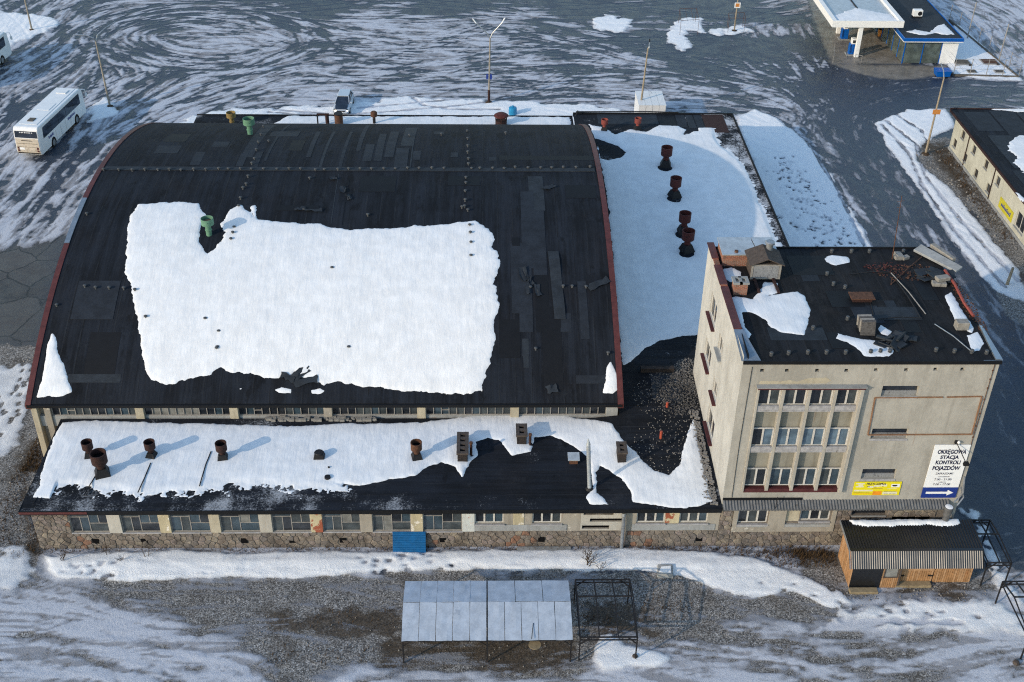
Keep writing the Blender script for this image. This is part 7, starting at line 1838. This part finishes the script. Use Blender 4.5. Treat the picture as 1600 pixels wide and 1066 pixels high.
for (x, y), lab in zip([(65.79,82.41),(66.17,87.55)], ('nearer blue and white fuel pump beside the front canopy column', 'farther blue fuel pump deeper under the white canopy')):
    t = thing('fuel_pump', lab, 'fuel pump', (x, y, 0), 'fuel pumps')
    MB().box(x - .45, x + .4, y - .1, y + .5, .1, 1.35).build('body', 'blue_paint', t, bevel=.03)
    MB().box(x - .28, x + .24, y - .14, y + .54, 1.352, 2.0).build('head', 'white_paint', t, bevel=.03)
    MB().box(x - .2, x + .16, y - .152, y - .141, 1.5, 1.85).build('display', 'glass_dark', t)
    MB().tube([(x - .3, y - .12, 1.3), (x - .4, y - .25, .6), (x - .25, y - .12, .35)], .03, 6).build('hose', 'rubber', t)
    MB().box(x - .7, x + .6, y - .3, y + .8, 0, .099).build('island', 'concrete', t)
st = thing('station_shop', 'glass fronted filling station shop with a blue roof band', 'shop', (74, 79.8, 0))
x0, x1, y0, y1, zt = 70.95, 77.2, 79.75, 99.0, 3.0
MB().box(x0 - .3, x1 + .25, y0 - .35, y1, zt, zt + .12).build('roof', 'felt_grey', st)
for a, b, c, d in ((x0 - .42, x1 + .30, y0 - .50, y0 - .351), (x0 - .42, x0 - .301, y0 - .35, y1), (x1 + .251, x1 + .33, y0 - .35, y1)):
    MB().box(a, b, c, d, zt - .16, zt + .22).build('roof_band', 'blue_paint', st)
    MB().box(a + .015, b - .015, c + .015, d, zt - .26, zt - .162).build('soffit_band', 'white_paint', st)
MB().box(75.35, x1, y0, y0 + .25, 0, zt - .02).build('front_wall', 'white_paint', st)
MB().box(x1 - .2, x1, y0 + .25, y1, 0, zt - .02).build('side_wall', 'white_paint', st)
for a, b in ((x0 + .12, 73.1), (73.2, 75.25)):
    MB().box(a, b, y0 + .06, y0 + .085, .06, zt - .28).build('shop_pane', 'glass_shop', st)
for a in (x0, 73.1, 75.25): MB().box(a, a + .1, y0 + .02, y0 + .12, 0, zt - .02).build('mullion', 'blue_paint', st)
k = 9; s = (y1 - y0) / k
for i in range(k):
    MB().box(x0 + .04, x0 + .065, y0 + i * s + .13, y0 + (i + 1) * s - .01, .06, zt - .28).build('shop_pane', 'glass_shop', st)
    if i: MB().box(x0, x0 + .1, y0 + i * s - .005, y0 + i * s + .125, 0, zt - .02).build('mullion', 'blue_paint', st)
MB().box(x0 + .3, x1 - .3, y0 + .3, y1, .0, .05).build('shop_floor', 'pole_concrete', st)
MB().box(x0 + .4, 75.2, y0 + 4, y0 + 4.2, .05, zt - .05).build('inner_wall', 'plaster_cream', st)
(ax, ay) = [(74.44,86.67)][0]
t = thing('air_conditioner', 'white air conditioner unit on the filling station shop roof', 'air conditioner', (ax, ay, 3.12))
MB().box(ax - .75, ax + .35, ay - .2, ay + .5, 3.3, 4.05).build('casing', 'white_paint', t, bevel=.03)
f = MB().add([(ax + .02 + .27 * math.cos(j * math.pi / 8), ay - .204, 3.66 + .27 * math.sin(j * math.pi / 8)) for j in range(16)], [tuple(range(16))]); f.build('fan_grille', 'steel_dark', t)
MB().box(ax - .7, ax + .3, ay - .15, ay - .05, 3.13, 3.3).box(ax - .7, ax + .3, ay + .35, ay + .45, 3.13, 3.3).build('foot', 'steel_dark', t)
snow_sheet('melting snow on the front of the filling station shop roof', [(71.38,81.67),(72.78,82.56),(74.2,81.72),(75.95,83.92),(77.01,84.82),(76.92,82.2),(76.96,80.92),(75.98,80.69),(74.82,81.31),(72.96,80.64)], lambda x, y: 3.125 + 0 * x, .1, .1, .3)
(ox, oy) = [(70.98,88.96)][0]
t = thing('orange_bin', 'small orange bin standing before the shop windows', 'bin', (ox, oy, 0))
MB().lathe([(.28, 0), (.34, .8), (.36, .82)], 10, (ox, oy, 0)).build('body', 'sign_orange', t, smooth=True); MB().lathe([(.3, .821), (.001, .84)], 10, (ox, oy, 0), False).build('opening', 'hole_black', t)
(a, b) = [(73.61,75.36),(75.31,75.38)]
t = thing('blue_skip', 'bright blue skip on the tarmac corner before the shop', 'skip', (a[0], a[1], 0))
MB().hexa([(a[0] + .1, a[1], .12), (b[0] - .1, a[1], .12), (b[0] - .1, a[1] + 1.1, .12), (a[0] + .1, a[1] + 1.1, .12)], [(a[0], a[1] - .05, .72), (b[0], a[1] - .05, .72), (b[0], a[1] + 1.2, .72), (a[0], a[1] + 1.2, .72)]).build('body', 'blue_paint', t, bevel=.02)
MB().box(a[0] - .03, b[0] + .03, a[1] - .08, a[1] + 1.23, .722, .77).build('lid', 'blue_paint', t)
for x in (a[0] + .25, b[0] - .25): MB().box(x - .08, x + .08, a[1] + .1, a[1] + 1.0, 0, .119).build('foot', 'steel_dark', t)
FP = [(81.39,94.46),(82.67,80.41),(83.19,75.49),(75.8,75.96),(75.82,78.3)]
fn = thing('yard_fence', 'low kerb fence of thin posts and wires round the snowy station yard', 'fence', (*FP[2], 0))
for p, q, k in ((FP[0], FP[1], 5), (FP[1], FP[2], 2), (FP[2], FP[3], 4), (FP[3], FP[4], 1)):
    MB().bar((*p, .1), (*q, .1), .22, .28).build('kerb', 'asphalt_hatch', fn)
    w_ = MB()
    for z in (.9, 1.5, 2.0): w_.bar((*p, z), (*q, z), .02)
    w_.build('wire', 'frame_grey', fn)
    for i in range(k):
        x, y = p[0] + (q[0] - p[0]) * i / k, p[1] + (q[1] - p[1]) * i / k
        MB().bar((x, y, 0), (x, y, 2.1), .06).build('post', 'frame_grey', fn)
for (bx_, by_), lab in zip([(81.52,88.03),(82.67,80.41)], ('tall thin pole halfway along the station yard fence', 'tall thin pole near the front corner of the station yard fence')):
    rooted('yard_pole', MB().tube([(bx_, by_, 0), (bx_ + .1, by_, 4.6)], .07, 6), 'frame_grey', lab, 'pole', (bx_, by_, 0), 'tall poles of the station yard')
for (hx, hy), s, m, lab in zip([(78.1,79.74),(81.45,79.99),(78.29,76.96),(81.52,77.01)], (1.0, 1.0, .55, .55), ('asphalt_hatch', 'rust_brown', 'asphalt_hatch', 'asphalt_hatch'),
        ('grey tank cover in the yard snow by the white shop wall', 'rusty brown tank cover in the yard snow by the side fence', 'small dark cover near the front fence, left one', 'small dark cover near the front fence, close to the yard corner')):
    t = thing('tank_cover', lab, 'tank cover', (hx, hy, 0), 'tank covers in the station yard')
    MB().box(hx - s, hx + s * .9, hy - s * .8, hy + s * .8, 0, .22).build('frame', 'concrete', t)
    MB().box(hx - s * .85, hx + s * .75, hy - s * .65, hy + s * .65, .222, .26).build('lid', m, t)
    if s > .9: MB().box(hx + s * .5, hx + s * .8, hy - s * 1.0, hy - s * .81, 0, .3).build('valve', 'steel_dark', t)
RP = [(62.83,79.71),(64.1,84.27),(65.46,79.95),(66.11,79.56)]
t = thing('forecourt_rail', 'thin metal rail at the front corner of the forecourt', 'railing', (*RP[0], 0))
for p in RP: MB().bar((*p, 0), (*p, 1.0), .04).build('post', 'frame_grey', t)
for p, q in ((1, 0), (2, 3)): MB().bar((*RP[p], 1.0), (*RP[q], 1.0), .04).build('rail', 'frame_grey', t)

# ------------------------------------------------------------------ beige building at the right edge
rb = thing('beige_store', 'long low beige building with a snowy dark roof at the right picture edge', 'building', (75, 45, 0))
WC = [(54.04,2.68),(50.86,2.6),(47.56,2.66),(44.38,2.54),(55.47,1.13),(52.38,1.07),(49.18,0.93),(45.93,1.02)]
wh = [(y - .42, y + .42, z - .42, z + .42) for y, z in WC]
BW = [(38.29,1.56)][0]
wh.append((BW[0] - 1.0, BW[0] + 1.0, BW[1] - .75, BW[1] + .75))
wall_holes(MB(), 18, 56.6, -.1, 3.85, wh, .25, lambda u, v, d: (69.0 + d, u, v)).build('side_wall', 'plaster_right', rb)
MB().box(69.002, 84, 56.35, 56.6, 0, 3.8).build('rear_wall', 'plaster_right', rb)
MB().box(83.8, 84, 18, 56.35, 0, 3.8).build('far_wall', 'plaster_right', rb)
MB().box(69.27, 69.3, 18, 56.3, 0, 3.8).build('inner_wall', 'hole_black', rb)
MB().box(68.9, 68.995, 18, 56.65, -.1, .25).build('plinth', 'concrete', rb)
MB().box(68.55, 84.3, 18, 57.2, 3.86, 4.02).build('roof', 'felt', rb)
MB().box(68.42, 68.548, 18, 57.2, 3.78, 3.97).build('gutter', 'rust_deep', rb)
MB().box(68.95, 68.998, 18, 56.6, 3.45, 3.75).build('cornice', 'plaster_white', rb)
MB().box(68.5, 84.3, 57.202, 57.35, 3.84, 4.1).build('roof_edge', 'rust_deep', rb)
for k, (a, b, c, d) in enumerate(wh):
    f = MB(); X = 69.1; n_ = 2
    f.box(X, X + .06, a, b, d - .06, d).box(X, X + .06, a, b, c, c + .06).box(X, X + .06, a, a + .06, c + .06, d - .06).box(X, X + .06, b - .06, b, c + .06, d - .06).box(X, X + .06, (a + b) / 2 - .03, (a + b) / 2 + .03, c + .06, d - .06)
    o = f.build('window', 'white_old' if k == 8 else 'timber_dark', rb)
    for p, q in ((a + .06, (a + b) / 2 - .03), ((a + b) / 2 + .03, b - .06)): MB().box(X + .03, X + .04, p, q, c + .06, d - .06).build('pane', 'glass_grimy' if k % 2 else 'glass_dark', o)
    MB().box(68.92, 69.09, a - .05, b + .05, c - .08, c - .002).build('sill', 'concrete', o)
YS = [(43.0,1.29),(42.66,1.73),(39.79,1.45),(39.85,0.64)]
t = thing('yellow_wall_sign', 'faded yellow painted board on the beige building wall', 'sign', (68.96, (YS[0][0] + YS[3][0]) / 2, YS[0][1]))
ya, yb_ = YS[3][0], YS[0][0]; zl, zh = min(YS[0][1], YS[3][1]) , max(YS[1][1], YS[2][1])
zm = (zl + zh) / 2
MB().box(68.955, 68.995, ya, yb_, zm - .5, zm + .5).build('board', 'sign_yellow', t)
lm = MB()
for i in range(9):
    y = ya + (yb_ - ya) * (.14 + i * .08); lm.box(68.948, 68.954, y, y + (yb_ - ya) * .055, zm - .16, zm + (.10 if i % 3 else .2))
lm.build('lettering', 'navy_sign', t)
for x, y in [(52.38,0.8),(45.32,0.14)]: 
    MB().tube([(68.93, x, .1), (68.93, x, 3.7)], .05, 6).build('downpipe', 'rust_deep', rb)
snow_sheet('big ragged snow patch on the roof of the beige building', [(71.35,49.13),(72.55,50.71),(75.16,52.04),(80.48,52.83),(73.26,35.84),(70.25,40.57),(70.52,43.09),(70.15,44.9),(71.12,46.24),(70.67,47.6)], lambda x, y: 4.02 + 0 * x, .12, .12, .35)
snow_sheet('snow strip at the back edge of the beige building roof', [(72.05,57.34),(76.06,57.7),(81.14,57.44),(80.61,56.18),(74.41,56.74)], lambda x, y: 4.02 + 0 * x, .12, .12, .25)
snow_sheet('narrow snow strip along the gutter of the beige building', [(68.31,39.33),(68.62,38.98),(68.64,38.14),(68.62,37.2),(68.33,37.9)], lambda x, y: 4.02 + 0 * x, .1, .1, .15)
for x0, y0, x1, y1 in ((69.5, 52, 72, 56.5), (72.2, 50, 74.6, 56.8), (70, 44, 73, 51), (74.8, 52.5, 78, 56.5), (69.6, 39, 71.2, 43.5)):
    MB().box(x0, x1, y0, y1, 4.022, 4.03 + random.random() * .01).build('felt_patch', random.choice(['felt_light', 'felt_grey']), rb)

# ------------------------------------------------------------------ dry plants, weeds and twigs
def shrub(label, x, y, s, n_, seed, loc_z=0.0):
    rnd = random.Random(seed); mb = MB()
    def grow(p, d, l, r, lev):
        q = p + d * l
        mb.tube([p, (p + q) / 2 + Vector((rnd.uniform(-.04, .04), rnd.uniform(-.04, .04), 0)) * s, q], r, 4, r * .6)
        if lev:
            for _ in range(rnd.choice((2, 3))):
                grow(p + (q - p) * rnd.uniform(.5, 1), (d + Vector((rnd.uniform(-.8, .8), rnd.uniform(-.8, .8), rnd.uniform(-.1, .5)))).normalized(), l * .65, r * .6, lev - 1)
    for _ in range(n_):
        grow(Vector((rnd.uniform(-.2, .2), rnd.uniform(-.15, .15), 0)) * s, Vector((rnd.uniform(-.6, .6), rnd.uniform(-.6, .6), 1)).normalized(), .5 * s, .022 * s, 2)
    o = mb.build('dry_shrub', 'twig')
    o.location = (x, y, loc_z)
    return tag(o, label, 'shrub', 'bare twigs in the front snow bank')
for (p, lab, s, k) in zip([(-3.05,-1.18),(-0.54,-0.67),(0.4,-1.1),(1.97,-1.0),(28.2,-1.65),(29.01,-2.03),(28.52,-0.96),(32.65,-0.44)],
        ('bare twig shrub in the snow bank nearest the left wing corner', 'low bare twigs in the snow below the first basement vent', 'thin bare twigs just right of the first vent twigs', 'leaning bare twig in the snow below the second pier', 'bare dark shrub in the snow above the bare frame', 'small dark twigs at the snow edge right of the dark shrub', 'sparse twigs behind the dark shrub near the downpipe', 'low twigs by the wall right of the downpipe'),
        (1.1, .9, .8, .9, 1.3, .8, .8, .7), (4, 3, 3, 2, 6, 4, 3, 3)):
    shrub(lab, p[0], p[1], s, k, len(lab), .1)
def weeds(label, regions, n_, hgt, m='weed'):
    rnd = random.Random(n_); mb = MB()
    for _ in range(n_):
        x0, x1, y0, y1 = rnd.choice(regions)
        x, y = rnd.uniform(x0, x1), rnd.uniform(y0, y1)
        for _ in range(3):
            a = rnd.random() * 6.28; h = hgt * rnd.uniform(.4, 1.2); l = h * rnd.uniform(.2, .9); w = .018
            dx, dy = math.cos(a), math.sin(a)
            mb.add([(x - dy * w, y + dx * w, -.03), (x + dy * w, y - dx * w, -.03), (x + dx * l, y + dy * l, h)], [(0, 1, 2)])
    o = mb.build('weeds', m)
    return tag(o, label, 'weeds', None, 'stuff')
weeds('dry brown weeds along the stone base of the front wing', [(-4.8, 36, -.5, -.05)] * 3 + [(30, 36.5, -.9, -.1)] + [(-5.6, -4.8, -.4, 7)], 1500, .22)
weeds('thick dry brown weeds between the stone base and the timber kiosk', [(36.5, 43.2, -1.2, -.1), (39, 43.2, -1.9, -.4)], 700, .30)
weeds('dry brown grass on the slope left of the hall', [(-8.5, -5.3, -1, 7.5), (-8.2, -7.1, 7, 12)], 1100, .28)
weeds('dry weeds along the foot of the beige building', [(67.4, 68.9, 38, 56)], 500, .3)
weeds('brown weed tufts on the gravel round the shelter', [(27.5, 29.5, -7.6, -5.5), (12, 17, -6.5, -5), (10, 16, -9, -7.5), (31, 34, -6, -4)], 260, .18)
# clods and stones lying about on the gravel
mb = MB(); rnd = random.Random(21)
for x0, y0, x1, y1, k, s0 in ((6, -8.5, 36, -2.2, 260, .035), (-12, -4, -5.5, 20, 380, .07), (43, -5, 51.5, -3.3, 120, .05), (65, 36, 68.8, 57, 160, .09), (17.6, -9.2, 27, -5, 90, .035)):
    for _ in range(k):
        x, y = rnd.uniform(x0, x1), rnd.uniform(y0, y1); s = s0 * rnd.uniform(.5, 1.6); a = rnd.random() * 3
        ca, sa = math.cos(a) * s, math.sin(a) * s
        b = [(x + ca, y + sa, -.01), (x - sa, y + ca, -.01), (x - ca, y - sa, -.01), (x + sa, y - ca, -.01)]
        mb.hexa(b, [(x + (p[0] - x) * .6, y + (p[1] - y) * .6, s * rnd.uniform(.5, 1.0)) for p in b])
tag(mb.build('gravel', 'rubble_pale'), 'loose pale stones scattered over the gravel', 'gravel', None, 'stuff')
